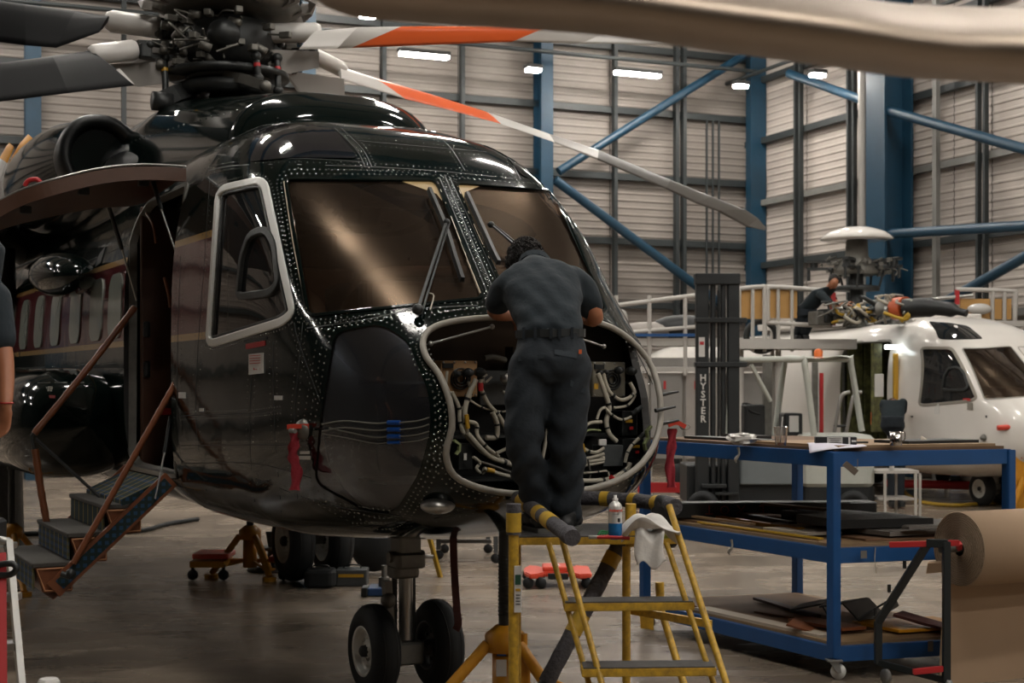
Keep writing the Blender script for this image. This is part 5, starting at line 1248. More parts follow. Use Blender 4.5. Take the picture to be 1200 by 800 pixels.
t = thing('pliers', 'red-handled pliers lying on the platform by the spray can', 'pliers', (*at(715, 626, 6.66).xy, PL)); M = local(t)
b = MB(M); b.tube([at(700, 624, 6.68).xy.to_3d() + V((0, 0, PL + .012)), at(718, 624, 6.66).xy.to_3d() + V((0, 0, PL + .014)), at(738, 624, 6.64).xy.to_3d() + V((0, 0, PL + .012))], .008, 8, sm=4); b.obj('handle', M_['red'], t)
b = MB(M); b.tube([at(703, 622, 6.72).xy.to_3d() + V((0, 0, PL + .012)), at(720, 622, 6.71).xy.to_3d() + V((0, 0, PL + .014)), at(733, 622, 6.70).xy.to_3d() + V((0, 0, PL + .012))], .007, 8, sm=4); b.obj('handle', M_['red'], t)
b = MB(M); b.rbox(at(696, 624, 6.69).xy.to_3d() + V((0, 0, PL + .012)), (.05, .03, .016), .007); b.obj('jaw', M_['alu'], t)
b = MB(); c = at(713, 620, 6.8); c.z = PL + .012
for k in range(9): b.tube([c + V((-.05 + .012 * k, -.02 + .01 * math.sin(k), 0)), c + V((-.03 + .01 * k, 0, .012 + .006 * math.cos(k * 2))), c + V((.03 - .002 * k, .01, .004 * (k % 3)))], .005, 6, sm=3)
tag(b.obj('glove', mm('green_cloth', '#2c7a48', .8)), 'green rubber glove scrunched beside the pliers on the platform', 'glove')
b = MB(); c = at(776, 622, 6.72); c.z = PL + .014; b.rod(c + V((-.03, 0, 0)), c + V((.03, .01, 0)), .013); tag(b.obj('marker_pen', mm('lime', '#9aa52c', .5)), 'lime green marker pen on the right end of the platform', 'pen')

# ------------------------------------------------------------------ jack under the nose
mm('jack_yellow', '#c88a1c', .45, noise=.2, nscale=9)
JP = at(592, 620, 7.85) * V((1, 1, 0)); JK = thing('aircraft_jack', 'yellow tripod jack holding up the nose of the dark helicopter', 'jack', JP)
def jack(t, ztop, zc, R_=.55, k=1.0, rot=0.4):
    b = MB(); b.rod((0, 0, zc), (0, 0, ztop), .036 * k); b.rod((0, 0, ztop - .05), (0, 0, ztop), .05 * k); b.obj('ram', M_['gunmetal'], t)
    b = MB(); 
    for i in range(int((ztop - zc - .2) / .02)): b.lathe((0, 0, zc + .05 + i * .02), (0, 0, 1), [(.037 * k, 0), (.041 * k, .005), (.037 * k, .01)], 16)
    b.obj('ram_thread', M_['gunmetal'], t)['kind'] = 'stuff'
    b = MB(); b.lathe((0, 0, 0), (0, 0, 1), [(0, .1), (.07 * k, .1), (.07 * k, zc - .14), (0, zc - .14)], 24); b.obj('cylinder', M_['jack_yellow'], t)
    b = MB(); b.lathe((0, 0, zc - .14), (0, 0, 1), [(0, 0), (.11 * k, 0), (.11 * k, .09), (.05 * k, .14), (0, .14)], 24); b.obj('collar', M_['jack_yellow'], t)
    for i in range(3):
        a = rot + i * 2.094; d = V((math.cos(a), math.sin(a), 0)); b = MB(); b.rod(d * .1 * k + V((0, 0, zc - .1)), d * R_ + V((0, 0, .04)), .032 * k); b.rod(d * R_, d * R_ + V((0, 0, .04)), .07); l = b.obj('leg', M_['jack_yellow'], t)
        b = MB(); b.rod(d * .07 * k + V((0, 0, .16)), d * R_ * .93 + V((0, 0, .1)), .014); b.obj('leg_stay', M_['jack_yellow'], l)
JK.rotation_euler.z = 0
jack(JK, 1.2, .64, .6, 1.0, R(200))
b = MB(); b.box((-.02, -.072, .42), (.055, .004, .09)); b.obj('rating_plate', M_['label_white'], JK)
b = MB(); b.box((-.02, -.072, .49), (.05, .004, .012)); b.obj('rating_plate', M_['coupling_blue'], JK)
b = MB(); b.rbox((.1, -.05, .40), (.07, .09, .2), .02); b.rod((.1, -.05, .5), (.1, -.05, .6), .02); b.rod((.1, -.05, .42), (.5, -.12, .25), .013); b.obj('hand_pump', M_['jack_yellow'], JK)
t = thing('aircraft_jack', 'yellow tripod jack with a steel ram under the side pod at the left edge', 'jack', flr(14, 690).xy.to_3d()); jack(t, 1.18, .62, .55, .9, R(-60))

# brown webbing strap hanging under the belly
b = MB(); b.tube([at(531, 612, 8.6), at(532, 660, 8.58), at(535, 710, 8.55), at(537, 730, 8.5), at(534, 738, 8.5)], 0, sm=4, prof=[(-.004, -.022), (.004, -.022), (.004, .022), (-.004, .022)]); b.M = None
tag(b.obj('webbing_strap', mm('strap_brown', '#4a2622', .8)), 'dark red-brown webbing strap hanging from the belly beside the nose wheels', 'strap')
# ------------------------------------------------------------------ blue bench rack
mm('bench_blue', '#174a80', .45, noise=.12, nscale=6); mm('plywood', '#8f7454', .7, noise=.25, nscale=5); mm('board_brown', '#6d5138', .75, noise=.3, nscale=4)
mm('card_brown', '#7a5a41', .8, noise=.2, nscale=6); mm('black_board', '#1b1c1c', .5, noise=.3, nscale=5); mm('grey_card', '#6d6862', .7, noise=.2, nscale=5); mm('castor_grey', '#8c8c8a', .4, metal=.3); mm('pale_card', '#a59b8d', .7)
BPn, BL, BR = V((2.118, 9.55, 0)), V((1.055, 11.5, 0)), V((3.40, 9.93, 0)); bu, bv_ = (BL - BPn), (BR - BPn); BB = BL + bv_
lu, lv = bu.length, bv_.length; bu.normalize(); bv_.normalize(); bv_ = V((bv_.x, bv_.y, 0))
BN = thing('workbench', 'blue steel three-level rack bench on castors beside the paper roll stand', 'bench', BPn); MBn = local(BN)
def bp(u, v, z): return BPn + bu * u + bv_ * v + V((0, 0, z))      # u to the far left corner, v to the right corner
for (u, v) in ((0, 0), (lu, 0), (0, lv), (lu, lv)):
    b = MB(MBn); b.bar(bp(u, v, .14), bp(u, v, 1.49), .068, .068, up=bu); b.obj('leg', M_['bench_blue'], BN, bevel=.004)
    b = MB(MBn); b.box(bp(u, v, .125), (.1, .1, .01)); b.prism([bp(u, v, .12) + V((-.03, .03, 0)), bp(u, v, .12) + V((.03, .03, 0)), bp(u, v, .045) + V((.045, .03, 0)), bp(u, v, .045) + V((.015, .03, 0))], V((0, -.06, 0))); cst = b.obj('castor', M_['castor_grey'], BN)
    b = MB(MBn); b.lathe(bp(u, v, .05) + V((.03, 0, 0)), (.3, 1, 0), [(0, -.018), (.035, -.018), (.036, -.014), (.05, -.016), (.05, .016), (.036, .014), (.035, .018), (0, .018)], 24); b.obj('castor_wheel', M_['rim_white'], cst)
def level(z, hgt=.085, deck='plywood', th=.03):
    for a, c in (((0, 0), (lu, 0)), ((0, 0), (0, lv)), ((lu, 0), (lu, lv)), ((0, lv), (lu, lv))):
        b = MB(MBn); b.bar(bp(*a, z), bp(*c, z), .05, hgt, up=V((0, 0, 1))); b.obj('rail', M_['bench_blue'], BN, bevel=.003)
    b = MB(MBn); t = z + hgt / 2 + .001; b.prism([bp(.02, .02, t), bp(lu - .02, .02, t), bp(lu - .02, lv - .02, t), bp(.02, lv - .02, t)], V((0, 0, th))); b.obj('deck', M_[deck], BN)
    return t + th
T1 = level(1.445, .10, 'board_brown', .02); T2 = level(.81, .10, 'plywood', .02); T3 = level(.163, .10, 'plywood', .02)
def item(name, lab, cat, loc, group=None): return thing(name, lab, cat, loc, 0, group)
def board(name, lab, cat, u0, v0, u1, v1, z, th, m, rot=0, group=None, tilt=0):
    """flat board lying on a level, u/v in bench axes"""
    c = bp((u0 + u1) / 2, (v0 + v1) / 2, z); o = MB(); du, dv = abs(u1 - u0) / 2, abs(v1 - v0) / 2; q = Matrix.Rotation(rot, 3, 'Z'); Bu, Bv = q @ bu, q @ bv_
    o.prism([-Bu * du - Bv * dv + V((0, 0, -tilt * 0)), Bu * du - Bv * dv, Bu * du + Bv * dv + V((0, 0, tilt)), -Bu * du + Bv * dv + V((0, 0, tilt))], V((0, 0, th)))
    ob = o.obj(name, M_[m]); ob.location = c; return tag(ob, lab, cat, group)
board('work_top', 'tan plywood sheet on the right end of the blue bench top', 'board', .02, .05, .95, 1.25, T1, .018, 'plywood')
board('metal_strip', 'long black metal strip lying along the far left of the bench top', 'metal strip', 1.0, .15, 1.9, .32, T1, .02, 'black_board', .05)
board('metal_strip', 'short black strip beside the crumpled plastic on the bench', 'metal strip', 1.5, .5, 2.0, .62, T1, .03, 'black_board', -.1)
board('black_tray', 'thin black tray behind the steel mug on the bench top', 'tray', .12, .62, .42, 1.22, T1 + .018, .02, 'black_board', .12)
board('clipboard', 'thin black strip of parts in front of the steel mug', 'metal strip', .28, .25, .33, .48, T1 + .018, .012, 'black_board', .1)
# crumpled plastic
b = MB(); rnd = random.Random(9); c = at(870, 518, 10.3); c.z = T1 + .035
mm('clear_plastic', '#b9b6b1', .15, spec=.8)
vs = []; 
for i in range(9):
    for j in range(13): a, e = j * math.pi / 6, (i - 4) * math.pi / 8; r = .035 + .022 * rnd.random(); vs.append(c + V((math.cos(a) * math.cos(e) * r * 2.4, math.sin(a) * math.cos(e) * r * 1.4, math.sin(e) * r * .85)))
b.add(vs, [(i * 13 + j, i * 13 + (j + 1) % 13, (i + 1) * 13 + (j + 1) % 13, (i + 1) * 13 + j) for i in range(8) for j in range(13)]); tag(b.obj('plastic_wrap', M_['clear_plastic']), 'crumpled clear plastic wrap on the blue bench top left of the cup', 'plastic wrap')
# cup with straw
M_['cup'] = glass('cup', (.93, .91, .89), .16, .08, 1.15)
c = at(915, 524, 9.9); c.z = T1 + .0; t = thing('plastic_cup', 'clear plastic cup with a white straw standing on the bench top', 'cup', c)
b = MB(); b.lathe((0, 0, 0), (0, 0, 1), [(0, .002), (.036, .002), (.050, .128), (.053, .13), (.051, .133), (.047, .126), (.034, .006), (0, .006)], 28); b.obj('cup_body', M_['cup'], t)
b = MB(); b.rod((-.005, 0, .012), (.012, 0, .20), .005, seg=8); b.obj('straw', M_['label_white'], t)
b = MB(); b.lathe((0, 0, .008), (0, 0, 1), [(0, 0), (.034, 0), (.035, .014), (0, .014)], 20); b.obj('drink_dregs', mm('dregs', '#8c4528', .4), t)
# black box with label, paper, mug
c = at(979, 521, 9.75); c.z = T1 + .04; t = thing('black_box', 'small black box with a white label lying on the paper sheet', 'box', c); t.rotation_euler.z = -.12
b = MB(); b.rbox((0, 0, 0), (.27, .12, .06), .006); b.obj('box_body', M_['black_board'], t); b = MB(); b.box((-.01, -.062, .003), (.10, .003, .05)); lb = b.obj('box_label', M_['label_white'], t)
b = MB()
for k in range(5): b.box((-.01 + .004 * (k % 2), -.0645, .02 - k * .009), (.08 - .012 * (k % 3), .002, .0025))
b.obj('label_print', M_['black_plastic'], lb)['kind'] = 'stuff'
b = MB(); b.box((.085, -.062, .003), (.012, .003, .05)); b.box((.115, -.062, .003), (.03, .003, .012)); b.obj('white_mark', M_['label_white'], t)
mm('paper', '#c9c6d2', .7)
def paper(u, v):
    p = at(948 + 64 * u, 524, 9.62); d = v * .24; z = T1 + .022 + (0 if v > .35 else -(.35 - v) * .10 * (1 - u) * 1.6) + .006 * math.sin(u * 5); return V((p.x + .03 * v, 9.50 + d + .12 * u * .2 + .10 * (1 - u), z))
cloth_sheet('paper_sheet', 'white paper sheet curling over the near corner of the bench', 'paper', paper, 16, 10, M_['paper'], .002)
c = at(1050, 526, 9.62); c.z = T1 + .018; t = thing('steel_mug', 'shiny steel mug on the bench top beside the black tray', 'mug', c)
b = MB(); b.lathe((0, 0, 0), (0, 0, 1), [(0, 0), (.038, 0), (.040, .004), (.040, .09), (.037, .09), (.037, .01), (0, .01)], 28); b.obj('mug_body', mm('steel', '#b5b2ad', .12, metal=1), t); b = MB(); b.tube([V((.038, .0, .08)), V((.058, 0, .085)), V((.058, 0, .04)), V((.038, 0, .025))], .004, 8, sm=4); b.obj('mug_handle', M_['steel'], t)
c = at(1079, 516, 10.0); c.z = T1 + .02; b = MB(); b.prism([c, c + V((.06, .02, 0)), c + V((.05, .06, .03)), c + V((.01, .03, .045))], V((0, .003, .003))); tag(b.obj('paper_scrap', M_['pale_card']), 'small pale paper scrap standing on the black tray', 'paper')
for k, (x, y, Y, lab) in enumerate(((865, 524, 10.35, 'knotted white string hanging from the upper bench rail'), (857, 632, 10.35, 'grey rag tip hanging under the middle bench rail'))):
    b = MB(); b.tube([at(x, y, Y - .04), at(x + 1, y + 8, Y - .05), at(x - 3, y + 14, Y - .05), at(x - 2, y + 18, Y - .05)], [.010, .008, .012, .005], 8, sm=4); tag(b.obj('string' if not k else 'rag', M_['seal']), lab, 'string' if not k else 'rag')
b = MB(); b.prism([at(x, y, 9.45) for x, y in ((987, 545), (992, 540), (1006, 551), (1001, 557))], V((0, -.01, 0))); b.tube([at(1002, 551, 9.44), at(1005, 546, 9.44), at(1005, 538, 9.45)], .0025, 6); tag(b.obj('brown_tag', M_['strap_brown'] if False else mm('tagb', '#5f544a', .6)), 'brown paper tag hanging by the near bench leg', 'tag')
b = MB(); b.tube([at(1026, 641, 9.6), at(1025, 655, 9.58), at(1026, 664, 9.57), at(1027, 671, 9.57)], .003, 6, sm=3); tag(b.obj('string', M_['seal']), 'thin string hanging from the middle shelf right of the near leg', 'string')
# middle shelf stock
z = T2
for (nm, lab, u0, v0, u1, v1, th, m, rot) in (
    ('board', 'wide brown board lying lowest on the middle shelf left half', .9, .1, 2.0, .8, .015, 'board_brown', .02), ('board', 'tan cardboard sheet at the right of the middle shelf', .1, .35, .85, 1.2, .012, 'card_brown', -.06),
    ('board', 'thin yellow edged strip lying along the middle shelf front', .25, .06, 1.6, .10, .012, 'tape_yellow', .02), ('board', 'orange brown wooden batten on the middle shelf', .7, .28, 1.9, .33, .03, 'jack_yellow', -.06),
    ('board', 'pale card piece behind the near leg on the middle shelf', .45, .12, .9, .4, .02, 'pale_card', .05), ('board', 'brown plank with dark edges across the middle shelf', 1.0, .5, 1.9, .66, .045, 'card_brown', .12)):
    board(nm, lab, 'board', u0, v0, u1, v1, z, th, m, rot); z += .004
for k, (lab, u0, v0, u1, v1, zz, th, m, rot) in enumerate((('long dark panel on the right of the middle shelf', .15, .5, .5, 1.25, .03, .03, 'grey_card', .1), ('black folded panel stacked on the middle shelf behind the near leg', .3, .3, .8, 1.0, .07, .06, 'black_board', -.05), ('grey aluminium sheet on top of the right shelf stack', .2, .75, .6, 1.3, .075, .012, 'grey_card', .15), ('dark brown tray on the middle shelf centre', .85, .55, 1.3, .95, .05, .07, 'black_board', .2))):
    board('panel', lab, 'panel', u0, v0, u1, v1, T2 + zz, th, m, rot)
for k, (lab, u0, v0, u1, v1, zz, th, m, rot) in enumerate((
    ('narrow tan batten lying near the front left of the middle shelf', 1.1, .14, 2.0, .18, .03, .015, 'plywood', .03), ('curled black strip above the yellow batten on the middle shelf', .9, .36, 1.5, .42, .05, .02, 'black_board', -.15),
    ('small white card lying beside the yellow batten', .75, .3, 1.05, .42, .045, .006, 'pale_card', .3), ('brown strip on top of the dark tray', .95, .6, 1.6, .68, .13, .02, 'board_brown', .1), ('dark grey strip over the right stack near the roll stand', .05, .6, .12, 1.25, .08, .02, 'grey_card', .02),
    ('thin tan sheet jutting from the right end of the middle shelf', .3, .95, .7, 1.26, .02, .008, 'pale_card', -.1))):
    board('board', lab, 'board', u0, v0, u1, v1, T2 + zz, th, m, rot)
for k, (lab, u0, v0, u1, v1, zz, th, m, rot) in enumerate((
    ('pale plywood strip along the front left of the lowest shelf', .2, .03, 1.6, .16, .0, .02, 'pale_card', .02), ('brown hardboard sheet in the middle of the lowest shelf', .5, .35, 1.3, .85, .02, .01, 'card_brown', .2), ('dark brown slat lying across the lowest shelf centre', .8, .5, 1.7, .58, .035, .02, 'strap_dark', -.2),
    ('orange-brown leather covered panel near the front of the lowest shelf', .25, .22, .75, .42, .03, .02, 'leather', .12))):
    if 'strap_dark' not in M_: mm('strap_dark', '#3a241b', .6)
    board('board', lab, 'board', u0, v0, u1, v1, T3 + zz, th, m, rot)
CS = thing('long_case', 'long black case with red lettering lying at the back of the middle shelf', 'case', at(850, 604, 11.3)); CS.location.z = T2 + .07; CS.rotation_euler.z = .07
b = MB(); b.rbox((.3, 0, .01), (1.75, .22, .12), .02); b.obj('case_body', M_['black_plastic'], CS)
mm('red_letters', '#7d2a22', .5)
for ch, x in (('T', -.15), ('O', -.03), ('X', .10), ('E', .26), ('O', .52)):
    text_mesh(ch, .10, basis(V((x, -.112, .02)), V((-1, 0, 0)), V((0, 0, -1)), V((0, -1, 0))), .002, 'lettering', M_['red_letters'], CS)
# lower shelf stock
z = T3
board('board', 'big bare plywood sheet on the lowest shelf of the bench', 'board', .3, .1, 2.1, 1.2, z, .015, 'board_brown', 0.01); z += .016
def bent(name, lab, cat, pts, dep, m, Y, th=.012):
    P = [at(x, y, Y + .0) for x, y in pts]; c = sum(P, V()) / len(P); b = MB(Matrix.Translation(-c)); d = V(dep)
    for i in range(len(P) - 1):
        a, e = P[i], P[i + 1]; n = (e - a).cross(d).normalized() * th
        b.prism([a, e, e + d, a + d], n)
    o = b.obj(name, M_[m]); o.location = c; return tag(o, lab, cat)
bent('leather_trim', 'curved reddish-brown trim box on the lowest shelf left', 'trim piece', [(874, 714), (888, 732), (905, 734)], (.35, .16, .0), 'leather', 10.9)
bent('leather_trim', 'long brown trim panel sloping along the lowest shelf', 'trim piece', [(921, 733), (960, 744), (1018, 752)], (.12, .30, 0), 'leather', 9.9)
bent('leather_trim', 'flat orange-brown strip at the left of the lowest shelf', 'trim piece', [(835, 724), (870, 727), (900, 730)], (.10, .25, 0), 'leather', 11.0)
bent('black_trim', 'black angled trim panel standing behind the near bench leg', 'trim piece', [(960, 712), (987, 708), (1006, 728)], (.25, .28, 0), 'black_board', 10.2)
bent('black_trim', 'black wedge shaped trim left of the near bench leg', 'trim piece', [(925, 716), (962, 709), (970, 722)], (.15, .3, 0), 'black_board', 10.4)
bent('black_trim', 'dark grey wedge panel resting towards the right post of the roll stand', 'trim piece', [(1005, 726), (1036, 708), (1040, 718)], (.15, .3, 0), 'black_board', 10.1)
bent('black_trim', 'dark brown door trim with latch at the lower right of the shelf', 'trim piece', [(1046, 722), (1080, 732), (1110, 740)], (.10, .14, -.0), 'strap_brown', 9.9, .02)
board('board', 'yellow edged plywood offcut at the front right of the lowest shelf', 'board', .15, .6, .6, 1.25, T3 + .016, .02, 'jack_yellow', .02)
for lab, x, y, Y, w, h in (('grey tape patch on the middle bench rail', 1011, 649, 9.56, .045, .05), ('grey tape patch on the lowest bench rail', 1089, 756, 9.7, .04, .07)):
    b = MB(); b.box((0, 0, 0), (w, .004, h), (0, 0, .29)); o = b.obj('tape_patch', M_['grey_card']); o.location = at(x, y, Y) + V((0, -.028, 0)); tag(o, lab, 'tape')

def roll_end():
    m = bpy.data.materials.new('roll_end'); m.use_nodes = True; nt = m.node_tree; b = nt.nodes['Principled BSDF']; b.inputs['Roughness'].default_value = .9
    tc = nt.nodes.new('ShaderNodeTexCoord'); w = nt.nodes.new('ShaderNodeTexWave'); w.wave_type = 'RINGS'; w.rings_direction = 'SPHERICAL'; w.inputs['Scale'].default_value = 40; w.inputs['Distortion'].default_value = 3.5; w.inputs['Detail'].default_value = 3
    nt.links.new(tc.outputs['Object'], w.inputs[0]); r = nt.nodes.new('ShaderNodeValToRGB'); r.color_ramp.elements[0].color = lin('#62533f'); r.color_ramp.elements[1].color = lin('#94816d'); r.color_ramp.elements[0].position = .2; r.color_ramp.elements[1].position = .6
    nt.links.new(w.outputs['Fac'], r.inputs[0]); nt.links.new(r.outputs[0], b.inputs['Base Color']); return m
# ------------------------------------------------------------------ paper roll on its stand
mm('kraft', '#9a8168', .8, noise=.08, nscale=2); mm('kraft_edge', '#7d6a57', .85, noise=.3, nscale=30); mm('frame_black', '#131a1c', .45)
RA = V((.91, .41, 0)).normalized(); RY = 9.15; RC = at(1124, 643, RY)
RS = thing('roll_stand', 'black tube frame stand with red bars beside the blue bench holding paper', 'stand', flr(1110, 800)); MR = local(RS)
fY = 9.05
def fr(pts, w=.045, m='frame_black', name='frame_tube'):
    for i in range(len(pts) - 1):
        b = MB(MR); b.bar(at(*pts[i]), at(*pts[i + 1]), w, w, up=V((0, -1, .01))); b.obj(name, M_[m], RS, bevel=.003)
pst = at(1109, 636, fY)
fr([(1109, 634, fY), (1109, 798, fY)]); fr([(1111, 637, fY), (1086, 636, fY + .05)], .05); fr([(1087, 637, fY + .05), (1029, 729, fY + .3)], .045); fr([(1029, 728, fY + .3), (1029, 777, fY + .3)], .045); fr([(1029, 776, fY + .3), (1109, 797, fY)], .04)
for x, y in ((1060, 666), (1042, 694), (1026, 721)):
    b = MB(MR); p = at(x, y, fY + .15); b.rod(p, p + V((0, 0, .05)), .012); b.obj('peg', M_['black_plastic'], RS)
for (p, q, w) in (((1042, 638, fY + .1), (1124, 636, fY), .035), ((1070, 787, fY), (1108, 783, fY), .035)): fr([p, q], w, 'red', 'cross_bar')
fr([(1124, 636, fY), (1124, 643, fY + .05)], .03, 'red', 'cross_bar')
for sx_ in (0, 1):
    b = MB(MR); o = RA * 1.6 * sx_; c = at(1038, 792, fY + .3) + o; b.lathe(c, (1, .3, 0), [(0, -.015), (.045, -.015), (.045, .015), (0, .015)], 20); c2 = at(1110, 803, fY) + o; b.lathe(c2, (1, .3, 0), [(0, -.015), (.045, -.015), (.045, .015), (0, .015)], 20); b.obj('castor_wheel', M_['castor_grey'], RS)['kind'] = 'stuff'
b = MB(MR); b.bar(at(1109, 640, fY) + RA * 1.6, at(1109, 798, fY) + RA * 1.6, .045, .045, up=V((0, -1, .01))); b.obj('frame_tube', M_['frame_black'], RS)
b = MB(MR); b.rod(RC - RA * .15, RC + RA * 1.7, .02); b.obj('spindle', M_['alu_dull'], RS)
PR = thing('paper_roll', 'big roll of brown kraft paper on the black stand at the right edge', 'paper roll', RC); RR_ = .235
b = MB(); b.lathe((0, 0, 0), RA, [(.045, 0), (RR_, 0), (RR_, 1.45), (.045, 1.45)], 64); b.cur = 0; b.obj('roll', M_['kraft'], PR)
b = MB()
for k in range(38): r = .047 + k * .0049; b.lathe((0, 0, 0), RA, [(r, 0), (r + .001, -.002 - .001 * (k % 3)), (r + .003, -.002 - .001 * (k % 3)), (r + .004, 0)], 56)
b.obj('wound_layers', roll_end(), PR)['kind'] = 'stuff'
n0 = RA.cross(Z)          # horizontal, perpendicular to the axis (towards the camera side)
b = MB(); n0 = n0 if n0.y > 0 else -n0
pth = [(-n0 * 0 + Z * 0)]
def drop(u, v):
    p = RA * (1.45 * u) ; d = v * 1.55; R1 = RR_ + .003
    if d < .35: a = -.3 + d / R1 * .9; return p - n0 * R1 * math.cos(a) * -1 * math.cos(0) * .0 + n0 * R1 * math.cos(a) - Z * R1 * math.sin(a)
    a = -.3 + .35 / R1 * .9; q = n0 * R1 * math.cos(a) - Z * R1 * math.sin(a); e = (d - .35); return p + q - Z * e * .96 + n0 * (.05 * math.sin(e * 2.2) + .012 * math.sin(u * 7 + e * 3) * min(1, e * 2))
b.grid(drop, 24, 40); pd = b.obj('loose_paper', M_['kraft'], PR); sm_ = pd.modifiers.new('s', 'SOLIDIFY'); sm_.thickness = .003
b = MB(); p = at(1087, 660, 9.25); b.prism([p, p + V((.09, .02, 0)), p + V((.09, .02, -.06)), p + V((-.01, 0, -.065))], V((.01, .02, .01))); tag(b.obj('paper_scrap', M_['kraft']), 'torn kraft paper scrap hanging left of the big roll', 'paper')

# ------------------------------------------------------------------ polished metal blade close to the lens
mm('near_metal', '#a29486', .46, metal=.85, noise=.08, nscale=1.2)
NB = [(300, -60, 2.5), (345, -14, 2.45), (400, 10, 2.4), (550, 20, 2.35), (700, 30, 2.3), (850, 50, 2.25), (1000, 70, 2.2), (1100, 84, 2.18), (1200, 90, 2.15), (1500, 105, 2.0)]
BS = [at(*p) for p in NB]; c = BS[4].copy(); b = MB(Matrix.Translation(-c)); vs = []; n = len(BS); prof = []
for k in range(28):
    a = k * 2 * math.pi / 28; prof.append((math.cos(a), math.sin(a)))
kk = len(prof)
sc_ = [.25, .7, .95, 1, 1, 1, 1, 1, 1, 1]
BS2 = smooth_path(BS, 5); sc2 = [sc_[min(i // 5, 9)] * (1 - (i % 5) / 5) + sc_[min(i // 5 + 1, 9)] * (i % 5) / 5 for i in range(len(BS2))]
for p, s in zip(BS2, sc2):
    for x, y in prof:   # thick rounded nose facing the camera side and below, chord running away upwards
        u = V((0, 1, .30)).normalized(); w = V((0, -.30, 1)).normalized(); ch = .30
        vs.append(p + u * (ch * (x + .85) * s) + w * (.052 * y * s * (1 if y > 0 else 1.25)) + Z * .04)
n2 = len(BS2); b.add(vs, [(i * kk + j, i * kk + (j + 1) % kk, (i + 1) * kk + (j + 1) % kk, (i + 1) * kk + j) for i in range(n2 - 1) for j in range(kk)], True); b.add(vs[:kk], [list(range(kk))]); b.add(vs[-kk:], [list(range(kk))])
o = b.obj('rotor_blade', M_['near_metal']); o.location = c; tag(o, 'blurred polished metal rotor blade crossing close above the camera at top right', 'rotor blade')
# ------------------------------------------------------------------ forklift
mm('fork_black', '#14181a', .5, noise=.2, nscale=5); mm('fork_cream', '#b3b6ae', .5, noise=.12, nscale=4); mm('fork_grey', '#6f7678', .5, noise=.15, nscale=3); mm('amber', '#d0662a', .3)
FY = 20.3; FK = thing('forklift', 'dark forklift with a pale overhead guard and tall black mast behind the bench', 'forklift', flr(930, 610).xy.to_3d()); FK.location.y = FY + .6; MF = local(FK)
def fb(name, x0, y0, x1, y1, Y, dep, m, r=.02, parent=None, rot=None):
    a, c = at(x0, y0, Y), at(x1, y1, Y); b = MB(MF); b.rbox((a + c) / 2 + V((0, dep / 2, 0)), (abs(a.x - c.x), dep, abs(a.z - c.z)), r, rot=rot); return b.obj(name, M_[m], parent or FK)
for x0, x1 in ((816, 831), (853, 867)): fb('mast_rail', x0, 320, x1, 596, FY, .16, 'fork_black')
for x0, x1 in ((833, 839), (845, 851)): fb('mast_rail', x0, 330, x1, 596, FY + .05, .12, 'fork_black')
for y in (320, 372, 424): fb('mast_crosshead', 815, y, 868 if y == 320 else 876, y + (13 if y == 320 else 6), FY - .03, .2, 'fork_black')
b = MB(MF); b.rod(at(842, 340, FY + .1), at(842, 590, FY + .1), .02); b.obj('lift_chain', M_['gunmetal'], FK)
b = MB(MF)
for k, ch in enumerate('HYSTER'): pass
FKI = FK.matrix_world.inverted() if False else MF
for k, ch in enumerate('HYSTER'):
    p = MF @ at(824, 443 + k * 9.6, FY - .012); text_mesh(ch, .135, basis(p, V((1, 0, 0)), V((0, 0, 1)), V((0, -1, 0))), .004, 'lettering', M_['label_white'], FK, bold=.003, squeeze=.95)
fb('mast_label', 819, 395, 826, 418, FY - .005, .005, 'label_white', .001); fb('mast_label', 820, 400, 825, 404, FY - .008, .004, 'red', .001)
def ftube(pts, r, m='fork_cream', name='guard_tube'):
    b = MB(MF); b.tube([at(*p) for p in pts], r, 10, sm=4 if len(pts) > 2 else 0); return b.obj(name, M_[m], FK)
G1 = FY + .1; G2 = FY + 1.2
ftube([(848, 518, G1), (864, 426, G1), (870, 422, G1), (936, 421, G1), (943, 427, G1), (954, 510, G1)], .045)
ftube([(908, 510, G2), (919, 428, G2), (925, 422, G2), (993, 421, G2), (997, 426, G2), (1010, 505, G2)], .045)
for x0, x1 in ((868, 924), (885, 940), (902, 958), (920, 976), (937, 993)): ftube([(x0, 422, G1), (x1, 421, G2)], .03)
ftube([(880, 427, G1), (903, 470, G1 + .1)], .03)
b = MB(MF); b.lathe(at(959, 421, FY + .6), Z, [(0, 0), (.07, 0), (.07, .03), (0, .03)], 20); b.lathe(at(959, 418, FY + .6), Z, [(.06, 0), (.065, .08), (.04, .11), (0, .12)], 20); b.obj('beacon', M_['amber'], FK)
# canvas on the guard
b = MB(MF); b.grid(lambda u, v: at(912 + 85 * u, 420.5 - 2 * math.sin(u * 9) - 2.5 * abs(math.sin(v * 5 + u * 3)), G1 + (G2 - G1) * v), 14, 6); b.obj('guard_cover', M_['fork_cream'], FK)
fb('counterweight', 940, 510, 1027, 571, FY + .1, 1.2, 'fork_cream', .12); fb('counterweight', 940, 568, 1027, 600, FY + .15, 1.2, 'fork_black', .1)
fb('side_panel', 867, 533, 940, 568, FY + .12, 1.1, 'fork_grey', .04); fb('chassis', 820, 545, 942, 596, FY + .25, 1.0, 'fork_black', .04); fb('chassis', 805, 545, 824, 590, FY + .2, .9, 'fork_black', .03)
fb('seat', 919, 484, 941, 514, FY + .6, .45, 'fork_black', .04); fb('seat_label', 925, 487, 936, 506, FY + .59, .01, 'label_white', .002); fb('cowl', 872, 474, 897, 514, FY + .4, .3, 'fork_black', .04)
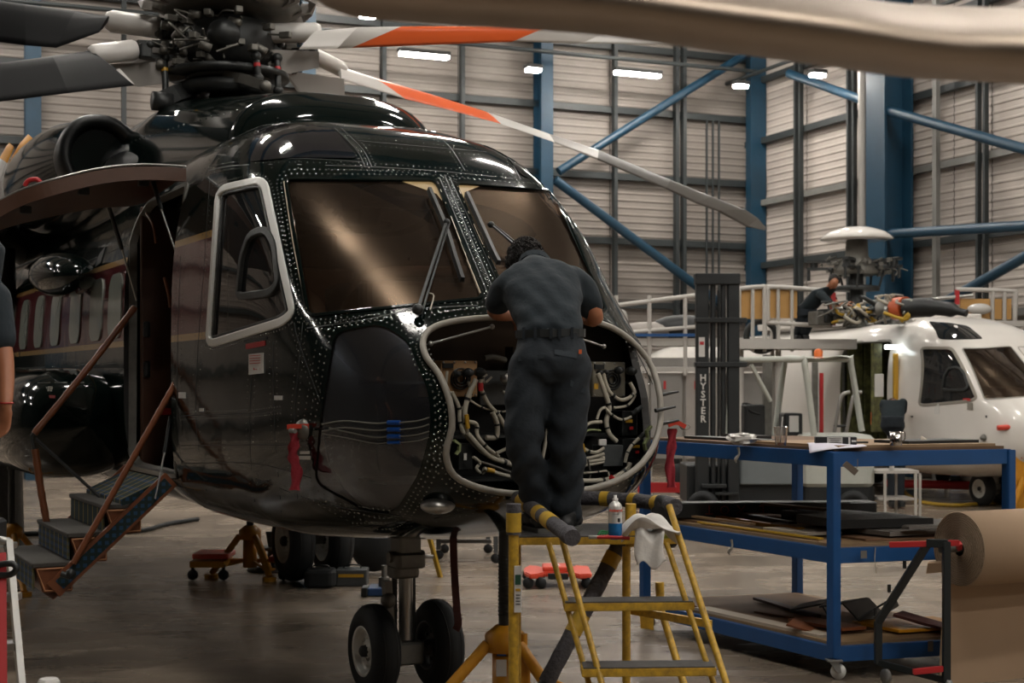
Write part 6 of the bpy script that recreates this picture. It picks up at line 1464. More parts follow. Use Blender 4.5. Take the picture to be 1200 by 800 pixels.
b = MB(MF); c = at(883, 479, FY + .55); ax = V((.35, -.3, .9)).normalized(); x, y = frame_of(ax); b.tube([c + (x * math.cos(k * .314) + y * math.sin(k * .314)) * .17 for k in range(20)], .016, 8, closed=True)
for k in range(3): b.rod(c, c + (x * math.cos(k * 2.09) + y * math.sin(k * 2.09)) * .17, .01)
b.rod(c, c - ax * .3, .02); b.obj('steering_wheel', M_['black_plastic'], FK)
for px, Y, R_ in ((824, FY - .1, .22), (1000, FY, .22), (824, FY + 1.1, .22)):
    c = at(px, 0, Y) * V((1, 1, 0)) + V((0, 0, R_)); b = MB(MF); b.lathe(c, V((.25, 1, 0)), [(0, -.06), (R_ * .45, -.06), (R_ * .55, -.1), (R_ * .97, -.11), (R_, -.06), (R_, .08), (R_ * .9, .1), (0, .1)], 32); w = b.obj('wheel', M_['rubber'], FK)
    b = MB(MF); b.lathe(c + V((0, -.01, 0)), V((-.25, -1, 0)), [(0, .06), (R_ * .2, .06), (R_ * .25, .03), (R_ * .42, .05), (R_ * .46, .075)], 24); b.obj('wheel_rim', M_['gunmetal'], w)
fb('mudguard', 822, 567, 852, 572, FY - .05, .3, 'fork_black', .02); fb('step_plate', 838, 577, 866, 580, FY - .1, .25, 'fork_black', .01)
for px in (822, 846):
    b = MB(MF); p = at(px, 0, FY) * V((1, 1, 0)); b.box(p + V((-.25, -.5, .08)), (.12, 1.0, .04)); b.obj('fork', M_['fork_black'], FK)

# ------------------------------------------------------------------ second helicopter, white, same type
mm('white_paint', '#dedad4', .18, coat=.5, noise=.05, nscale=2); mm('wh_inner', '#6f7040', .6, noise=.5, nscale=9, c2='#1d1d18'); mm('white_dark_glass', (.01, .012, .013), .06, coat=.6)
WN = V((8.34, 21.25, 0)); WRZ = math.atan2(-.9239, .3827)
WH = thing('helicopter', 'white helicopter of the same type with its rotor blades off standing in the background', 'helicopter', WN, WRZ)
WH.scale = (.95,) * 3; DZ = -.52
hid = shell('fuselage', WH, [M_['white_paint'], M_['wh_inner']], [cutter(O_SIDE, .3, .3), cutter(O_WIN_S), side_prism(door_outline(), -1.5, -.7)])
ZB = .28   # stands lower, on its own wheels
hid.location.z = DZ
def wcopy(ob, m=None, parent=None):
    c = ob.copy(); c.data = ob.data.copy() if m else ob.data; C.objects.link(c); c.parent = parent or WH; c.location.z += DZ
    if m: c.data.materials.clear(); c.data.materials.append(m)
    return c
for ob in kids(HELO):
    nm = ob.name.split('.')[0]
    if nm in ('windscreen', 'side_window', 'vent_window'): wcopy(ob)
    elif nm == 'chin_window': wcopy(ob, M_['white_dark_glass'])
    elif nm == 'roof_window': wcopy(ob, M_['white_dark_glass'])
    elif nm == 'window_frame': wcopy(ob, M_['seal'])
    elif nm in ('gear_strut', 'gear_trunnion', 'torque_link', 'gear_axle', 'wheel'):
        if ob.location.x < -4 and ob.location.y < 0 and False: continue
        c = copy_tree(ob, WH)
        if nm == 'gear_trunnion': c.location.z += DZ
    elif nm in ('pilot_seat', 'instrument_panel', 'bulkhead', 'door_frame', 'pitot_probe', 'trim_panel'): wcopy(ob, M_['wh_inner'] if nm == 'trim_panel' else None)
MW = (Matrix.Translation(WN) @ Matrix.Rotation(WRZ, 4, 'Z') @ Matrix.Scale(.95, 4)).inverted()
def wp(px, py, Y): return MW @ at(px, py, Y)
# dark nose cap edge, door jamb
b = MB(MW)
# open upper deck: engine, hoses, ducts
rnd = random.Random(11)
b = MB(); b.rbox(S(5.6, 0, 3.70 + DZ), (5.0, 1.5, .16), .05); b.obj('upper_deck', M_['white_paint'], WH)
b = MB(); b.tube([wp(1060, 362, 22.6), wp(1085, 360, 22.4), wp(1110, 362, 22.2), wp(1133, 367, 22.0)], [.17, .16, .12, .06], 16, sm=4); b.obj('engine_duct', M_['black_plastic'], WH)
b = MB(); b.tube([wp(1050, 362, 22.8), wp(1062, 361, 22.6)], .19, 20); b.obj('duct_clamp', mm('duct_orange', '#b5532d', .5), WH)
b = MB(); b.rod(wp(1030, 364, 23), wp(1052, 361, 22.8), .15, seg=20); b.obj('engine_casing', M_['alu_dull'], WH)
hos = {}
for k in range(64):
    x = rnd.uniform(975, 1060); y = 368 + rnd.uniform(-14, 8) - (x - 975) * .04; Y = 23.6 - (x - 975) * .01 + rnd.uniform(-.3, .3); P = [wp(x + rnd.uniform(-14, 14) * j * .6, y + rnd.uniform(-9, 9), Y + rnd.uniform(-.1, .1)) for j in range(4)]
    m = ('seal', 'alu', 'gunmetal', 'tape_yellow', 'alu_dull', 'black_plastic', 'harness')[k % 7]; hos.setdefault(m, MB()).tube(P, rnd.uniform(.012, .035), 7, sm=4)
for m, b in hos.items(): b.obj('engine_plumbing', M_[m], WH)['kind'] = 'stuff'
for k in range(9):
    b = MB(); b.rbox(wp(960 + k * 11, 374 - rnd.uniform(0, 8), 23.8), (.28, .3, .24), .04); b.obj('engine_accessory', M_['gunmetal' if k % 2 else 'alu_dull'], WH)
# interior equipment in the doorway
for x0, y0, x1, y1, m in ((1020, 402, 1034, 506, 'wh_inner'), (1046, 414, 1053, 500, 'yellow'), (1022, 438, 1036, 465, 'label_white'), (1020, 482, 1028, 498, 'amber'), (1036, 404, 1058, 409, 'lampw')):
    if m == 'lampw': M_['lampw'] = mat('lampw', (.9, 1, 1), .5, emit=6)
    a, c = wp(x0, y0, 23.5), wp(x1, y1, 23.5); b = MB(); b.rbox((a + c) / 2, (max(abs(a.x - c.x), .06), max(abs(a.y - c.y), .06), abs(a.z - c.z)), .02); b.obj('cabin_equipment', M_[m], WH)
# rotor head with white dome
H0 = S(5.75, 0, 0); MA = MB(); MA.lathe(H0, Z, [(.3, 3.2), (.22, 3.4), (.13, 3.55), (.13, 4.3)], 20); MA.obj('rotor_mast', M_['gunmetal'], WH)
b = MB(); b.lathe(H0, Z, [(0, 5.03), (.30, 5.0), (.55, 4.91), (.69, 4.79), (.67, 4.77), (0, 4.77)], 40); b.obj('rotor_dome', M_['white_paint'], WH)
b = MB(); b.lathe(H0, Z, [(.18, 4.15), (.40, 4.1), (.45, 4.2), (.22, 4.45), (.2, 4.77), (0, 4.77)], 28); b.obj('rotor_hub', M_['alu_dull'], WH)
b = MB(); b.lathe(H0, Z, [(.14, 3.82), (.42, 3.8), (.44, 3.88), (.14, 3.92)], 28, closed_prof=True); b.obj('swashplate', M_['gunmetal'], WH)
for k in range(5):
    a = .4 + k * 1.2566; d = V((math.cos(a), math.sin(a), 0)); n_ = Z.cross(d); b = MB()
    for zz in (4.22, 4.36): b.tube([H0 + d * .3 + Z * zz, H0 + d * .7 + Z * zz + n_ * .05, H0 + d * .93 + Z * zz], 0, prof=[(-.06, -.025), (.06, -.025), (.06, .025), (-.06, .025)])
    b.rbox(H0 + d * .8 + Z * 4.29, (.12, .12, .2), .03); b.rod(H0 + d * .9 + Z * 4.25, H0 + d * .9 + Z * 4.0, .03); o = b.obj('blade_yoke', M_['gunmetal'], WH)
    b = MB(); b.rod(H0 + d * .5 + Z * 4.2 + n_ * .15, H0 + d * .42 + Z * 3.86 + n_ * .1, .022); b.ball(H0 + d * .5 + Z * 4.2 + n_ * .15, .05); b.obj('pitch_link', M_['gunmetal'], WH)
b = MB()
for i in range(60):
    a = rnd.random() * 6.283; rr = rnd.uniform(.35, .8); p = H0 + V((rr * math.cos(a), rr * math.sin(a), rnd.uniform(4.1, 4.42)))
    b.rbox(p, (.09, .07, .07), .01, rot=(0, 0, a)) if i % 2 else b.tube([p, p + V((rnd.uniform(-.1, .1), rnd.uniform(-.1, .1), .06)), p + V((rnd.uniform(-.2, .2), rnd.uniform(-.2, .2), -.03))], .012, 6, sm=3)
b.obj('hub_fittings', M_['alu_dull'], WH)['kind'] = 'stuff'
for x, y, w, h, m in ((1133, 468, 14, 3, 'red'), (1137, 476, 11, 9, 'seal'), (1098, 479, 10, 13, 'label_white'), (1069, 488, 5, 2, 'black_plastic'), (1156, 488, 3, 3, 'black_plastic')):
    zo = V((0, 0, DZ)); o = MW @ V((0, 0, EYE)); d = (wp(x, y, 10) - o).normalized(); co, n, i, _ = HB.ray_cast(o - zo, d)
    if co: co = co + zo
    if co: 
        xx, yy = frame_of(n); k = 22 / FP; b = MB(); b.box(co + n * .004, (w * k, .01, h * k)); 
        b2 = MB(); b2.prism([co + n * .003 + V((-1, 0, 0)) * w * k * sx2 * .9 + Z * h * k * sz * .5 for sx2, sz in ((-.5, -1), (.5, -1), (.5, 1), (-.5, 1))], n * .006); b2.obj('placard', M_[m], WH)
o = MW @ V((0, 0, EYE)); d = (wp(1170, 501, 10) - o).normalized(); co, n, i, _ = HB.ray_cast(o - V((0, 0, DZ)), d)
if co:
    w0 = MW.inverted() @ (co + V((0, 0, DZ)))
    t = thing('probe_cover', 'red cover and streamer on the nose probe of the white helicopter', 'cover', w0); b = MB(); b.rod((-.05, -.1, 0), (.3, -.12, .02), .04); b.obj('probe_sleeve', M_['probe_red'], t); b = MB(); b.tube([V((.28, -.12, 0)), V((.32, -.12, -.2)), V((.28, -.13, -.45))], 0, sm=4, prof=[(-.05, -.008), (.05, -.008), (.05, .008), (-.05, .008)]); b.obj('streamer', M_['red'], t)

# ------------------------------------------------------------------ access docking around the white helicopter
mm('dock_white', '#b5b1ab', .45, noise=.12, nscale=3); mm('plate_grey', '#8d8a86', .6, noise=.2, nscale=2); mm('ply_bright', '#b98e52', .7, noise=.15, nscale=4); mm('canvas_pale', '#a39d97', .8, noise=.15, nscale=2); mm('dark_cover', '#2a2b2c', .6)
def dock(name, lab, loc): return thing(name, lab, 'access platform', loc)
def add(par, name, kind, m, *a, **k):
    b = MB(local(par)); getattr(b, kind)(*a, **k); return b.obj(name, M_[m], par)
D1 = dock('access_dock', 'white steel access platform with railings to the left of the forklift mast', flr(770, 585).xy.to_3d())
DY = 24.5
for y, m, h in ((396, 'dock_white', 9), (419, 'plate_grey', 10), (430, 'dock_white', 5)):
    add(D1, 'deck_beam', 'box', m, (at(690, y + h / 2, DY) + at(915, y + h / 2, DY)) / 2 + V((0, .4, 0)), (225 / FP * DY, .8, h / FP * DY))
for x in (722, 761, 803, 852, 905): add(D1, 'post', 'rod', 'dock_white', at(x, 346 if x < 850 else 350, DY), at(x, 440, DY), .035)
add(D1, 'top_rail', 'rod', 'dock_white', at(690, 362, DY), at(815, 346, DY), .04); add(D1, 'mid_rail', 'rod', 'dock_white', at(690, 393, DY), at(815, 383, DY), .035)
b = MB(local(D1)); b.tube([at(715, 405, DY - .4), at(716, 372, DY - .4), at(722, 365, DY - .4), at(731, 367, DY - .4), at(733, 378, DY - .4)], .045, 10, sm=4); b.obj('bent_rail', M_['dock_white'], D1)
add(D1, 'gate_post', 'box', 'red', at(732, 393, DY - .4), (.07, .07, .45)); add(D1, 'kick_board', 'box', 'bench_blue', at(765, 392.5, DY - .1), (1.6, .02, .05))
for x0, x1, m in ((690, 722, 'plate_grey'), (724, 760, 'canvas_pale'), (762, 800, 'plate_grey'), (803, 850, 'canvas_pale'), (852, 905, 'plate_grey')):
    add(D1, 'side_panel', 'box', m, (at(x0, 487, DY + .1) + at(x1, 487, DY + .1)) / 2, ((x1 - x0 - 1) / FP * DY, .04, 1.45)); 
for x in (690, 722, 761, 803, 852, 905): add(D1, 'leg', 'rod', 'dock_white', at(x, 432, DY + .2), at(x, 432, DY + .2) * V((1, 1, 0)), .05)
for x in (779, 815): add(D1, 'red_tag', 'box', 'red', at(x, 451, DY), (.04, .02, .14))
t = thing('engine_cover', 'dark cover lying on the white access platform beside the mast', 'cover', at(800, 396, DY + .3)); b = MB(); b.ball((0, 0, .18), (.55, .3, .22), 18, 10); b.obj('cover_shell', M_['dark_cover'], t)
t = thing('engine_cover', 'pale rounded cowling lying on the platform left of the dark cover', 'cover', at(760, 396, DY + .3)); b = MB(); b.ball((0, 0, .12), (.55, .3, .16), 18, 10); b.obj('cover_shell', M_['canvas_pale'], t)
D2 = dock('access_dock', 'raised work platform with plywood boards and tube railings under the rotor dome', flr(930, 585).xy.to_3d()); Y2 = 24.0
for pts in (([(866, 376, Y2), (866, 342, Y2), (870, 338, Y2), (893, 336, Y2), (896, 340, Y2), (896, 400, Y2)]), ([(975, 382, Y2), (905, 378, Y2), (900, 374, Y2), (900, 341, Y2), (905, 336, Y2), (975, 341, Y2)])):
    b = MB(local(D2)); b.tube([at(*p) for p in pts], .04, 10, sm=3); b.obj('guard_rail', M_['dock_white'], D2)
for x in (882, 912, 928, 896): add(D2, 'rail_post', 'rod', 'dock_white', at(x, 338, Y2), at(x, 412, Y2), .03)
add(D2, 'plywood_board', 'box', 'ply_bright', at(882, 356, Y2 + .05), (.40, .02, .50)); add(D2, 'plywood_board', 'box', 'ply_bright', at(917, 355, Y2 + .05), (.48, .02, .50)); add(D2, 'gate_post', 'box', 'red', at(976, 362, Y2 - .05), (.08, .08, .54))
add(D2, 'deck_beam', 'box', 'dock_white', at(925, 404, Y2 + .5), (2.0, 1.2, .16)); 
for x in (868, 912, 955): add(D2, 'leg', 'rod', 'dock_white', at(x, 404, Y2 + .3), at(x, 404, Y2 + .3) * V((1, 1, 0)), .05)
b = MB(local(D2)); b.lathe(at(892, 394, Y2 + .2), (0, 1, 0), [(.2, -.02), (.3, -.02), (.3, .02), (.2, .02)], 24, closed_prof=True); b.obj('cable_reel', M_['gunmetal'], D2)
D3 = dock('access_dock', 'work platform with an orange plywood board at the right edge behind the white roof', flr(1160, 575).xy.to_3d()); Y3 = 25.5
b = MB(local(D3)); b.tube([at(1120, 339, Y3), at(1185, 341, Y3), at(1190, 346, Y3), at(1189, 376, Y3)], .04, 10, sm=3); b.obj('guard_rail', M_['dock_white'], D3)
for x in (1163, 1177, 1189): add(D3, 'rail_post', 'rod', 'dock_white', at(x, 341, Y3), at(x, 376, Y3), .035)
add(D3, 'gate_post', 'box', 'red', at(1121.5, 348, Y3), (.07, .07, .26)); add(D3, 'plywood_board', 'box', 'ply_bright', at(1155, 362, Y3 + .05), (.9, .03, .36)); add(D3, 'guard_rail', 'rod', 'alu', at(1062, 353, Y3), at(1140, 346, Y3), .035)
add(D3, 'deck_beam', 'box', 'dock_white', at(1150, 380, Y3 + .4), (1.4, .9, .1))
for x in (1110, 1190): add(D3, 'leg', 'rod', 'dock_white', at(x, 380, Y3 + .4), at(x, 380, Y3 + .4) * V((1, 1, 0)), .05)
b = MB(); b.ball(at(1148, 362, Y3 - .1), (.22, .08, .10), 12, 8); tag(b.obj('plastic_wrap', M_['clear_plastic']), 'crumpled clear wrap on the orange plywood of the right platform', 'plastic wrap')
# post and panel in front of the white cabin: ladder with chrome rails
D4 = thing('step_unit', 'chrome step unit with red post standing by the white cabin door', 'ladder', flr(985, 590).xy.to_3d())
Y4 = 22.2
add(D4, 'red_post', 'box', 'red', at(962.5, 472, Y4), (.055, .055, .92)); add(D4, 'post', 'box', 'alu_dull', at(955, 465, Y4), (.08, .08, 1.2)); add(D4, 'post', 'box', 'alu_dull', at(899, 465, Y4), (.13, .1, 1.3))
for dx in (0, 14): add(D4, 'ladder_rail', 'tube', 'alu', [at(975 + dx, 522, Y4), at(984 + dx, 472, Y4), at(988 + dx, 462, Y4), at(996 + dx, 459, Y4)], .03, 8, sm=3)
for y in (499, 512): add(D4, 'ladder_rung', 'rod', 'gunmetal', at(977, y, Y4), at(993, y, Y4), .02)
for dx in (0, 14): add(D4, 'leg', 'rod', 'alu', at(975 + dx, 522, Y4), flr(975 + dx, 598), .03)
# mechanics in the background
def figure(name, lab, J, mat_s='shirt2', mat_t='trousers', lean=0):
    """J: px,py,Y joints dict"""
    g = {k: at(*v) for k, v in J.items()}; t = thing(name, lab, 'person', g['foot1'] * V((1, 1, 1))); M = local(t); b = MB(M)
    loftsec(b, [(g['pel'], rt, fw, .15, .11), (g['pel'].lerp(g['sh'], .5), rt, fw, .15, .11), (g['sh'], rt, fw, .17, .10), (g['nk'], rt, fw, .06, .06)])
    b.rod(g['nk'], g['hd'], .055); b.ball(g['hd'], (.078, .095, .115), 14, 10); b.ball(g['hd'] + V((-.01, -.095, -.01)), (.014, .02, .025), 8, 6)
    limb(b, [g['s1'], g['e1'], g['w1']], [.055, .043, .03]); limb(b, [g['s2'], g['e2'], g['w2']], [.055, .043, .03])
    hand(b, g['w1'], g['w1'] - g['e1'], V((0, -1, 0)), V((0, 0, -1)), .4); hand(b, g['w2'], g['w2'] - g['e2'], V((0, -1, 0)), V((0, 0, -1)), .4)
    for i in '12': limb(b, [g['pel'] + V((.08 * (1 if i == '1' else -1), 0, -.05)), g['k' + i], g['foot' + i] + V((0, 0, .08))], [.085, .06, .045]); b.ball(g['foot' + i] + V((0, -.05, .04)), (.045, .12, .04), 10, 8)
    remeshed(b, 'body', M_['skin'], t, .016, 2)
    b = MB(M); loftsec(b, [(g['pel'], rt, fw, .18, .14), (g['pel'].lerp(g['sh'], .5), rt, fw, .18, .14), (g['sh'], rt, fw, .20, .125), (g['nk'], rt, fw, .075, .075)])
    for i in '12': limb(b, [g['s' + i], g['s' + i].lerp(g['e' + i], .75)], [.075, .065])
    remeshed(b, 'shirt', M_[mat_s], t, .018, 2)
    b = MB(M); loftsec(b, [(g['pel'] + V((0, 0, .06)), rt, fw, .175, .135), (g['pel'] + V((0, 0, -.12)), rt, fw, .18, .14)])
    for i in '12': limb(b, [g['pel'] + V((.085 * (1 if i == '1' else -1), 0, -.08)), g['k' + i], g['foot' + i] + V((0, 0, .12))], [.11, .085, .07])
    remeshed(b, 'trousers', M_[mat_t], t, .018, 2)
    b = MB(M); b.ball(g['hd'] + V((0, .015, .03)), (.086, .10, .105), 14, 10); b.obj('hair', M_['hair'], t)
    for i in '12':
        b = MB(M); b.rbox(g['foot' + i] + V((0, -.04, .045)), (.10, .28, .09), .03); b.obj('boot', M_['boot'], t)
    return t
figure('person', 'person in dark clothes bending over the white helicopter engine deck', dict(pel=(945, 362, 24.1), sh=(966, 340, 23.9), nk=(972, 336, 23.8), hd=(977, 330, 23.7), s1=(962, 345, 23.8), e1=(976, 358, 23.6), w1=(990, 355, 23.5), s2=(968, 343, 24.2), e2=(980, 354, 24.0), w2=(994, 357, 23.8), k1=(945, 385, 24.1), k2=(937, 384, 24.2), foot1=(943, 399, 24.2), foot2=(934, 399, 24.3)))
figure('person', 'person in dark clothes bending into the open cabin door of the white helicopter', dict(pel=(1046, 492, 22.5), sh=(1047, 468, 22.75), nk=(1047, 470, 22.9), hd=(1046, 476, 23.05), s1=(1036, 474, 22.7), e1=(1036, 484, 22.95), w1=(1040, 480, 23.2), s2=(1058, 472, 22.75), e2=(1058, 484, 23.0), w2=(1054, 480, 23.25), k1=(1046, 524, 22.5), k2=(1054, 524, 22.6), foot1=(1046, 448 + (EYE - .02) * FP / 22.5, 22.5), foot2=(1054, 448 + (EYE - .02) * FP / 22.6, 22.6)))

# ------------------------------------------------------------------ things standing on the hall floor in the distance
t = thing('small_table', 'small white topped trolley table behind the blue bench', 'table', flr(1052, 610)); M = local(t)
b = MB(M); b.box(at(1052, 553, 20.3) + V((0, .3, 0)), (.60, .6, .04)); b.obj('table_top', M_['dock_white'], t)
for x, y in ((1037, 20.1), (1073, 20.1), (1050, 20.7), (1078, 20.7)):
    b = MB(M); p = at(x, 555, y); b.bar(p, p * V((1, 1, 0)), .035, .035, up=V((0, 1, 0))); b.obj('leg', M_['dock_white'], t)
b = MB(M); b.box(at(1052, 585, 20.3) + V((0, .3, 0)), (.5, .5, .03)); b.obj('lower_shelf', M_['dock_white'], t)
b = MB(); b.lathe(at(1045, 551, 20.4), Z, [(0, 0), (.035, 0), (.035, .09), (.02, .12), (0, .12)], 12); tag(b.obj('bottle', M_['label_white']), 'small white bottle on the trolley table', 'bottle')
b = MB(); b.tube([flr(1054, 568), flr(1062, 580), flr(1080, 590), flr(1115, 594), flr(1150, 592), flr(1200, 588)], .03, 8, sm=5); o = b.obj('air_hose', M_['tape_yellow']); o.location.z = .03; tag(o, 'yellow air hose curving across the floor by the white helicopter', 'hose')
t = thing('tow_bar', 'long red tow bar lying between the bench and the white helicopter', 'tow bar', flr(1090, 578)); M = local(t)
b = MB(M); b.rod(at(1040, 566, 24.5), at(1150, 569, 23.8), .07); b.obj('bar', M_['red'], t); b = MB(M); b.rod(at(1144, 543, 23.8), at(1144, 573, 23.8) , .06); b.obj('upright', M_['red'], t)
b = MB(M); c = at(1105, 557, 24.6); b.lathe(c, (.2, 1, 0), [(0, -.04), (.12, -.04), (.13, 0), (.12, .04), (0, .04)], 20); b.obj('wheel', M_['rubber'], t)
t = thing('ground_power_unit', 'low blue ground cart far behind the small table', 'cart', flr(1130, 560)); M = local(t)
b = MB(M); b.rbox(at(1130, 549, 29), (1.2, .8, .24), .04); b.obj('cart_body', mm('cart_blue', '#2768a6', .45), t)
for x in (1117, 1143): b = MB(M); b.lathe(at(x, 556, 28.7), (0, 1, 0), [(0, -.04), (.14, -.04), (.14, .04), (0, .04)], 18); b.obj('wheel', M_['rubber'], t)
t = thing('tow_bar', 'red steel tow bar on the floor left of the forklift', 'tow bar', flr(785, 585)); M = local(t)
b = MB(M); b.box(at(785, 571, 23.6), (1.05, .12, .16)); b.obj('bar', M_['red'], t); b = MB(M); b.lathe(at(800, 561, 24.2), (.2, 1, 0), [(0, -.06), (.12, -.06), (.26, -.05), (.27, 0), (.26, .05), (0, .06)], 24); b.obj('wheel', M_['rubber'], t)
b = MB(M); b.rod(at(819, 545, 23.6), at(819, 590, 23.6), .05); b.obj('upright', M_['red'], t)
t = thing('yellow_stand', 'yellow steel stand at the right edge beyond the blue bench', 'stand', flr(1193, 600)); M = local(t)
b = MB(M); b.bar(at(1192, 523, 21.5), at(1192, 523, 21.5) * V((1, 1, 0)), .22, .2, up=V((0, 1, 0))); b.obj('stand_leg', M_['jack_yellow'], t); b = MB(M); b.rod(at(1186, 598, 21.3), at(1200, 560, 21.3), .05); b.obj('stand_leg', M_['jack_yellow'], t)
# red creepers
def creeper(lab, x0, x1, yb, Y):
    t = thing('creeper', lab, 'creeper', at((x0 + x1) / 2, yb, Y) * V((1, 1, 0))); M = local(t); ppm = FP / Y; W = (x1 - x0) / ppm; b = MB()
    ol = [(-.5, -.10), (-.42, -.22), (-.3, -.2), (-.2, -.12), (.2, -.12), (.3, -.22), (.5, -.18), (.5, .18), (.3, .22), (.2, .12), (-.2, .12), (-.3, .2), (-.42, .22), (-.5, .10)]
    b.prism([V((x * W, y * 1.6, .10)) for x, y in ol], V((0, 0, .045))); b.obj('creeper_bed', mm('creeper_red', '#cf4a33', .4) if 'creeper_red' not in M_ else M_['creeper_red'], t, bevel=.012)
    b = MB(); b.rbox((0, 0, .165), (W * .45, .3, .05), .03); b.obj('creeper_pad', M_['creeper_red'], t)
    b = MB(); b.rbox((0, -.235, .11), (W * .3, .02, .06), .008); b.obj('creeper_vent', M_['black_plastic'], t)
    b = MB(); b.rbox((-.02, 0, .192), (W * .12, .12, .006), .002); b.obj('label', M_['label_white'], t)
    for x in (-.44, -.25, .42): 
        for y in (-.28, .28):
            b = MB(); b.lathe((x * W, y, .055), (.3, 1, 0), [(0, -.02), (.05, -.02), (.055, 0), (.05, .02), (0, .02)], 18); b.obj('castor', M_['rubber'], t)
    return t
creeper('red moulded mechanics creeper on the floor behind the yellow ladder', 614, 692, 684, 14.0)
# steel trolley with orange top
t = thing('steel_trolley', 'grey steel trolley with an orange beam standing behind the nose wheels', 'trolley', flr(555, 665)); M = local(t); TY = 15.6
b = MB(M); b.rbox(at(550, 618, TY) + V((0, .25, 0)), (.85, .5, .09), .02); b.obj('top_beam', M_['jack_yellow'], t)
for x, Y in ((514, TY + .3), (521, TY + .9), (572, TY + .9), (581, TY)):
    b = MB(M); p = at(x, 620, Y); b.bar(p, p * V((1, 1, 0)) + V((0, 0, .12)), .05, .05, up=V((0, 1, 0))); l = b.obj('leg', M_['bay_grey'], t)
    b = MB(M); b.lathe(p * V((1, 1, 0)) + V((0, 0, .06)), (.4, 1, 0), [(0, -.02), (.05, -.02), (.055, 0), (.05, .02), (0, .02)], 18); b.obj('castor', M_['rubber'], l)
b = MB(M); b.bar(at(512, 634, TY + .3), at(575, 634, TY + .6), .04, .04); b.obj('stretcher', M_['bay_grey'], t)
# yellow ladder foot
t = thing('step_ladder', 'thin yellow folding ladder leg standing behind the nose gear strut', 'ladder', flr(515, 676)); M = local(t); b = MB(M); P = at(502, 625, 14.4); Q = flr(516, 676); b.bar(P, Q, .045, .03); b.bar(P + V((.02, 0, .3)) * 0 + P, P + V((-.09, .1, .35)), .045, .03); b.obj('ladder_rail', M_['tape_yellow'], t)
b = MB(M); b.rod(at(492, 652, 14.4), at(508, 652, 14.4), .02); b.obj('ladder_rung', M_['alu'], t); b = MB(M); b.bar(at(490, 628, 14.7), flr(478, 668), .045, .03); b.obj('ladder_rail', M_['tape_yellow'], t)
# bottle jack, black bin, case, cover
t = thing('bottle_jack', 'blue trolley jack with a steel ram on the floor behind the nose wheels', 'jack', flr(450, 697)); M = local(t); jy = 13.35
b = MB(M); b.rbox(at(447, 691, jy), (.24, .3, .07), .02); b.obj('jack_base', mm('jack_blue', '#20406a', .5), t); b = MB(M); b.rbox(at(428, 692, jy - .1), (.06, .2, .08), .015); b.obj('jack_foot', M_['black_plastic'], t)
b = MB(M); b.rod(at(450, 688, jy), at(450, 676, jy), .05); b.rod(at(450, 676, jy), at(450, 662, jy), .025); b.obj('jack_ram', M_['alu_dull'], t); b = MB(M); b.rod(at(452, 690, jy - .15), at(458, 684, jy - .15), .022); b.obj('jack_handle_socket', M_['label_white'], t)
def simple(name, lab, cat, c, size, m, r=.03, band=None):
    t = thing(name, lab, cat, c); b = MB(); b.rbox((0, 0, size[2] / 2), size, r); b.obj(name + '_body', M_[m], t)
    if band: b = MB(); b.box((0, -size[1] / 2 - .002, size[2] * .65), (size[0] * .8, .006, .03)); b.obj('stripe', M_[band], t)
    b = MB(); b.tube([V((-.08, 0, size[2])), V((-.07, 0, size[2] + .03)), V((.07, 0, size[2] + .03)), V((.08, 0, size[2]))], .008, 6, sm=2); b.obj('handle', M_['black_plastic'], t); return t
simple('tool_bag', 'black soft tool bag on the floor between the far wheels and the jack', 'bag', flr(376, 687), (.30, .3, .17), 'rubber', .06)
simple('tool_case', 'grey tool case with a yellow stripe on the floor under the belly', 'case', flr(413, 685), (.30, .25, .16), 'bay_grey', .02, 'yellow')
t = thing('wheel_cover', 'rounded black cover standing on the floor left of the nose gear', 'cover', flr(438, 672)); b = MB(); b.ball((0, 0, .36), (.26, .22, .34), 20, 12); b.obj('cover_shell', M_['rubber'], t); b = MB(); b.lathe((-.2, -.1, .45), (-.6, -1, 0), [(0, -.02), (.035, -.02), (.035, .02), (0, .02)], 12); b.obj('red_knob', M_['red'], t)
# trolley jack left
t = thing('trolley_jack', 'yellow-brown hydraulic tripod jack under the belly beside the red-topped trolley', 'jack', flr(293, 676)); jack(t, .74, .52, .38, 1.0, R(190))
t = thing('parts_trolley', 'low orange trolley with a red tray under the dark helicopter', 'trolley', flr(262, 680)); M = local(t); yy = 14.3
b = MB(M); b.box(at(243, 661, yy) + V((0, .2, 0)), (.34, .45, .06)); b.obj('trolley_frame', M_['jack_yellow'], t); b = MB(M); b.rbox(at(246, 652, yy) + V((0, .2, 0)), (.36, .4, .05), .02); b.obj('red_tray', M_['creeper_red'], t); b = MB(M); b.rbox(at(325, 656, yy) + V((0, .2, 0)), (.20, .3, .05), .02); b.obj('red_tray', M_['creeper_red'], t)
b = MB(M); b.box(at(285, 661, yy) + V((0, .3, 0)), (.9, .04, .04)); b.obj('trolley_frame', M_['jack_yellow'], t)
for x in (226, 262, 332):
    b = MB(M); p = at(x, 0, yy) * V((1, 1, 0)); b.bar(p + V((0, 0, .16)), p + V((0, 0, .08)), .03, .03); b.lathe(p + V((0, 0, .055)), (.3, 1, 0), [(0, -.02), (.05, -.02), (.055, 0), (.05, .02), (0, .02)], 18); b.obj('castor', M_['rubber'], t)
t = thing('support_stand', 'grey pedestal stand with a flat plate under the belly beside the main wheels', 'stand', flr(318, 668)); M = local(t)
b = MB(M); p = flr(318, 668); b.lathe(p, Z, [(0, 0), (.25, 0), (.25, .02), (.05, .05), (.035, .25), (.06, .4), (0, .4)], 24); b.obj('pedestal', M_['bay_grey'], t); b = MB(M); b.rbox(p + V((.02, 0, .23)), (.55, .3, .03), .01); b.obj('plate', M_['bay_grey'], t)
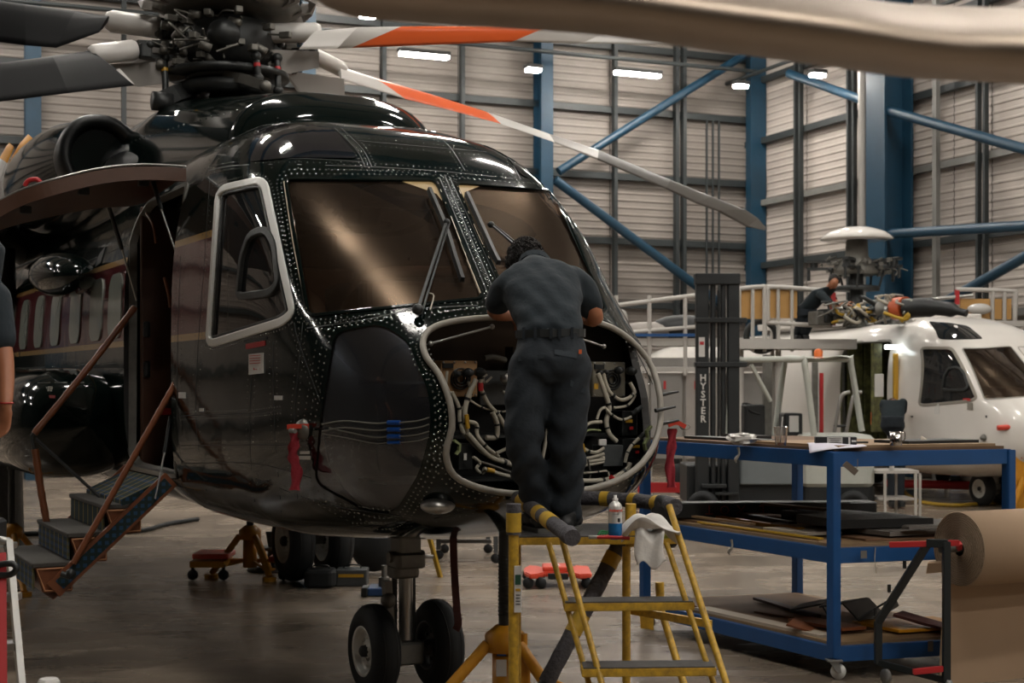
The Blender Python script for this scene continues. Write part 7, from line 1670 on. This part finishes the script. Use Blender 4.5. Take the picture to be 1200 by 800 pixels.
# floor cables
b = MB(); b.tube([at(20, 605, 21.5), V((at(120, 618, 19).x, 19, .02)), flr(160, 622), flr(230, 610)], .03, 6, sm=6)
tag(b.obj('ground_cable', M_['rubber']), 'thick black cable lying on the floor behind the airstair', 'cable') if False else bpy.data.objects.remove(b.obj('x', M_['rubber']))
b = MB(); b.tube([flr(x, y, .03) for x, y in ((10, 626), (80, 624), (160, 622), (195, 614), (232, 608))], .03, 8, sm=6); tag(b.obj('ground_cable', M_['rubber']), 'thick black cable lying on the floor behind the airstair', 'cable')
# tail rotor of a parked helicopter at the far left
mm('tip_yellow', '#c98a1e', .4)
t = thing('tail_rotor', 'white and yellow tipped tail rotor blades standing at the left edge', 'rotor', at(10, 240, 15)); M = local(t)
for pts in (((-8, 255), (0, 215), (14, 185), (24, 168), (34, 158)), ((-25, 240), (-14, 215), (0, 185), (8, 172), (12, 168))):
    T = [(x, y, 15) for x, y in pts]; Bm = [(x + 13 - 2.2 * i, y + 8 - 1 * i, 14.9) for i, (x, y) in enumerate(pts)]
    blade(T, Bm, [1, 1, 5, 5], .04, t, 'tail_rotor_blade', ('blade_black', 'blade_white', 'blade_orange', 'blade_grey', 'blade_pale', 'tip_yellow'), toW=lambda *p: M @ at(*p))
b = MB(M); b.rod(at(-12, 262, 15.2), at(-12, 262, 14.8), .15); b.rod(at(-12, 262, 15.2), at(-12, 262, 15.2) + V((0, 1.5, -.2)), .2); b.obj('tail_hub', M_['gunmetal'], t)
b = MB(M); b.tube([at(-12, 262, 15.6), V((at(-12, 262, 15.6).x, 15.8, 1.6)), V((at(-12, 262, 15.6).x, 15.8, 0))], [.25, .25, .3], 14); b.obj('stand_post', M_['bay_grey'], t)
b = MB(); b.tube([at(29, 218, 11.5), at(33, 212, 11.5), at(42, 210, 11.5), at(48, 214, 11.5)], .02, 8, sm=4); o = b.obj('intake_strap', M_['red']); o.parent = HELO; o.data.transform(HELI)

# ------------------------------------------------------------------ person and step ladder at the left edge
SLY = 6.5
SL = thing('step_ladder', 'aluminium step ladder with a red side rail at the left edge of the view', 'ladder', at(-20, 700, SLY) * V((1, 1, 0))); M = local(SL); ztop = at(0, 632, SLY).z
def srail(p, q, w, d, m):
    P, Q = at(*p), at(*q); Q = to_floor(P, Q); b = MB(M); b.bar(P, Q, w, d); return b.obj('side_rail', M_[m], SL)
srail((10, 634, SLY), (25, 800, SLY - .25), .028, .05, 'alu'); srail((-105, 634, SLY), (-118, 800, SLY - .25), .028, .05, 'alu'); srail((0, 648, SLY - .3), (1, 800, SLY - .45), .05, .03, 'red')
b = MB(M); b.tube([at(-100, 633, SLY), at(0, 633, SLY), at(9, 640, SLY), at(12, 655, SLY)], .02, 8, sm=3); b.obj('top_rail', M_['alu'], SL)
b = MB(M); b.rbox(at(-48, 643, SLY + .1), (.42, .35, .03), .01); b.obj('top_tread', M_['alu'], SL)
for y in (701, 758, 820, 890): Yk = SLY - (y - 634) * .0016; b = MB(M); p, q = at(-110, y, Yk), at(18, y, Yk); b.box((p + q) / 2 + V((0, .04, 0)), ((q - p).length, .1, .03)); b.obj('tread', M_['alu'], SL)
b = MB(M); b.tube([at(-4, 662, SLY - .35), at(14, 660, SLY - .35), at(19, 667, SLY - .35), at(12, 673, SLY - .35), at(-4, 674, SLY - .35)], .014, 8, sm=3); b.obj('handle', M_['black_plastic'], SL)
srail((-10, 640, SLY + .3), (5, 800, SLY + .5), .025, .025, 'alu')
zf = at(0, 643, SLY).z + .015; cx0 = at(-52, 0, SLY).x
def W(x, z, y=0): return V((cx0 + x, SLY + .08 + y, zf + z))
P2 = thing('person', 'person in a dark polo shirt at the left edge showing only one bare forearm', 'person', W(0, 0)); M = local(P2); b = MB(M)
sh1, el1, wr1 = W(.19, 1.02 + .32), W(.205, 1.02 + .04), None
el1 = at(6, 425, SLY + .02); wr1 = at(7, 474, SLY - .06); sh1 = at(-8, 350, SLY + .08)
loftsec(b, [(W(0, .92), rt, fw, .13, .09), (W(0, 1.1), rt, fw, .12, .09), (W(0, 1.35), rt, fw, .15, .1), (W(0, 1.46), rt, fw, .06, .06), (W(0, 1.54), rt, fw, .055, .055)])
ell(b, W(0, 1.66, .01), rt, fw, up, .076, .095, .115); b.ball(W(0, 1.65, .11), (.014, .02, .025), 8, 6)
for s_ in (-1, 1): ell(b, W(s_ * .078, 1.65), rt, fw, up, .012, .02, .032)
limb(b, [sh1, el1, wr1], [.052, .040, .028]); hand(b, wr1, V((-.05, 0, -1)), V((-.9, .4, 0)), V((-.4, -.9, 0)), .35, .95)
limb(b, [W(-.19, 1.34), W(-.24, 1.06), W(-.2, .82, .05)], [.052, .042, .028]); hand(b, W(-.2, .82, .05), V((0, .1, -1)), V((.3, 1, 0)), V((1, 0, 0)), .35)
for s_ in (-1, 1): limb(b, [W(s_ * .08, .88), W(s_ * .09, .48), W(s_ * .09, .1)], [.085, .058, .045]); limb(b, [W(s_ * .09, .08), W(s_ * .09, .04, .12)], [.045, .038])
remeshed(b, 'body', M_['skin'], P2, .009, 3)
b = MB(M); loftsec(b, [(W(0, .86), rt, fw, .165, .125), (W(0, 1.1), rt, fw, .155, .12), (W(0, 1.34), rt, fw, .19, .125), (W(0, 1.43), rt, fw, .12, .09), (W(0, 1.48), rt, fw, .068, .068)])
limb(b, [sh1, sh1.lerp(el1, .62)], [.082, .070]); limb(b, [W(-.19, 1.34), W(-.22, 1.16)], [.08, .07]); remeshed(b, 'shirt', M_['shirt'], P2, .012, 3)
b = MB(M); loftsec(b, [(W(0, .95), rt, fw, .15, .11), (W(0, .8), rt, fw, .165, .125)])
for s_ in (-1, 1): limb(b, [W(s_ * .085, .82), W(s_ * .09, .48), W(s_ * .09, .13)], [.10, .08, .07])
remeshed(b, 'trousers', M_['trousers'], P2, .012, 3)
b = MB(M); ell(b, W(0, 1.685, -.01), rt, fw, up, .085, .10, .105); b.obj('hair', M_['hair'], P2)
for s_ in (-1, 1): b = MB(M); b.rbox(W(s_ * .09, .05, .06), (.1, .28, .1), .03); b.obj('boot', M_['boot'], P2)
b = MB(M); b.tube([at(7, 472, SLY - .06) + V((.031 * math.cos(k * .785), .031 * math.sin(k * .785), 0)) for k in range(8)], .004, 6, closed=True); b.obj('wrist_band', M_['red'], P2)
# white cap at the bottom edge
c = at(57, 806, 6.0); t = thing('paper_cup', 'upturned white paper cup standing on a stool at the bottom edge', 'cup', c); b = MB(); b.lathe((0, 0, 0), (0, 0, 1), [(.055, -.06), (.044, .03), (.036, .04), (0, .04)], 10, smooth=False); b.obj('cup_body', M_['label_white'], t)
b = MB(); b.lathe(c * V((1, 1, 0)), Z, [(.2, 0), (.18, c.z - .09), (.2, c.z - .06), (0, c.z - .06)], 20); tag(b.obj('stool', M_['gunmetal']), 'low round stool just below the bottom edge of the view', 'stool')
